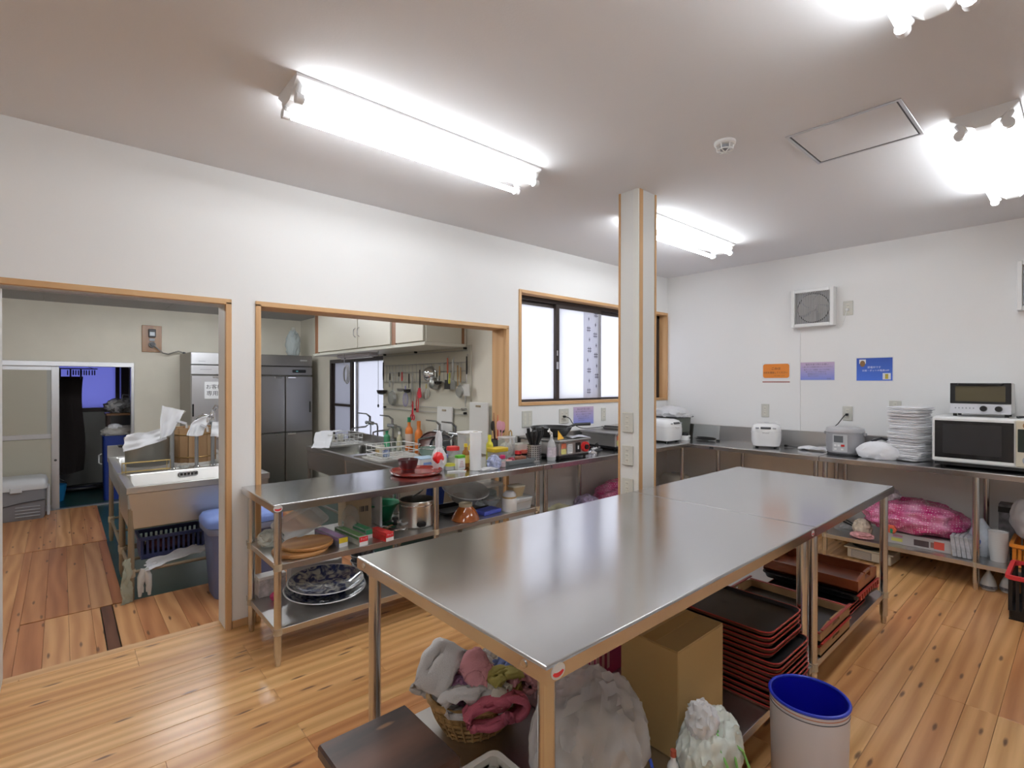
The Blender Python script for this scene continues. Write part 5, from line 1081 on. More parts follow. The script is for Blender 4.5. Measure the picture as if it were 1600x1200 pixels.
MB().box(-.12, -.15, .008, .12, .15, .085, .006).build('body', CREAM, t); MB().box(-.135, -.17, .086, .135, .17, .098, .003).build('top', CREAM, t)
gr = MB().box(-.122, -.02, .02, -.12, .12, .075).build('grille', GREY, t)
for k in range(6): MB().box(-.1235, -.015, .025 + k * .008, -.122, .115, .029 + k * .008).build('bar', CREAM, gr)
t = thing('black_pan', 'flat black pan lying on top of the beige appliance', 'pan', (4.97, 1.20, .0985)); MB().lathe([(0, 0), (.11, 0), (.135, .03), (.131, .03), (.107, .004), (0, .004)], n=28).build('pan', BLACK, t, True); MB().tube([(0, .13, .025), (0, .22, .035)], .009, 7).build('handle', BLACK, t, True)
t = thing('grey_carton', 'dark printed carton standing behind the white bag', 'box', (5.25, .40, A0)); MB().box(-.06, -.05, 0, .06, .05, .36, .003).build('carton', M('dark_print', (.20, .19, .20), .5, var=.6, vscale=16), t); MB().box(-.062, -.052, .30, .062, .052, .34).build('band', BLACK, t)
# ================================================================ under the island
SH = .1875
CARD = M('box_card', (.50, .33, .13), .75)
t = thing('cardboard_box', 'tall plain brown cardboard box under the near island table', 'box', (1.675, 1.01, SH)); bw, bd, bh = .155, .115, .362
MB().box(-bw, -bd, 0, bw, bd, bh, .003).build('carton', CARD, t)
MB().box(-bw, -.0012, bh, bw, bd - .002, bh + .003).box(-bw, -bd + .002, bh, bw, -.004, bh + .003).build('flap', CARD, t)
MB().box(-bw * .98, -.025, bh + .003, bw * .98, .025, bh + .0036).build('tape', M('tape', (.48, .30, .10), .25), t)
o = MB().prism([(.02 * math.cos(i * PI / 8), .02 * math.sin(i * PI / 8)) for i in range(16)], 0, .0006, Matrix.Translation((bw - .045, -bd - .0001, .05)) @ Matrix.Rotation(R(90), 4, 'X')).build('recycling_mark', M('card_ink', (.08, .06, .04), .7), t)
MB().prism([(.014 * math.cos(i * PI / 8), .014 * math.sin(i * PI / 8)) for i in range(16)], .0006, .001, Matrix.Translation((bw - .045, -bd - .0001, .05)) @ Matrix.Rotation(R(90), 4, 'X')).build('inner_disc', CARD, o)
lettering('段', .022, M('card_ink', (.08, .06, .04), .7), o, Matrix.Translation((bw - .045, -bd - .0014, .05)) @ Matrix.Rotation(R(90), 4, 'X'))
BLT = M('tray_black', (.010, .010, .011), .35); RDE = M('tray_red', (.34, .028, .02), .35)
def meal_tray(proto=[None]):
    if proto[0] is None:
        t = thing('meal_tray', 'x', 'tray')
        w, d = .34, .43
        loft(MB(), [ring(w - .02, d - .02, 0, .03), ring(w, d, .015, .04), ring(w - .012, d - .012, .016, .036), ring(w - .03, d - .03, .004, .03)]).build('tray', BLT, t, 50)
        loft(MB(), [ring(w + .001, d + .001, .0135, .04), ring(w + .002, d + .002, .017, .04), ring(w - .006, d - .006, .018, .038), ring(w - .008, d - .008, .0165, .037)], False, False).build('rim', RDE, t, True)
        loft(MB(), [ring(w - .018, d - .018, .001, .031), ring(w - .004, d - .004, .011, .038), ring(w - .002, d - .002, .012, .038), ring(w - .016, d - .016, .0, .031)], False, False).build('edge_band', M('tray_edge', (.17, .07, .04), .5), t, True)
        proto[0] = t; return t
    return dup(proto[0])
z = SH + .0005; k = 0; rr = random.Random(8)
for cnt, yo in ((9, .772), (5, .80)):
    for i in range(cnt):
        t = meal_tray(); t.location = (2.188 + rr.uniform(-.004, .004), yo + .217 + rr.uniform(-.004, .004), z); z += .0213
        lb = ORD[13 - k] + ' black meal tray from the top of the tall stack by the box'
        if k == 13: lb = 'topmost black meal tray on the tall stack beside cardboard box'
        elif k == 8: lb = 'black meal tray jutting out at the middle of the stack'
        tag(t, lb, 'tray', 'stacked black meal trays'); k += 1
MAH = wood('mahogany', [(.30, .085, .035), (.20, .05, .02)], grain=(10, 1.2, 10), rough=.3, knots=False, perobj=.2, coat=.3)
PALEW = wood('pale_ply', [(.42, .26, .12), (.34, .20, .09)], grain=(2, 12, 12), rough=.6, knots=False, perobj=.2)
def handled_tray(loc, w, d, h, label, mat, inner, rim=None, rz=0, thick=.012):
    t = thing('serving_tray', label, 'tray', loc, rz)
    MB().box(-w / 2, -d / 2, 0, w / 2, d / 2, .01).build('base', inner, t)
    for s_ in (-1, 1):
        MB().box(s_ * w / 2 - (thick if s_ > 0 else 0), -d / 2, .0, s_ * w / 2 + (thick if s_ < 0 else 0), d / 2, h * .75, .001).build('long_side', mat, t)
        y = s_ * (d / 2 - thick / 2)
        pts = [(-w / 2 + thick, 0), (w / 2 - thick, 0), (w / 2 - thick, h * .75), (w * .3, h), (.05, h), (.05, h * .62), (-.05, h * .62), (-.05, h), (-w * .3, h), (-w / 2 + thick, h * .75)]
        a = [(-w / 2 + thick, 0), (w / 2 - thick, 0), (w / 2 - thick, h * .5), (-w / 2 + thick, h * .5)]
        e = MB().prism(a, -thick / 2, thick / 2, Matrix.Translation((0, y, 0)) @ Matrix.Rotation(R(90), 4, 'X')).build('end', mat, t)
        for q in ([(-w / 2 + thick, h * .5), (-.05, h * .5), (-.05, h * .85), (-w * .2, h), (-w / 2 + thick, h * .75)], [(.05, h * .5), (w / 2 - thick, h * .5), (w / 2 - thick, h * .75), (w * .2, h), (.05, h * .85)], [(-.055, h * .84), (.055, h * .84), (.055, h), (-.055, h)]):
            MB().prism(q, -thick / 2, thick / 2, Matrix.Translation((0, y, 0)) @ Matrix.Rotation(R(90), 4, 'X')).build('grip', mat, e)
        if rim:
            for yy in (s_ * d / 2 - .004,): MB().box(-w / 2, yy - .006, h - .002, w / 2, yy + .006, h + .003).build('painted_edge', rim, t)
            MB().box(s_ * w / 2 - .008, -d / 2, h * .75 - .001, s_ * w / 2 + .008, d / 2, h * .75 + .003).build('painted_edge', rim, t)
    return t
zz = SH
for k in range(2): handled_tray((2.80, 1.06, zz), .42, .50, .062, ('lower pale-sided tray with black inside under far table', 'upper pale-sided tray with black inside under far table')[k], PALEW, BLT, RDE); zz += .064
zz = SH
for k in range(3):
    t = meal_tray(); t.location = (3.285, 1.06, zz); tag(t, ('lowest red-edged black tray under the mahogany tray', 'middle red-edged black tray under the mahogany tray', 'top red-edged black tray under the mahogany tray')[k], 'tray', 'black trays under the mahogany tray'); zz += .0205
t = thing('serving_tray', 'red and black chequered edge tray directly under mahogany tray', 'tray', (3.415, 1.08, zz + .002)); tub(.38, .50, .035, .006, .03, .01, lip=.008).build('tray', BLT, t, True)
for i in range(9):
    MB().box(-.18 + i * .042, -.262, .012, -.158 + i * .042, -.252, .035).build('red_check', RDE, t)
MB().box(-.20, -.259, .034, .20, -.245, .040, .002).build('edge', RDE, t)
zz += .041
handled_tray((3.43, 1.085, zz + .002), .36, .50, .085, 'mahogany serving tray with handle holes topmost under far table', MAH, MAH)
t = thing('lacquer_bowl', 'black bowl with red inside at the far table corner', 'bowl', (3.56, .905, SH), 0); MB().lathe([(0, 0), (.045, 0), (.048, .012), (.085, .05), (.09, .065)], n=28).build('body', BLT, t, True); MB().lathe([(.09, .065), (.085, .066), (.078, .05), (.04, .018), (0, .014)], n=28).build('inside', M('bowl_red', (.60, .05, .04), .3), t, True)
# white bags at the near corner
BAGF = M('thin_bag_film', (.80, .80, .81), .3, alpha=.42, bump=.5, bscale=18)
t = thing('plastic_bag', 'large white plastic bag full of things at near table corner', 'bag', (1.22, 1.02, SH)); MB().blob((0, 0, .15), (.185, .15, .19), 81, .13, 2.4, 5, 0.0, 1.0, (1.6, 1.6, .6)).build('bag', BAGF, t, True)
MB().blob((.02, 0, .12), (.13, .10, .11), 82, .2, 2, 4, 0.01).build('contents', M('bag_contents', (.55, .52, .47), .8, var=.5, vscale=14), t, True)
MB().blob((-.13, -.15, .05), (.07, .06, .05), 83, .3, 2.2, 4, 0.0).build('loose_film', CLEAR, t, True)
MB().cbox((.05, -.155, .06), (.10, .003, .06), .1, .001, rx=R(-20)).build('printed_sheet', M('printed_white', (.66, .66, .68), .5, var=.3, vscale=40), t)
MB().cbox((.05, -.159, .085), (.10, .002, .004), .1, rx=R(-20)).build('red_line', RED, t); MB().cbox((.11, -.15, .10), (.012, .003, .035), .1, rx=R(-20)).build('blue_tab', M('tab_blue', (.03, .08, .5), .4), t)
t = thing('plastic_bag', 'white and green shopping bag in front of cardboard box', 'bag', (1.53, .79, SH)); GBAG = M('white_green_film', (.66, .70, .64), .35, var=.3, vscale=10)
MB().blob((0, 0, .095), (.125, .08, .115), 85, .12, 2.4, 5, 0.0, 1.0, (1.8, 1.8, .5)).build('bag', GBAG, t, True); MB().blob((-.05, .0, .21), (.045, .04, .05), 86, .28, 2.5, 4).build('knot', BAGW, t, True)
for k in range(3): MB().tube([(-.05 + .01 * k, -.035, .19), (-.06 + .05 * k, -.085, .12), (-.07 + .07 * k, -.095, .05)], .004, 5).build('green_stripe', M('stripe_green', (.22, .55, .15), .4), t, True)
MB().tube([(-.02, -.03, .205), (.04, -.04, .17), (.09, -.03, .13)], .005, 5).build('red_stripe', M('stripe_red', (.55, .06, .14), .4), t, True)
bottle('small_bottle', 'small white bottle with red cap between the two plastic bags', (1.40, .84, SH), .13, .018, WHITE, M('cap_brick', (.45, .09, .05), .4), PAPER)
t = thing('gift_box', 'magenta and white box behind the big white bag', 'box', (1.80, 1.42, SH))
MB().box(-.10, -.06, 0, .10, .06, .20, .003).build('box', M('magenta_card', (.36, .03, .12), .5), t); MB().box(-.102, -.062, .13, .03, .062, .202, .003).build('lid', M('mauve_card', (.45, .30, .38), .5), t)
# basket of towels
WICK = M('wicker', (.42, .25, .09), .6, var=.4, vscale=30)
t = thing('wicker_basket', 'oval wicker basket filled with small towels under near table', 'basket', (1.15, 1.50, SH))
sx, sy = 1.0, .84
prof = [(.125, .002), (.135, .02), (.15, .045), (.163, .07), (.172, .095), (.178, .115)]
MB().lathe([(0, 0), (.125, 0), (.125, .006), (0, .006)], n=28, sx=sx, sy=sy).build('base', WICK, t, True)
for i, (r, z_) in enumerate(prof):
    for s2 in (0, 1): MB().tube([((r + .004 * math.sin(j * PI * 14 / 28 * 2 + s2 * PI)) * sx * math.cos(j * PI / 28), (r + .004 * math.sin(j * PI + s2 * PI)) * sy * math.sin(j * PI / 28), z_ + .006 + .011 * s2) for j in range(56)], .0058, 5, True).build('weave', WICK, t, True)
for j in range(28):
    q = j * PI / 14; MB().tube([(r * sx * math.cos(q), r * sy * math.sin(q), z_) for r, z_ in prof], .0048, 5).build('stake', WICK, t, True)
MB().tube([(.182 * sx * math.cos(j * PI / 24), .182 * sy * math.sin(j * PI / 24), .132 + .003 * math.sin(j * 2.2)) for j in range(48)], .011, 7, True).build('rim', WICK, t, True)
TG = M('grey_towel', (.62, .60, .59), .95, bump=.3, bscale=220); TP = M('pink_towel', (.76, .36, .40), .95, bump=.3, bscale=220); TR = M('rose_towel', (.60, .14, .20), .95, bump=.3, bscale=220); TB = M('blue_towel', (.18, .24, .50), .95, bump=.3, bscale=220); TY = M('olive_towel', (.42, .36, .10), .95, bump=.3, bscale=220); TW = M('cream_towel', (.66, .61, .53), .95, bump=.3, bscale=220); TBG = M('bluegrey_towel', (.32, .34, .40), .95, bump=.3, bscale=220); TMV = M('mauve_towel', (.40, .20, .34), .95, bump=.3, bscale=220)
def small_towel(c, d, rot, mat, lb, seed, p=0):
    """a face cloth folded over once: two soft layers joined by a round fold"""
    w, l, h = d[0] / 2, d[1], d[2]; k = h * .5
    path = [(-w, 0, -k * .9), (-w * .4, 0, -k), (w * .5, 0, -k), (w - k, 0, -k), (w - k * .3, 0, -k * .6), (w, 0, 0), (w - k * .3, 0, k * .6), (w - k, 0, k), (w * .4, 0, k * 1.15), (-w * .3, 0, k), (-w * .95, 0, k * .5), (-w * 1.12, 0, -k * .2)]
    o = drape(MB(), path, (0, 1, 0), l, h * .44, seed, .014, 40, 12).build('small_towel', mat, None, 'all'); o.location = c; o.rotation_euler = [R(a) for a in rot]; tag(o, lb, 'towel', 'small towels in the wicker basket')
zb = SH + .125
small_towel((1.055, 1.585, zb + .065), (.17, .13, .06), (12, -14, 25), TG, 'big light grey towel at the back left of the basket', 1)
small_towel((1.13, 1.595, zb + .045), (.10, .07, .05), (20, 20, -10), TBG, 'blue-grey towel behind the light grey towel', 2)
small_towel((1.075, 1.49, zb + .02), (.09, .07, .04), (0, 10, 20), TMV, 'mauve towel peeping from under the light grey towel', 3)
small_towel((1.055, 1.43, zb + .022), (.15, .08, .045), (-12, 6, -22), TG, 'grey towel at the left front of the basket', 4)
small_towel((1.14, 1.475, zb + .06), (.075, .12, .055), (35, 0, 15), TP, 'pink towel standing in the middle of the basket', 5)
small_towel((1.205, 1.53, zb + .05), (.09, .09, .05), (10, 10, -30), TG, 'grey towel right of the standing pink towel', 6)
small_towel((1.255, 1.50, zb + .045), (.12, .07, .045), (0, 0, 25), TW, 'cream towel at the right back of the basket', 7)
small_towel((1.245, 1.445, zb + .055), (.11, .07, .035), (0, 0, 10), TB, 'blue towel on the right side of the basket', 8)
small_towel((1.20, 1.395, zb + .055), (.10, .07, .04), (0, 6, -5), TY, 'olive yellow striped towel at the front right of basket', 9)
small_towel((1.155, 1.375, zb + .025), (.08, .07, .04), (10, 0, 30), TW, 'cream and olive rolled towel at the basket front', 10)
small_towel((1.26, 1.385, zb + .035), (.07, .06, .045), (20, 0, -20), TP, 'small pink towel at the right rim of basket', 11)
small_towel((1.115, 1.345, zb + .0), (.19, .06, .05), (-10, 4, -14), TR, 'rose red towel draped along the basket front', 12)
crate('plastic_crate', 'white plastic crate rim at the near table corner', (.93, 1.10, SH), .18, .27, .10, M('crate_white', (.66, .63, .57), .45), M('crate_white', (.66, .63, .57), .45), bars=10)
crate('plastic_crate', 'pink plastic crate behind the wicker basket', (1.56, 1.50, SH), .42, .30, .17, M('crate_pink', (.66, .42, .46), .45), M('crate_pink', (.66, .42, .46), .45), bars=12)
# stool and bin
DST = wood('dark_stool_wood', [(.125, .055, .034), (.022, .010, .008)], grain=(2.2, 9, 9), rough=.4, knots=True, perobj=0, kcol=(.26, .13, .06), axis='X', ksc=(2.5, 9, 9))
t = thing('wooden_stool', 'dark stained wooden stool beside the near island leg', 'stool', (.68, 1.27, 0))
MB().box(-.148, -.15, .395, .128, .15, .432, .006).build('seat', DST, t)
for x in (-.11, .09):
    for y in (-.11, .11): MB().cbox((x, y, .198), (.04, .04, .394), 0, .004).build('leg', DST, t)
for y in (-.11, .11): MB().box(-.09, y - .012, .15, .07, y + .012, .19).build('stretcher', DST, t)
t = thing('waste_bin', 'white round waste bin with bright blue inside on floor', 'bin', (1.945, .645, 0))
r = .122; WB_ = M('bin_white', (.72, .72, .78), .35)
MB().lathe([(0, 0), (r - .012, 0), (r - .008, .006), (r, .352), (r - .003, .352), (r - .011, .008), (0, .008)], n=48).build('shell', WB_, t, True)
MB().lathe([(r - .0035, .350), (r - .0115, .010), (0, .010), (0, .012), (r - .013, .012), (r - .006, .350)], n=48).build('inside', M('bin_blue', (.006, .008, .42), .35), t, True)
MB().tube([((r - .001) * math.cos(i * PI / 24), (r - .001) * math.sin(i * PI / 24), .354) for i in range(48)], .0055, 7, True).build('rim', M('bin_blue_rim', (.02, .04, .50), .3), t, True)
for z_, c_ in ((.337, (.55, .22, .14)), (.325, (.10, .12, .16))): MB().lathe([(r - .0003, z_), (r + .0006, z_), (r + .0006, z_ + .003), (r - .0003, z_ + .003)], n=48).build('painted_ring', M('ring_%d' % int(c_[0] * 100), c_, .4), t, True)
# ================================================================ old kitchen: refrigerators on the far wall
def fridge(x0, label, st, ctrl=False):
    w, y0, z0, z1 = .765, 7.60, S, 1.82
    t = thing('refrigerator', label, 'refrigerator', (x0 + w / 2, y0, z0), 0, 'steel refrigerators'); h = z1 - z0; a = w / 2
    MB().box(-a, .045, .10, a, .80, h, .004).build('body', M('fridge_side', (.40, .38, .34), .5), t)
    MB().box(-a, 0, h - .155, a, .045, h, .004).build('grille_panel', st, t)
    MB().box(-a, 0, h - .285, a, .045, h - .165, .004).build('control_panel', st, t)
    for (xa, xb) in ((-a, -.003), (.003, a)):
        for (za, zb) in ((.12, .865), (.875, h - .30)):
            d = MB().box(xa + .002, -.02, za, xb - .002, .043, zb, .006).build('door', st, t)
            hx = xb - .04 if xa < -.1 else xa + .04
            MB().box(hx - .012, -.032, zb - .03, hx + .10 * (-1 if xa < -.1 else 1), -.019, zb - .008, .003).build('handle', CHROME, d)
            if zb > 1: MB().cbox((xa + (.02 if xa < -.1 else .34), -.026, za + .35), (.018, .014, .16), 0, .004).build('hinge_cover', BLACK, d)
    for x in (-a + .05, a - .05):
        for y in (.08, .74): MB().cyl((x, y, 0), (x, y, .10), .022, n=10).build('foot', STD, t, True)
    MB().box(-a + .02, .04, h - .162, a - .02, .044, h - .158).build('gap', BLACK, t)
    if ctrl:
        MB().box(.10, -.006, h - .25, .29, .001, h - .205, .008).build('display', BLACK, t); MB().box(.15, -.0068, h - .235, .18, -.006, h - .22).build('readout', M('readout', (.2, .6, .6), .3), t)
        MB().box(.21, -.004, h - .08, .31, .001, h - .062, .002).build('badge', M('badge', (.6, .6, .6), .3), t)
    else:
        MB().box(-.30, -.004, h - .12, -.22, .001, h - .11).build('badge', GREY, t); MB().box(-.28, -.004, h - .225, -.15, .001, h - .215).build('badge', GREY, t)
    MB().box(-a - .004, .12, .9, -a, .19, 1.02).build('notice_plate', M('plate_white', (.6, .6, .55), .5), t)
    return t
fl_ = fridge(1.243, 'bright steel refrigerator with a white paper notice, seen through the doorway', M('steel_fridge_bright', (.56, .56, .58), .36, 1))
fridge(2.012, 'steel refrigerator with black display and dark reflection put into its colour, seen through the passage', STD, True)  # darker reflection put into the steel colour
t = thing('paper_notice', 'white paper notice taped on the bright refrigerator', 'poster', (1.50, 7.578, 1.33)); MB().box(-.11, -.002, -.11, .11, 0, .11).build('sheet', PAPER, t)
lettering('お客様', .065, INK, t, fm(.0, .04)); lettering('専用', .07, INK, t, fm(-.02, -.045))
t = thing('breaker_board', 'brown wooden board with switch and socket on the far wall', 'switch board', (.925, YF, 2.02)); MB().box(-.11, -.02, -.18, .11, 0, .18, .003).build('board', wood('brown_board', [(.32, .15, .05), (.24, .10, .03)], grain=(10, 10, 1.5), knots=False, perobj=.2), t)
MB().box(-.04, -.06, .02, .04, -.02, .13, .006).build('breaker', DGREY, t); MB().box(-.028, -.063, .04, .028, -.06, .09, .002).build('breaker_window', M('pale_window', (.55, .6, .66), .3), t); MB().cyl((0, -.02, -.08), (0, -.06, -.08), .04, n=18).build('socket', BLACK, t, True); MB().cyl((0, -.06, -.08), (0, -.085, -.08), .024, n=14).build('plug', DGREY, t, True)
MB().box(-.03, -.035, -.03, .03, -.02, .005, .002).build('terminal', GREY, t)
t = thing('power_lead', 'grey cable swinging from breaker board to bright refrigerator', 'cord', (.94, YF - .06, 1.93)); MB().tube([(0, 0, 0), (.05, -.02, -.05), (.10, -.03, -.10), (.16, -.03, -.115), (.22, -.03, -.09), (.28, -.03, -.07), (.34, -.03, -.09)], .009, 6).build('wire', M('cable_grey', (.22, .21, .19), .6), t, True); MB().cyl((.33, -.03, -.088), (.36, -.03, -.095), .014, n=10).build('gland', DGREY, t)
t = thing('cooler_box', 'grey cooler box with white lid in front of the sliding door', 'cooler', (-.45, 8.16, S)); MB_ = M('cooler_grey', (.22, .22, .24), .45)
loft(MB(), [ring(.58, .36, 0, .03), ring(.62, .40, .05, .04), ring(.64, .42, .36, .04)]).build('body', MB_, t, 50); loft(MB(), [ring(.66, .44, .362, .05), ring(.67, .45, .41, .05), ring(.63, .41, .47, .05), ring(.56, .34, .485, .04)]).build('lid', M('cooler_white', (.62, .62, .64), .4), t, 50)
MB().box(.02, -.235, .34, .12, -.20, .40, .006).build('latch', M('cooler_white', (.62, .62, .64), .4), t); MB().box(.322, -.06, .02, .35, .10, .37, .008).build('handle', M('cooler_white', (.62, .62, .64), .4), t)
for k in range(4): MB().box(.06, -.212, .06 + k * .035, .27 - k * .0, -.20, .07 + k * .035, .003).build('rib', GREY, t)
MB().tube([(-.31, -.207, .08), (-.1, -.212, .18), (.1, -.213, .22), (.31, -.213, .24)], .006, 6).build('groove', DGREY, t, True)
# ---------------------------------------------------------------- double sink stand seen through the doorway
SK = M('steel_sink', (.56, .55, .53), .33, 1); PIPE = M('galvanised', (.36, .37, .38), .4, .7)
LEGB = M('stained_leg', (.30, .23, .15), .45, .4)
def sink_stand(name, label, x0, x1, y0, y1, z, depth, splash=None, basins=1, apron=True, axis='X', legm=LEGB, group='steel sink stands'):
    t = thing(name, label, 'sink', ((x0 + x1) / 2, (y0 + y1) / 2, S), 0, group); a, b = (x1 - x0) / 2, (y1 - y0) / 2; h = z - S
    for i in range(basins):
        if axis == 'X': xa, xb, ya, yb = -a + i * 2 * a / basins, -a + (i + 1) * 2 * a / basins, -b, b
        else: xa, xb, ya, yb = -a, a, -b + i * 2 * b / basins, -b + (i + 1) * 2 * b / basins
        cx, cy, w, d = (xa + xb) / 2, (ya + yb) / 2, xb - xa - .001, yb - ya - .001; r = .05
        loft(MB(), [ring(w - .01, d - .01, h - .05, 0, cx, cy, 0), ring(w, d, h - .05, 0, cx, cy, 0), ring(w, d, h, 0, cx, cy, 0)], True, False) if 0 else None
        mb = MB()
        rs = [ring(w - .03, d - .03, h - depth, .03, cx, cy, 4), ring(w - .012, d - .012, h - .05, .012, cx, cy, 4), ring(w, d, h - .045, .004, cx, cy, 4), ring(w, d, h - .002, .004, cx, cy, 4), ring(w - .006, d - .006, h, .004, cx, cy, 4), ring(w - .10, d - .12, h - .004, .03, cx, cy, 4), ring(w - .12, d - .14, h - .02, .04, cx, cy, 4), ring(w - .15, d - .17, h - depth + .03, .05, cx, cy, 4), ring(w - .30, d - .30, h - depth + .012, .03, cx, cy, 4)]
        loft(mb, rs); o = mb.build('basin', SK, t, 45)
        MB().lathe([(0, .014), (.035, .014), (.045, .018), (.05, .013)], (cx, cy, h - depth), 20).build('drain', CHROME, o, True)
        if axis == 'X':
            oy = cy + d / 2 - .078
            MB().box(cx - .075, oy - .003, h - .062, cx + .075, oy, h - .022, .01).build('overflow_plate', CHROME, o)
            for k in range(5): MB().box(cx - .055 + k * .026, oy - .0045, h - .052, cx - .037 + k * .026, oy - .003, h - .032).build('overflow_slot', BLACK, o)
    for x in (-a + .03, a - .03):
        for y in (-b + .03, b - .03):
            o = MB().cyl((x, y, .04), (x, y, h - .046), .02, n=12).build('leg', legm, t, True); MB().lathe([(0, 0), (.014, 0), (.018, .04), (0, .04)], (x, y, 0), 10).build('foot', legm, o, True)
            MB().cyl((x, y, .19), (x, y, .245), .026, n=12).build('joint', JOINT, o, True)
    for y in (-b + .03, 0, b - .03): MB().cyl((-a + .03, y, .225), (a - .03, y, .225), .012, n=8).build('rail', legm, t, True)
    for x in (-a + .03, a - .03): MB().cyl((x, -b + .03, .215), (x, b - .03, .215), .012, n=8).build('rail', legm, t, True)
    if splash:
        for s_ in splash: MB().box(s_[0] - (x0 + x1) / 2, s_[1] - (y0 + y1) / 2, h - .005, s_[2] - (x0 + x1) / 2, s_[3] - (y0 + y1) / 2, s_[4] - S, .003).build('splashback', SK, t)
    return t
sink_stand('sink_stand', 'front steel sink stand with deep apron seen through the doorway', .345, 1.30, 4.51, 5.25, .686, .30)
sink_stand('sink_stand', 'rear steel sink stand carrying the big pot and wooden tub', .345, 1.30, 5.262, 6.50, .690, .20, splash=[(.345, 6.47, 1.30, 6.50, .80)])
t = thing('stock_pot', 'big aluminium stock pot under a white towel at the rear sink', 'pot', (.585, 5.62, .6915)); MB().lathe([(0, 0), (.158, 0), (.165, .01), (.167, .235), (.175, .245), (.172, .252), (.160, .248), (.16, .012), (0, .010)], n=36).build('body', M('pot_worn', (.42, .41, .38), .42, .8), t, True); MB().tube([(-.165, -.05, .18), (-.205, -.04, .185), (-.205, .04, .185), (-.165, .05, .18)], .009, 7).build('handle', BLACK, t, True)
MB().lathe([(0, .275), (.09, .27), (.172, .257), (.172, .253), (0, .256)], n=36).build('lid', M('pot_worn', (.42, .41, .38), .42, .8), t, True)
TUBW = wood('tub_wood', [(.40, .25, .13), (.30, .17, .08)], grain=(14, 14, 1.4), rough=.7, knots=False, perobj=.1)
t = thing('wooden_tub', 'tall tan wooden steaming tub behind the faucets', 'tub', (.955, 5.66, .6915)); nst = 14
for k in range(nst):
    q = k * 2 * PI / nst; MB().cbox((.165 * math.cos(q), .165 * math.sin(q), .16), (.02, .073, .32), q, .002).build('stave', TUBW, t)
MB().lathe([(0, .02), (.155, .02), (.155, .03), (0, .03)], n=28).build('base', TUBW, t, True)
for z_ in (.05, .26): MB().tube([(.178 * math.cos(i * PI / 16), .178 * math.sin(i * PI / 16), z_) for i in range(32)], .006, 6, True).build('hoop', M('brass_hoop', (.30, .18, .06), .4, .6), t, True)
# standing faucets of the front sink with towels over them
def faucet(loc, rz, label, h=.34, ball=True, reach=.22, group='standing faucets', zb=.0):
    t = thing('faucet', label, 'faucet', loc, rz, group)
    MB().cyl((0, 0, 0), (0, 0, h), .015, n=12).build('pipe', PIPE, t, True); MB().lathe([(0, 0), (.026, 0), (.026, .01), (.016, .016), (0, .016)], n=14).build('flange', CHROME, t, True)
    if ball: MB().blob((0, 0, h + .012), (.026, .026, .026), 1, 0, 1, 3).build('ball_joint', PIPE, t, True)
    b_ = MB().cyl((0, .0, h + .02), (0, 0, h + .10), .022, .018, 12).build('body', CHROME, t, True)
    MB().tube([(0, 0, h + .05), (0, -reach * .5, h + .075), (0, -reach, h + .06), (0, -reach, h + .025)], .011, 8).build('spout', CHROME, t, True)
    MB().tube([(0, 0, h + .10), (.0, .01, h + .13), (.03, -.05, h + .165), (.06, -.10, h + .16), (.03, -.06, h + .12)], .007, 7).build('lever', CHROME, b_, True)
    return t
faucet((.715, 5.215, .687), R(20), 'left standing faucet with ball joint under a white towel')
faucet((.895, 5.215, .687), R(12), 'middle standing faucet behind the front sink', .30)
faucet((1.02, 5.215, .687), R(-20), 'right standing faucet behind the front sink', .38)
def towel(name, path, wdir, width, label, seed, amp=.012, flare=.0, mat=None, group='white towels at the kitchen sinks', th=.006):
    o = drape(MB(), path, wdir, width, th, seed, amp, 34, 14, flare).build(name, mat or TOWEL, None, True); tag(o, label, 'towel', group); return o
def cloth_quad(label, p00, p10, p11, p01, seed, amp=.02, bulge=.04, th=.006, mat=None, group='white towels at the kitchen sinks', name='draped_towel'):
    a, b, c, d = (Vector(p) for p in (p00, p10, p11, p01)); nn = (b - a).cross(d - a).normalized()
    def f(u, v):
        p = (a.lerp(b, u)).lerp(d.lerp(c, u), v); q = Vector((u * 3.2, v * 3.2, seed * 2.7))
        return p + nn * (bulge * math.sin(PI * u) * math.sin(PI * (.2 + .6 * v)) + amp * noise.noise(q) + amp * .5 * math.sin(u * 11 + v * 4 + seed)) + (b - a) * (.05 * noise.noise(q + Vector((4, 4, 4)))) + (d - a) * (.06 * noise.noise(q + Vector((8, 1, 4))))
    o = MB().sheet(f, 22, 22, th).build(name, mat or TOWEL, None, True); return tag(o, label, 'towel', group)
QA = cloth_quad('white towel hung over the left standing faucet', (.612, 5.10, .965), (.69, 5.12, 1.0), (.80, 5.15, 1.19), (.635, 5.13, 1.235), 1, .014, -.03)
cloth_quad('white towel spread over the big stock pot', (.385, 5.37, .845), (.70, 5.40, .935), (.705, 5.44, 1.03), (.42, 5.42, .99), 2, .018, -.03)
cloth_quad('white towel over the middle standing faucet', (.80, 5.06, .985), (.91, 5.08, .975), (1.0, 5.11, 1.16), (.85, 5.10, 1.10), 3, .016, -.03)
cloth_quad('white towel hanging at the right edge of the doorway', (.97, 5.02, .97), (1.12, 5.04, .95), (1.14, 5.06, 1.11), (.99, 5.06, 1.09), 4, .014, -.02)
BRASS = M('brass_wire', (.50, .36, .14), .35, .8)
t = thing('wire_rack', 'brass wire shelf rack standing along the front sink', 'rack', (.535, 5.222, .6875))
for z_ in (.012, .085): MB().tube([(-.165, -.02, z_), (.165, -.02, z_), (.165, .02, z_), (-.165, .02, z_)], .003, 5, True).build('wire_loop', BRASS, t, True)
for x in (-.165, -.14, .14, .165): MB().cyl((x, -.02, 0), (x, -.02, .085), .003, n=6).build('upright', BRASS, t)
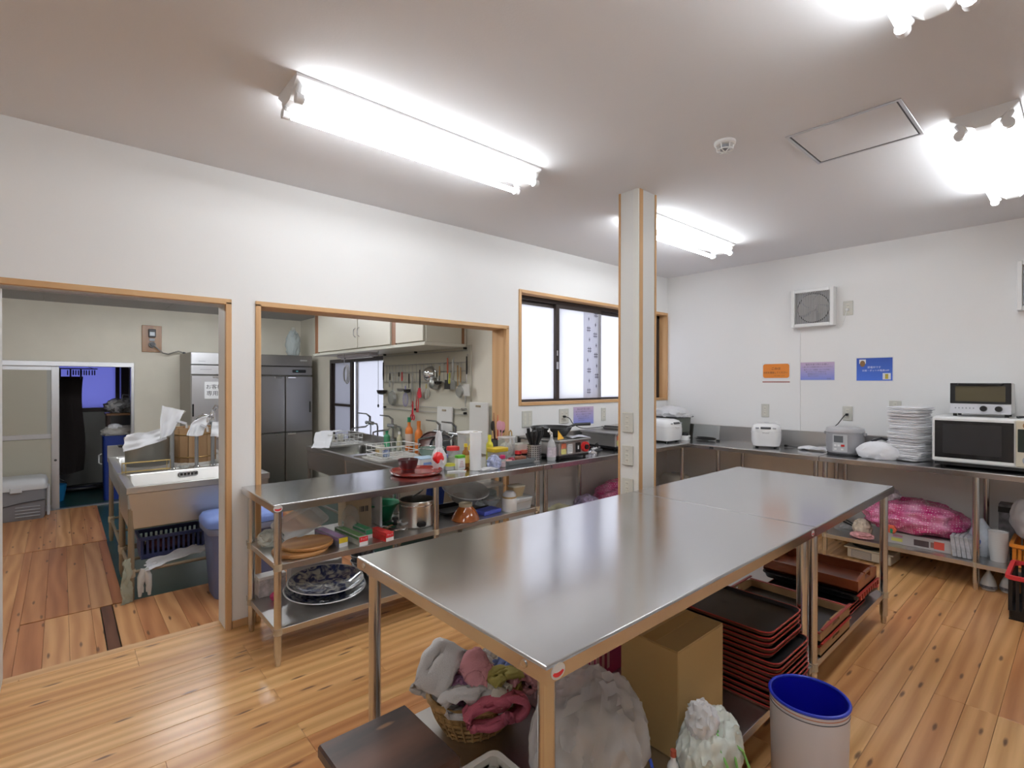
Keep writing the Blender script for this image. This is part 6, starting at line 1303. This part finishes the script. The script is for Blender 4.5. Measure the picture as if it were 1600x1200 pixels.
t = thing('soap_dish', 'white patterned soap dish between the standing faucets', 'dish', (.80, 5.215, .6875)); MB().lathe([(0, 0), (.03, 0), (.052, .03), (.048, .03), (.028, .006), (0, .006)], n=20, sy=.45).build('dish', M('dish_lace', (.6, .6, .58), .5, var=.3, vscale=50), t, True); pillow((0, 0, .032), (.06, .022, .03), 3, 1, .05).build('sponge', M('sponge', (.55, .5, .42), .9), t, True)
t = thing('bottle_holder', 'small dark bottle at the right of the standing faucets', 'bottle', (1.09, 5.215, .6875)); MB().lathe([(0, 0), (.02, 0), (.022, .07), (.012, .10), (.012, .13), (0, .13)], n=14).build('body', M('dark_violet', (.06, .04, .07), .3), t, True); MB().lathe([(.0221, .02), (.0225, .03), (.0225, .06), (.0221, .065)], n=14).build('label', PAPER, t, True)
NB = M('navy_basket', (.035, .05, .15), .45)
crate('plastic_crate', 'navy blue basket with red things under the front sink', (.66, 4.88, S + .24), .44, .28, .17, NB, NB, bars=13)
pillow((.66, 4.88, S + .24 + .070), (.33, .19, .10), 3, 3, .07).build('basket_contents', M('dark_mix', (.10, .02, .03), .6, var=.8, vscale=18), None, True); o = bpy.data.objects['basket_contents']; o.name = 'cloth_heap'; tag(o, 'dark heap with red cloth inside the navy basket', 'cloth')
towel('floor_cloth', [(.46, 4.56, S + .245), (.60, 4.62, S + .26), (.75, 4.66, S + .27), (.90, 4.70, S + .275)], (.1, 1, .12), .16, 'white floor cloth spread on the rail under the front sink', 7, .02, group='cloths under the front sink')
towel('floor_cloth', [(.92, 4.60, S + .25), (1.0, 4.62, S + .26), (1.1, 4.66, S + .262)], (0, 1, .1), .15, 'pink floor cloth on the rail next to blue bin', 8, .014, mat=TP, group='cloths under the front sink')
towel('floor_cloth', [(.345, 4.505, S + .02), (.345, 4.50, S + .10), (.343, 4.495, S + .2), (.347, 4.505, S + .33)], (1, .6, 0), .085, 'grey-green cloth hanging on the left leg of the front sink', 9, .012, -.5, mat=M('greygreen_cloth', (.40, .42, .33), .95), group='cloths under the front sink')
t = thing('rubber_gloves', 'pair of white gloves hanging from the rail of the front sink', 'gloves', (.45, 4.512, S + .238))
for s_ in (-1, 1):
    MB().tube([(s_ * .0, 0, 0), (s_ * .018, -.006, -.05), (s_ * .026, -.006, -.12), (s_ * .028, -.004, -.19)], [.026, .026, .018, .010], 9).build('glove', M('glove_white', (.62, .62, .60), .6), t, True)
    MB().tube([(s_ * .022, -.012, -.09), (s_ * .012, -.016, -.13), (s_ * .012, -.016, -.16)], [.009, .008, .006], 7).build('finger', M('glove_white', (.62, .62, .60), .6), t, True)
BIN = M('bin_slate', (.13, .16, .30), .4); BINL = M('bin_lid_blue', (.16, .24, .56), .4)
t = thing('dust_bin', 'large slate blue bin with bright blue lid behind the wall strip', 'bin', (1.03, 4.28, S + .0215))
tub(.47, .36, .52, .006, .06, .035).build('body', BIN, t, True); loft(MB(), [ring(.50, .39, .475, .07), ring(.51, .40, .485, .07), ring(.51, .40, .52, .07), ring(.485, .375, .525, .06)], False, False).build('collar', M('bin_collar', (.22, .25, .36), .4), t, True)
loft(MB(), [ring(.52, .41, .526, .08), ring(.52, .41, .56, .08), ring(.48, .37, .59, .07), ring(.30, .2, .598, .05)]).build('lid', BINL, t, 50); MB().box(-.08, -.03, .596, .08, .03, .612, .008).build('grip', BINL, t)
# ---------------------------------------------------------------- right sink along the kitchen window
sink_stand('sink_stand', 'long steel sink along the frosted kitchen window', 2.155, 2.868, 3.93, 6.10, .690, .26, splash=[(2.868, 3.93, 2.888, 6.55, .79)], basins=2, axis='Y', legm=STD)
WIRE = M('white_wire', (.74, .74, .72), .4)
def dish_rack(x, y, w, d, label, rz=0):
    t = thing('dish_rack', label, 'dish rack', (x, y, .692), rz, 'white dish racks')
    tub(w + .04, d + .04, .022, .003, .02, .008, lip=.006).build('drip_tray', M('tray_white', (.62, .60, .57), .5), t, True)
    for z_, k in ((.04, .93), (.085, .97), (.14, 1.03)): MB().tube([(p[0], p[1], z_) for p in rrect(w * k, d * k, .02)],   .0045, 6, True).build('wire_loop', WIRE, t, True)
    for i in range(8):
        x_ = -w / 2 + .02 + i * (w - .04) / 7
        MB().tube([(x_, -d * .52, .14), (x_, -d * .46, .028), (x_, d * .46, .028), (x_, d * .52, .14)],   .003, 5).build('wire_rib', WIRE, t)
    return t
dish_rack(2.50, 5.90, .40, .36, 'white wire dish rack at the far end of the sink')
for k in range(2):
    t = thing('tumbler', ('left cream tumbler hooked on far dish rack', 'right cream tumbler hooked on far dish rack')[k], 'cup', (2.44 + .10 * k, 6.03 - .02 * k, .725)); MB().lathe([(0, 0), (.028, 0), (.036, .085), (.034, .085), (.026, .003), (0, .003)], n=18).build('cup', M('cream_cup', (.60, .58, .48), .4), t, True); MB().lathe([(.0362, .083), (.037, .0855), (.0345, .0875)], n=18).build('rim', M('cream_cup', (.60, .58, .48), .4), t, True)
towel('draped_towel', [(2.15, 5.64, .712), (2.18, 5.70, .722), (2.22, 5.76, .77), (2.27, 5.84, .862), (2.40, 5.90, .868)], (-.8, .55, 0), .19, 'white towel flowing off the far dish rack onto the sink edge', 11, .010)
dish_rack(2.42, 4.50, .42, .34, 'white wire dish rack with cups near the passage')
t = thing('tea_cup', 'blue and white patterned cup in the near dish rack', 'cup', (2.33, 4.46, .725)); MB().lathe([(0, 0), (.03, 0), (.038, .06), (.036, .06), (.028, .003), (0, .003)], n=18).build('cup', M('blue_cup', (.35, .42, .60), .3, var=.7, vscale=40), t, True); MB().lathe([(.0362, .059), (.0388, .06), (.0362, .062)], n=18).build('rim', COB, t, True)
t = thing('carton', 'cream carton in the near dish rack', 'carton', (2.33, 4.58, .725)); MB().box(-.04, -.02, 0, .04, .02, .10, .002).build('box', M('cream_cup', (.60, .58, .48), .4), t); MB().box(-.041, -.021, .03, -.02, .021, .06).build('print', M('tan_band', (.48, .33, .14), .5), t)
DKF = M('faucet_chrome', (.40, .41, .42), .25, .95)
def wall_faucet(y, label, dy=0.0):
    t = thing('wall_faucet', label, 'faucet', (2.862, y, .79), 0, 'faucets along the kitchen window')
    for k in (-.09, .09): MB().tube([(.0, k, 0), (0, k, .11), (-.01, k, .145), (-.05, k * .6, .155)], .010, 7).build('standpipe', DKF, t, True)
    b_ = MB().cyl((-.06, -.085, .155), (-.06, .085, .155), .022, n=12).build('mixer', DKF, t, True)
    MB().tube([(-.06, 0, .155), (-.10, .02 + dy, .11), (-.22, .05 + dy, .10), (-.26, .06 + dy, .09), (-.26, .06 + dy, .06)], .010, 7).build('spout', DKF, t, True)
    MB().tube([(-.06, -.01, .17), (-.06, -.01, .23), (-.10, 0, .265), (-.20, .02, .28)], [.014, .014, .009, .007], 7).build('lever', DKF, b_, True)
    return t
for y, lb in ((5.78, 'farthest faucet against the bright frosted pane'), (5.22, 'second faucet from the far end, above the green bottle'), (4.26, 'third faucet in front of the left white cutting board'), (3.74 + .25, 'nearest faucet in front of the right white cutting board')): wall_faucet(y, lb)
OB = M('orange_detergent', (.74, .20, .03), .35)
bottle('detergent_bottle', 'tall orange detergent bottle with green cap and pale label', (2.80, 4.84, .692), .37, .042, OB, GREENP, M('pale_label', (.62, .50, .42), .5), group='kitchen detergent bottles', nr=.4)
bottle('detergent_bottle', 'second orange detergent bottle with orange cap', (2.81, 4.66, .692), .34, .042, OB, OB, None, group='kitchen detergent bottles')
bottle('detergent_bottle', 'green dish soap bottle under the second faucet', (2.80, 5.34, .692), .20, .036, M('soap_green', (.10, .42, .22), .3), GREENP, None, group='kitchen detergent bottles')
bottle('detergent_bottle', 'pale yellow pump bottle between green and orange bottles', (2.80, 5.05, .692), .20, .03, M('pale_yellow', (.55, .52, .35), .4), WHITE, None, group='kitchen detergent bottles')
t = thing('round_tray', 'dark brown round tray leaning upright beside near dish rack', 'tray', (2.74, 4.30, .692), R(-40)); m_ = Matrix.Translation((0, 0, .128)) @ Matrix.Rotation(R(78), 4, 'X')
MB().lathe([(0, 0), (.12, 0), (.13, .008), (.132, .018), (.126, .018), (.118, .007), (0, .006)], n=40, mat=m_).build('plate', M('brown_lacquer', (.10, .028, .018), .3, coat=.3), t, True); MB().lathe([(.127, .0165), (.1325, .0165), (.1325, .0195), (.127, .0195)], n=40, mat=m_).build('rim', DLACQ, t, True)
t = thing('round_tray', 'black round tray leaning behind the brown one', 'tray', (2.78, 4.18, .692), R(-40)); m_ = Matrix.Translation((0, 0, .118)) @ Matrix.Rotation(R(76), 4, 'X')
MB().lathe([(0, 0), (.11, 0), (.12, .008), (.122, .018), (.117, .018), (.108, .007), (0, .006)], n=40, mat=m_).build('plate', BLACK, t, True); MB().lathe([(.118, .0165), (.1225, .0165), (.1225, .0195), (.118, .0195)], n=40, mat=m_).build('rim', DLACQ, t, True)
t = thing('glass_bowl', 'greenish glass bowl standing right of the leaning trays', 'bowl', (2.58, 4.05, .692)); MB().lathe([(0, 0), (.06, 0), (.11, .09), (.125, .14), (.12, .14), (.105, .09), (.056, .005), (0, .005)], n=30).build('bowl', M('green_glass', (.35, .50, .44), .1, alpha=.5), t, True); MB().tube([(.123 * math.cos(i * PI / 16), .123 * math.sin(i * PI / 16), .14) for i in range(32)], .004, 5, True).build('rim', CHROME, t, True)
CBW = M('cutting_board_white', (.68, .67, .64), .5)
for y0, y1, z1, lb in ((4.115, 4.375, 1.195, 'left white cutting board standing behind the sink'), (3.555, 3.83, 1.255, 'right white cutting board standing by the passage jamb')):
    t = thing('cutting_board', lb, 'cutting board', (2.868, (y0 + y1) / 2, .792), 0, 'white cutting boards'); h = z1 - .792; b_ = (y1 - y0) / 2
    MB().cbox((-.012, 0, h / 2), (.018, 2 * b_, h), 0, .004, ry=R(1)).build('board', CBW, t); MB().cbox((-.0205, 0, h - .035), (.004, .075, .018), 0, .002).build('grip_slot', M('slot_tan', (.30, .24, .16), .7), t)
# pegboard of utensils
t = thing('peg_board', 'beige board with wire rods beside the kitchen window', 'rack', (2.882, 4.70, 1.30))
MB().box(-.0, -.85, -.50, .017, .89, .49, .002).build('board', M('peg_board_beige', (.52, .49, .40), .7), t)
for z_ in (.44, .33, .245, .14, -.12, -.17): MB().cyl((-.018, -.82, z_), (-.018, .86, z_), .003, n=6).build('rod', PIPE, t, True)
for y in (-.78, .12, .82):
    for z_ in (.46, -.155): MB().cyl((-.03, y, z_), (0, y, z_), .011, n=8).build('bracket', BLACK, t, True)
for i in range(22): MB().cyl((-.019, -.80 + i * .075, .14), (-.019, -.80 + i * .075, .33), .0022, n=5).build('wire', PIPE, t)
UX = 2.838
UB = M('handle_black', (.015, .013, .012), .4); UR = M('handle_red', (.55, .04, .04), .4); UW = M('wood_handle', (.45, .28, .12), .6); SS = M('utensil_steel', (.45, .45, .43), .3, .9); URD = M('spatula_red', (.62, .02, .04), .4)
def utensil(y, z1, z0, kind, hm, mm, label, w=.07, frac=.5):
    """hangs flat against the board from height z1 down to z0"""
    t = thing('kitchen_utensil', label, 'utensil', (UX, y, z1), 0, 'utensils hanging on the peg board'); L = z1 - z0; hz = -L * frac
    MB().tube([(0, 0, .012), (.012, 0, .02), (.014, 0, .0)], .0025, 5).build('hook', PIPE, t)
    MB().tube([(0, 0, 0), (0, 0, hz * .7), (0, 0, hz)], [.007, .009, .006], 7).build('handle', hm, t, True)
    if kind == 'ladle':
        MB().cyl((0, 0, hz), (0, 0, -L + w * .6), .004, n=6).build('shaft', mm, t); MB().lathe([(w * .5, 0), (w * .42, -w * .3), (w * .2, -w * .42), (0, -w * .45), (0, -w * .4), (w * .38, -w * .26), (w * .47, 0)], (-.02, 0, -L + w * .45), 18, mat=None).build('bowl', mm, t, True)
    elif kind == 'turner':
        MB().cyl((0, 0, hz), (0, 0, -L * .72), .004, n=6).build('shaft', mm, t); MB().prism([(-w * .4, 0), (w * .4, 0), (w * .5, -L * .3), (-w * .5, -L * .3)], -.0015, .0015, Matrix.Translation((-.004, 0, -L * .70)) @ Matrix.Rotation(R(90), 4, 'Z') @ Matrix.Rotation(R(90), 4, 'X')).build('blade', mm, t)
    elif kind == 'spoon':
        MB().cyl((0, 0, hz), (0, 0, -L + w), .0045, n=6).build('shaft', mm, t); pillow((-.004, 0, -L + w * .75), (.012, w, w * 1.5), 2.3, 1, 0, 2, 3).build('head', mm, t, True)
    elif kind == 'sieve':
        MB().cyl((0, 0, hz), (0, 0, -L + w * 1.9), .004, n=6).build('shaft', mm, t); MB().tube([(-.004, w * math.cos(i * PI / 10), -L + w + w * math.sin(i * PI / 10)) for i in range(20)], .004, 5, True).build('ring', mm, t, True); MB().lathe([(w * .98, 0), (w * .8, -w * .3), (0, -w * .5)], n=20, mat=Matrix.Translation((-.004, 0, -L + w)) @ Matrix.Rotation(R(90), 4, 'Y')).build('mesh', M('sieve_mesh', (.30, .30, .28), .5, .5, alpha=.75), t, True)
    elif kind == 'whisk':
        g = []
        for k in range(5):
            a_ = k * PI / 5; MB().tube([(w * .5 * math.sin(q) * math.cos(a_) - .0, w * .5 * math.sin(q) * math.sin(a_), hz - (L * (1 - frac)) * (1 - math.cos(q)) / 2) for q in [i * PI / 8 for i in range(9)]] + [(-w * .5 * math.sin(q) * math.cos(a_), -w * .5 * math.sin(q) * math.sin(a_), hz - (L * (1 - frac)) * (1 - math.cos(q)) / 2) for q in [PI - i * PI / 8 for i in range(1, 9)]], .0018, 4).build('loop', mm, t)
    elif kind == 'tongs':
        for s_ in (-1, 1): MB().tube([(0, s_ * .004, hz * .2), (0, s_ * .022, -L * .6), (0, s_ * .012, -L)], .006, 6).build('arm', mm, t, True)
    elif kind == 'scissors':
        for s_ in (-1, 1):
            MB().tube([(-.003, s_ * .022 + .018 * math.cos(i * PI / 8), -L + .03 + .028 * math.sin(i * PI / 8)) for i in range(16)], .006, 6, True).build('finger_ring', mm, t, True); MB().tube([(-.003, s_ * .012, -L + .058), (-.003, -s_ * .006, hz * .4)], .006, 6).build('blade', mm, t, True)
    elif kind == 'masher':
        MB().prism([(-w * .25, 0), (w * .25, 0), (w * .55, -L * .3), (0, -L * .36), (-w * .55, -L * .3)], -.003, .003, Matrix.Translation((-.004, 0, hz)) @ Matrix.Rotation(R(90), 4, 'Z') @ Matrix.Rotation(R(90), 4, 'X')).build('blade', mm, t)
    return t
utensil(5.50, 1.67, 1.29, 'ladle', UB, UB, 'black slotted ladle hanging by the window edge', .12, .55)
utensil(5.34, 1.54, 1.38, 'spoon', UB, SS, 'short black-handled tool left on the board', .04)
utensil(5.27, 1.50, 1.17, 'sieve', SS, SS, 'round wire sieve at the left of the board', .085, .3)
utensil(5.13, 1.55, 1.45, 'spoon', UB, SS, 'small dark-handled peeler on the board', .03)
utensil(5.06, 1.55, 1.33, 'ladle', UR, SS, 'steel ladle with short red handle', .085, .45)
utensil(4.985, 1.40, 1.17, 'whisk', M('lilac', (.30, .28, .52), .4), M('lilac', (.30, .28, .52), .4), 'lilac whisk hanging below the ladle', .06, .35)
utensil(4.91, 1.53, 1.32, 'ladle', UB, UB, 'black-handled black ladle near the board middle', .09, .5)
utensil(4.845, 1.51, 1.17, 'tongs', SS, SS, 'long steel tongs hanging left of the red spatula', .05)
utensil(4.83, 1.24, 1.03, 'scissors', UR, URD, 'red kitchen scissors hanging low on the board', .05)
utensil(4.685, 1.57, 1.26, 'masher', UB, URD, 'black-handled spatula with bright red head', .075, .62)
utensil(4.735, 1.36, 1.12, 'tongs', SS, UR, 'red-tipped tongs beside the red spatula', .03)
utensil(4.56, 1.42, 1.26, 'whisk', M('whisk_yellow', (.60, .48, .20), .5), SS, 'yellow-handled balloon whisk under the steel bowl', .085, .3)
t = thing('mixing_bowl', 'steel mixing bowl hung on the peg board', 'bowl', (2.84, 4.50, 1.52)); m_ = Matrix.Rotation(R(-90), 4, 'Y')
MB().lathe([(.082, -.02), (.08, .0), (.066, .035), (.035, .055), (0, .06)], n=28, mat=m_).build('bowl', CHROME, t, True); MB().tube([(.02, .083 * math.cos(i * PI / 14), .083 * math.sin(i * PI / 14)) for i in range(28)], .004, 5, True).build('rim', CHROME, t, True)
t = thing('colander', 'small steel colander hung below the mixing bowl', 'colander', (2.835, 4.415, 1.425)); MB().lathe([(.062, -.02), (.06, .0), (.05, .028), (.025, .042), (0, .046)], n=24, mat=m_).build('bowl', SS, t, True); MB().tube([(.02, .063 * math.cos(i * PI / 12), .063 * math.sin(i * PI / 12)) for i in range(24)], .0035, 5, True).build('rim', SS, t, True)
utensil(4.31, 1.60, 1.41, 'ladle', UW, UB, 'wooden-handled black ladle right of the bowl', .08, .5)
utensil(4.17, 1.675, 1.37, 'turner', M('handle_vermilion', (.60, .12, .06), .4), UB, 'black turner with long red handle', .10, .5)
utensil(4.135, 1.53, 1.42, 'spoon', M('handle_lime', (.45, .46, .05), .4), M('handle_lime', (.45, .46, .05), .4), 'short lime-yellow tool beside the red-handled turner', .035)
utensil(4.075, 1.66, 1.37, 'turner', SS, SS, 'plain steel turner on the right half of board', .075, .5)
utensil(4.0, 1.60, 1.33, 'spoon', UW, UW, 'pale wooden spoon right of the steel turner', .045, .5)
utensil(3.955, 1.58, 1.29, 'sieve', UW, SS, 'wooden-handled skimmer behind the white turner', .06, .5)
utensil(3.855, 1.68, 1.31, 'turner', UB, M('turner_white', (.60, .58, .54), .5), 'large white perforated turner with black handle', .115, .45)
utensil(3.875, 1.31, 1.17, 'ladle', SS, SS, 'small steel ladle hanging under the white turner', .06, .5)
# upper cabinet on the window wall
CABW = M('cabinet_cream', (.60, .57, .48), .5); CABD = wood('cabinet_edge', [(.28, .12, .05), (.20, .08, .03)], grain=(12, 12, 1.5), rough=.5, knots=False, perobj=.1)
t = thing('wall_cupboard', 'cream cupboard with brown uprights above the sink', 'cupboard', (2.434, 5.27, 1.80)); y0, y1 = -1.34, 1.34
MB().box(.012, y0, .0, .458, y1, .60, .003).build('carcass', CABW, t)
MB().box(-.006, y0, -.03, .46, y1, .0, .003).build('bottom_board', M('cabinet_base', (.62, .60, .52), .5), t)
for a, b in ((6.44 - 5.27, 6.56 - 5.27), (4.46 - 5.27, 4.54 - 5.27)): MB().box(.0, a, .0, .012, b, .60).build('upright', CABD, t)
MB().box(.40, y0 - .002, .0, .43, y0, .60).build('side_upright', CABD, t)
for a, b, hs in ((5.30, 6.43, 1), (4.55, 5.285, -1), (3.945, 4.45, 0)):
    d = MB().box(-.012, a - 5.27 + .004, .01, .010, b - 5.27 - .004, .59, .003).build('door', M('cabinet_door', (.64, .60, .51), .45), t)
    if hs: MB().tube([(-.012, (a if hs > 0 else b) - 5.27 + hs * .04, .13), (-.034, (a if hs > 0 else b) - 5.27 + hs * .04, .15), (-.034, (a if hs > 0 else b) - 5.27 + hs * .04, .21), (-.012, (a if hs > 0 else b) - 5.27 + hs * .04, .23)], .005, 6).build('handle', CHROME, d, True)
t = thing('under_cupboard_lamp', 'slim white lamp fixed beneath the cream cupboard', 'light', (2.62, 5.75, 1.769)); MB().box(-.05, -.45, -.035, .05, .45, 0, .006).build('housing', M('lamp_lilac', (.58, .56, .62), .4), t); MB().cyl((0, -.42, -.043), (0, .42, -.043), .012, n=8).build('tube', M('tube_off', (.7, .7, .74), .3), t, True)
MB().cyl((0, .30, -.035), (0, .30, -.05), .02, n=10).build('pull_switch', DGREY, t, True)
t = thing('pull_cord', 'thin black pull cord hanging in front of the window', 'cord', (2.50, 4.957, 1.768)); MB().cyl((0, 0, 0), (0, 0, -.56), .0025, n=6).build('cord', BLACK, t); MB().lathe([(0, -.56), (.008, -.565), (.01, -.585), (0, -.60)], n=10).build('end_knob', BLACK, t, True)
t = thing('hanging_ring', 'coiled cable ring hanging from cupboard near window edge', 'cable', (2.50, 5.815, 1.769)); MB().cyl((0, 0, 0), (0, 0, -.14), .003, n=6).build('cord', GREY, t)
for k in range(3): MB().tube([(.01 * k, -.03 + (.055 + .008 * k) * math.cos(i * PI / 10), -.24 + (.09 + .01 * k) * math.sin(i * PI / 10)) for i in range(20)], .005, 5, True).build('loop', M('cable_grey2', (.30, .29, .27), .6), t, True)
t = thing('plastic_bag', 'clear crumpled bag on top of the right refrigerator', 'bag', (2.62, 7.95, 1.8215)); MB().blob((0, 0, .17), (.09, .09, .20), 91, .2, 2, 4, 0.0).build('bag', M('bluish_film', (.60, .68, .70), .2, alpha=.55), t, True); MB().blob((0, 0, .38), (.03, .03, .05), 92, .3, 2.5, 3).build('neck', CLEAR, t, True)
# ---------------------------------------------------------------- back room beyond the sliding door
CLOTHB = M('black_brown_cloth', (.020, .014, .013), .95, bump=.3, bscale=90)
t = thing('hanging_cloth', 'long dark brown cloth pegged on a hanger in back room', 'cloth', (.0, 9.40, 0))
MB().sheet(lambda u, v: (-.30 + .54 * u + .02 * math.sin(v * 6), .025 * math.sin(u * 14) * (1 - .4 * v) + .02 * math.sin(v * 5), .20 + 1.31 * v - .05 * math.sin(u * 3) * (1 - v)), 24, 16, .004).build('cloth', CLOTHB, t, True)
for k in range(5): MB().box(-.24 + k * .11, -.02, 1.47, -.22 + k * .11, .02, 1.612, .003).build('peg', BLACK, t)
t = thing('peg_hanger', 'round clothes hanger with dangling pegs in back room', 'hanger', (.05, 9.40, 1.62))
MB().tube([(.34 * math.cos(i * PI / 14), .10 * math.sin(i * PI / 14), 0) for i in range(28)], .007, 6, True).build('ring', BLACK, t, True); MB().tube([(-.34, 0, 0), (0, 0, .0), (.34, 0, 0)], .007, 6).build('crossbar', BLACK, t)
for sx in (-1, 1): MB().cyl((sx * .30, 0, 0), (0, 0, .14), .004, n=5).build('cord', BLACK, t)
MB().cyl((0, 0, .14), (0, 0, .699), .004, n=5).build('hook', BLACK, t)
for k in range(11): MB().cbox((.02 + .029 * k, .09 * math.cos(k * 1.7), -.055), (.012, .014, .07), k, .003).build('peg', M('peg_dark', (.03, .03, .05), .5), t)
t = thing('storage_shelf', 'dark shelf with brown board at right of back room', 'shelf', (.72, 9.25, S))
for x in (-.22, .22):
    for y in (-.2, .2): MB().box(x - .018, y - .018, 0, x + .018, y + .018, 1.14 if x < 0 else 1.75).build('post', M('post_brown', (.045, .02, .015), .6), t)
MB().box(-.25, -.22, 1.115, .25, .22, 1.145, .003).build('board', wood('shelf_brown', [(.30, .14, .06), (.22, .10, .04)], knots=False, perobj=.1), t)
t = thing('net_bag', 'grey netted heap of baskets and bags on the back room shelf', 'bag', (.72, 9.22, S + 1.1465)); MB().blob((-.03, 0, .09), (.20, .14, .11), 95, .25, 2, 4, 0.0).build('net', M('net_grey', (.22, .22, .22), .7, var=.7, vscale=24), t, True); MB().blob((-.12, -.06, .10), (.11, .08, .08), 96, .25, 2, 4).build('white_bag', BAGW, t, True)
for k in range(3): MB().tube([(-.08 + .09 * k, -.12, .12), (-.06 + .09 * k, -.1, .26), (.02 + .07 * k, .0, .25), (.04 + .06 * k, .04, .13)], .006, 5).build('wire_handle', GREY, t, True)
BBX = M('deep_blue', (.012, .04, .26), .45)
t = thing('blue_container', 'tall deep blue container with white cloths at the back room entrance', 'container', (.60, 8.85, S)); tub(.36, .30, .86, .008, .03, .01, lip=.008).build('body', BBX, t, True); MB().tube([(-.19, -.06, .62), (-.22, -.05, .60), (-.22, -.05, .50), (-.19, -.06, .48)], .009, 6).build('handle', WHITE, t, True)
t = thing('cloth_heap', 'white cloths heaped on top of the blue container', 'cloth', (.60, 8.85, S + .862)); MB().blob((0, 0, .03), (.17, .13, .09), 97, .22, 2, 4, 0.0).build('cloth', M('offwhite_cloth', (.52, .50, .47), .9), t, True); MB().blob((-.05, -.03, .10), (.07, .06, .05), 98, .25, 2.4, 3).build('fold', TOWEL, t, True)
t = thing('bucket', 'small bright blue bucket behind the door post', 'bucket', (-.06, 9.1, S)); MB().lathe([(0, 0), (.09, 0), (.12, .22), (.116, .22), (.086, .006), (0, .006)], n=24).build('pail', M('sky_blue', (.02, .22, .50), .4), t, True); MB().tube([(.118 * math.cos(i * PI / 10), .0, .21 + .08 * math.sin(i * PI / 10)) for i in range(11)], .004, 5).build('handle', BLACK, t, True)
t = thing('vacuum_hose', 'black hose bundle on the green floor of back room', 'hose', (.20, 9.75, S)); MB().tube([(.3 * math.cos(i * .5) - .05 + .01 * i, .10 * math.sin(i * .5), .035 + .001 * i) for i in range(22)], .03, 8).build('hose', BLACK, t, True); MB().cyl((.30, 0, .03), (.42, .05, .04), .045, n=12).build('nozzle', DGREY, t, True)
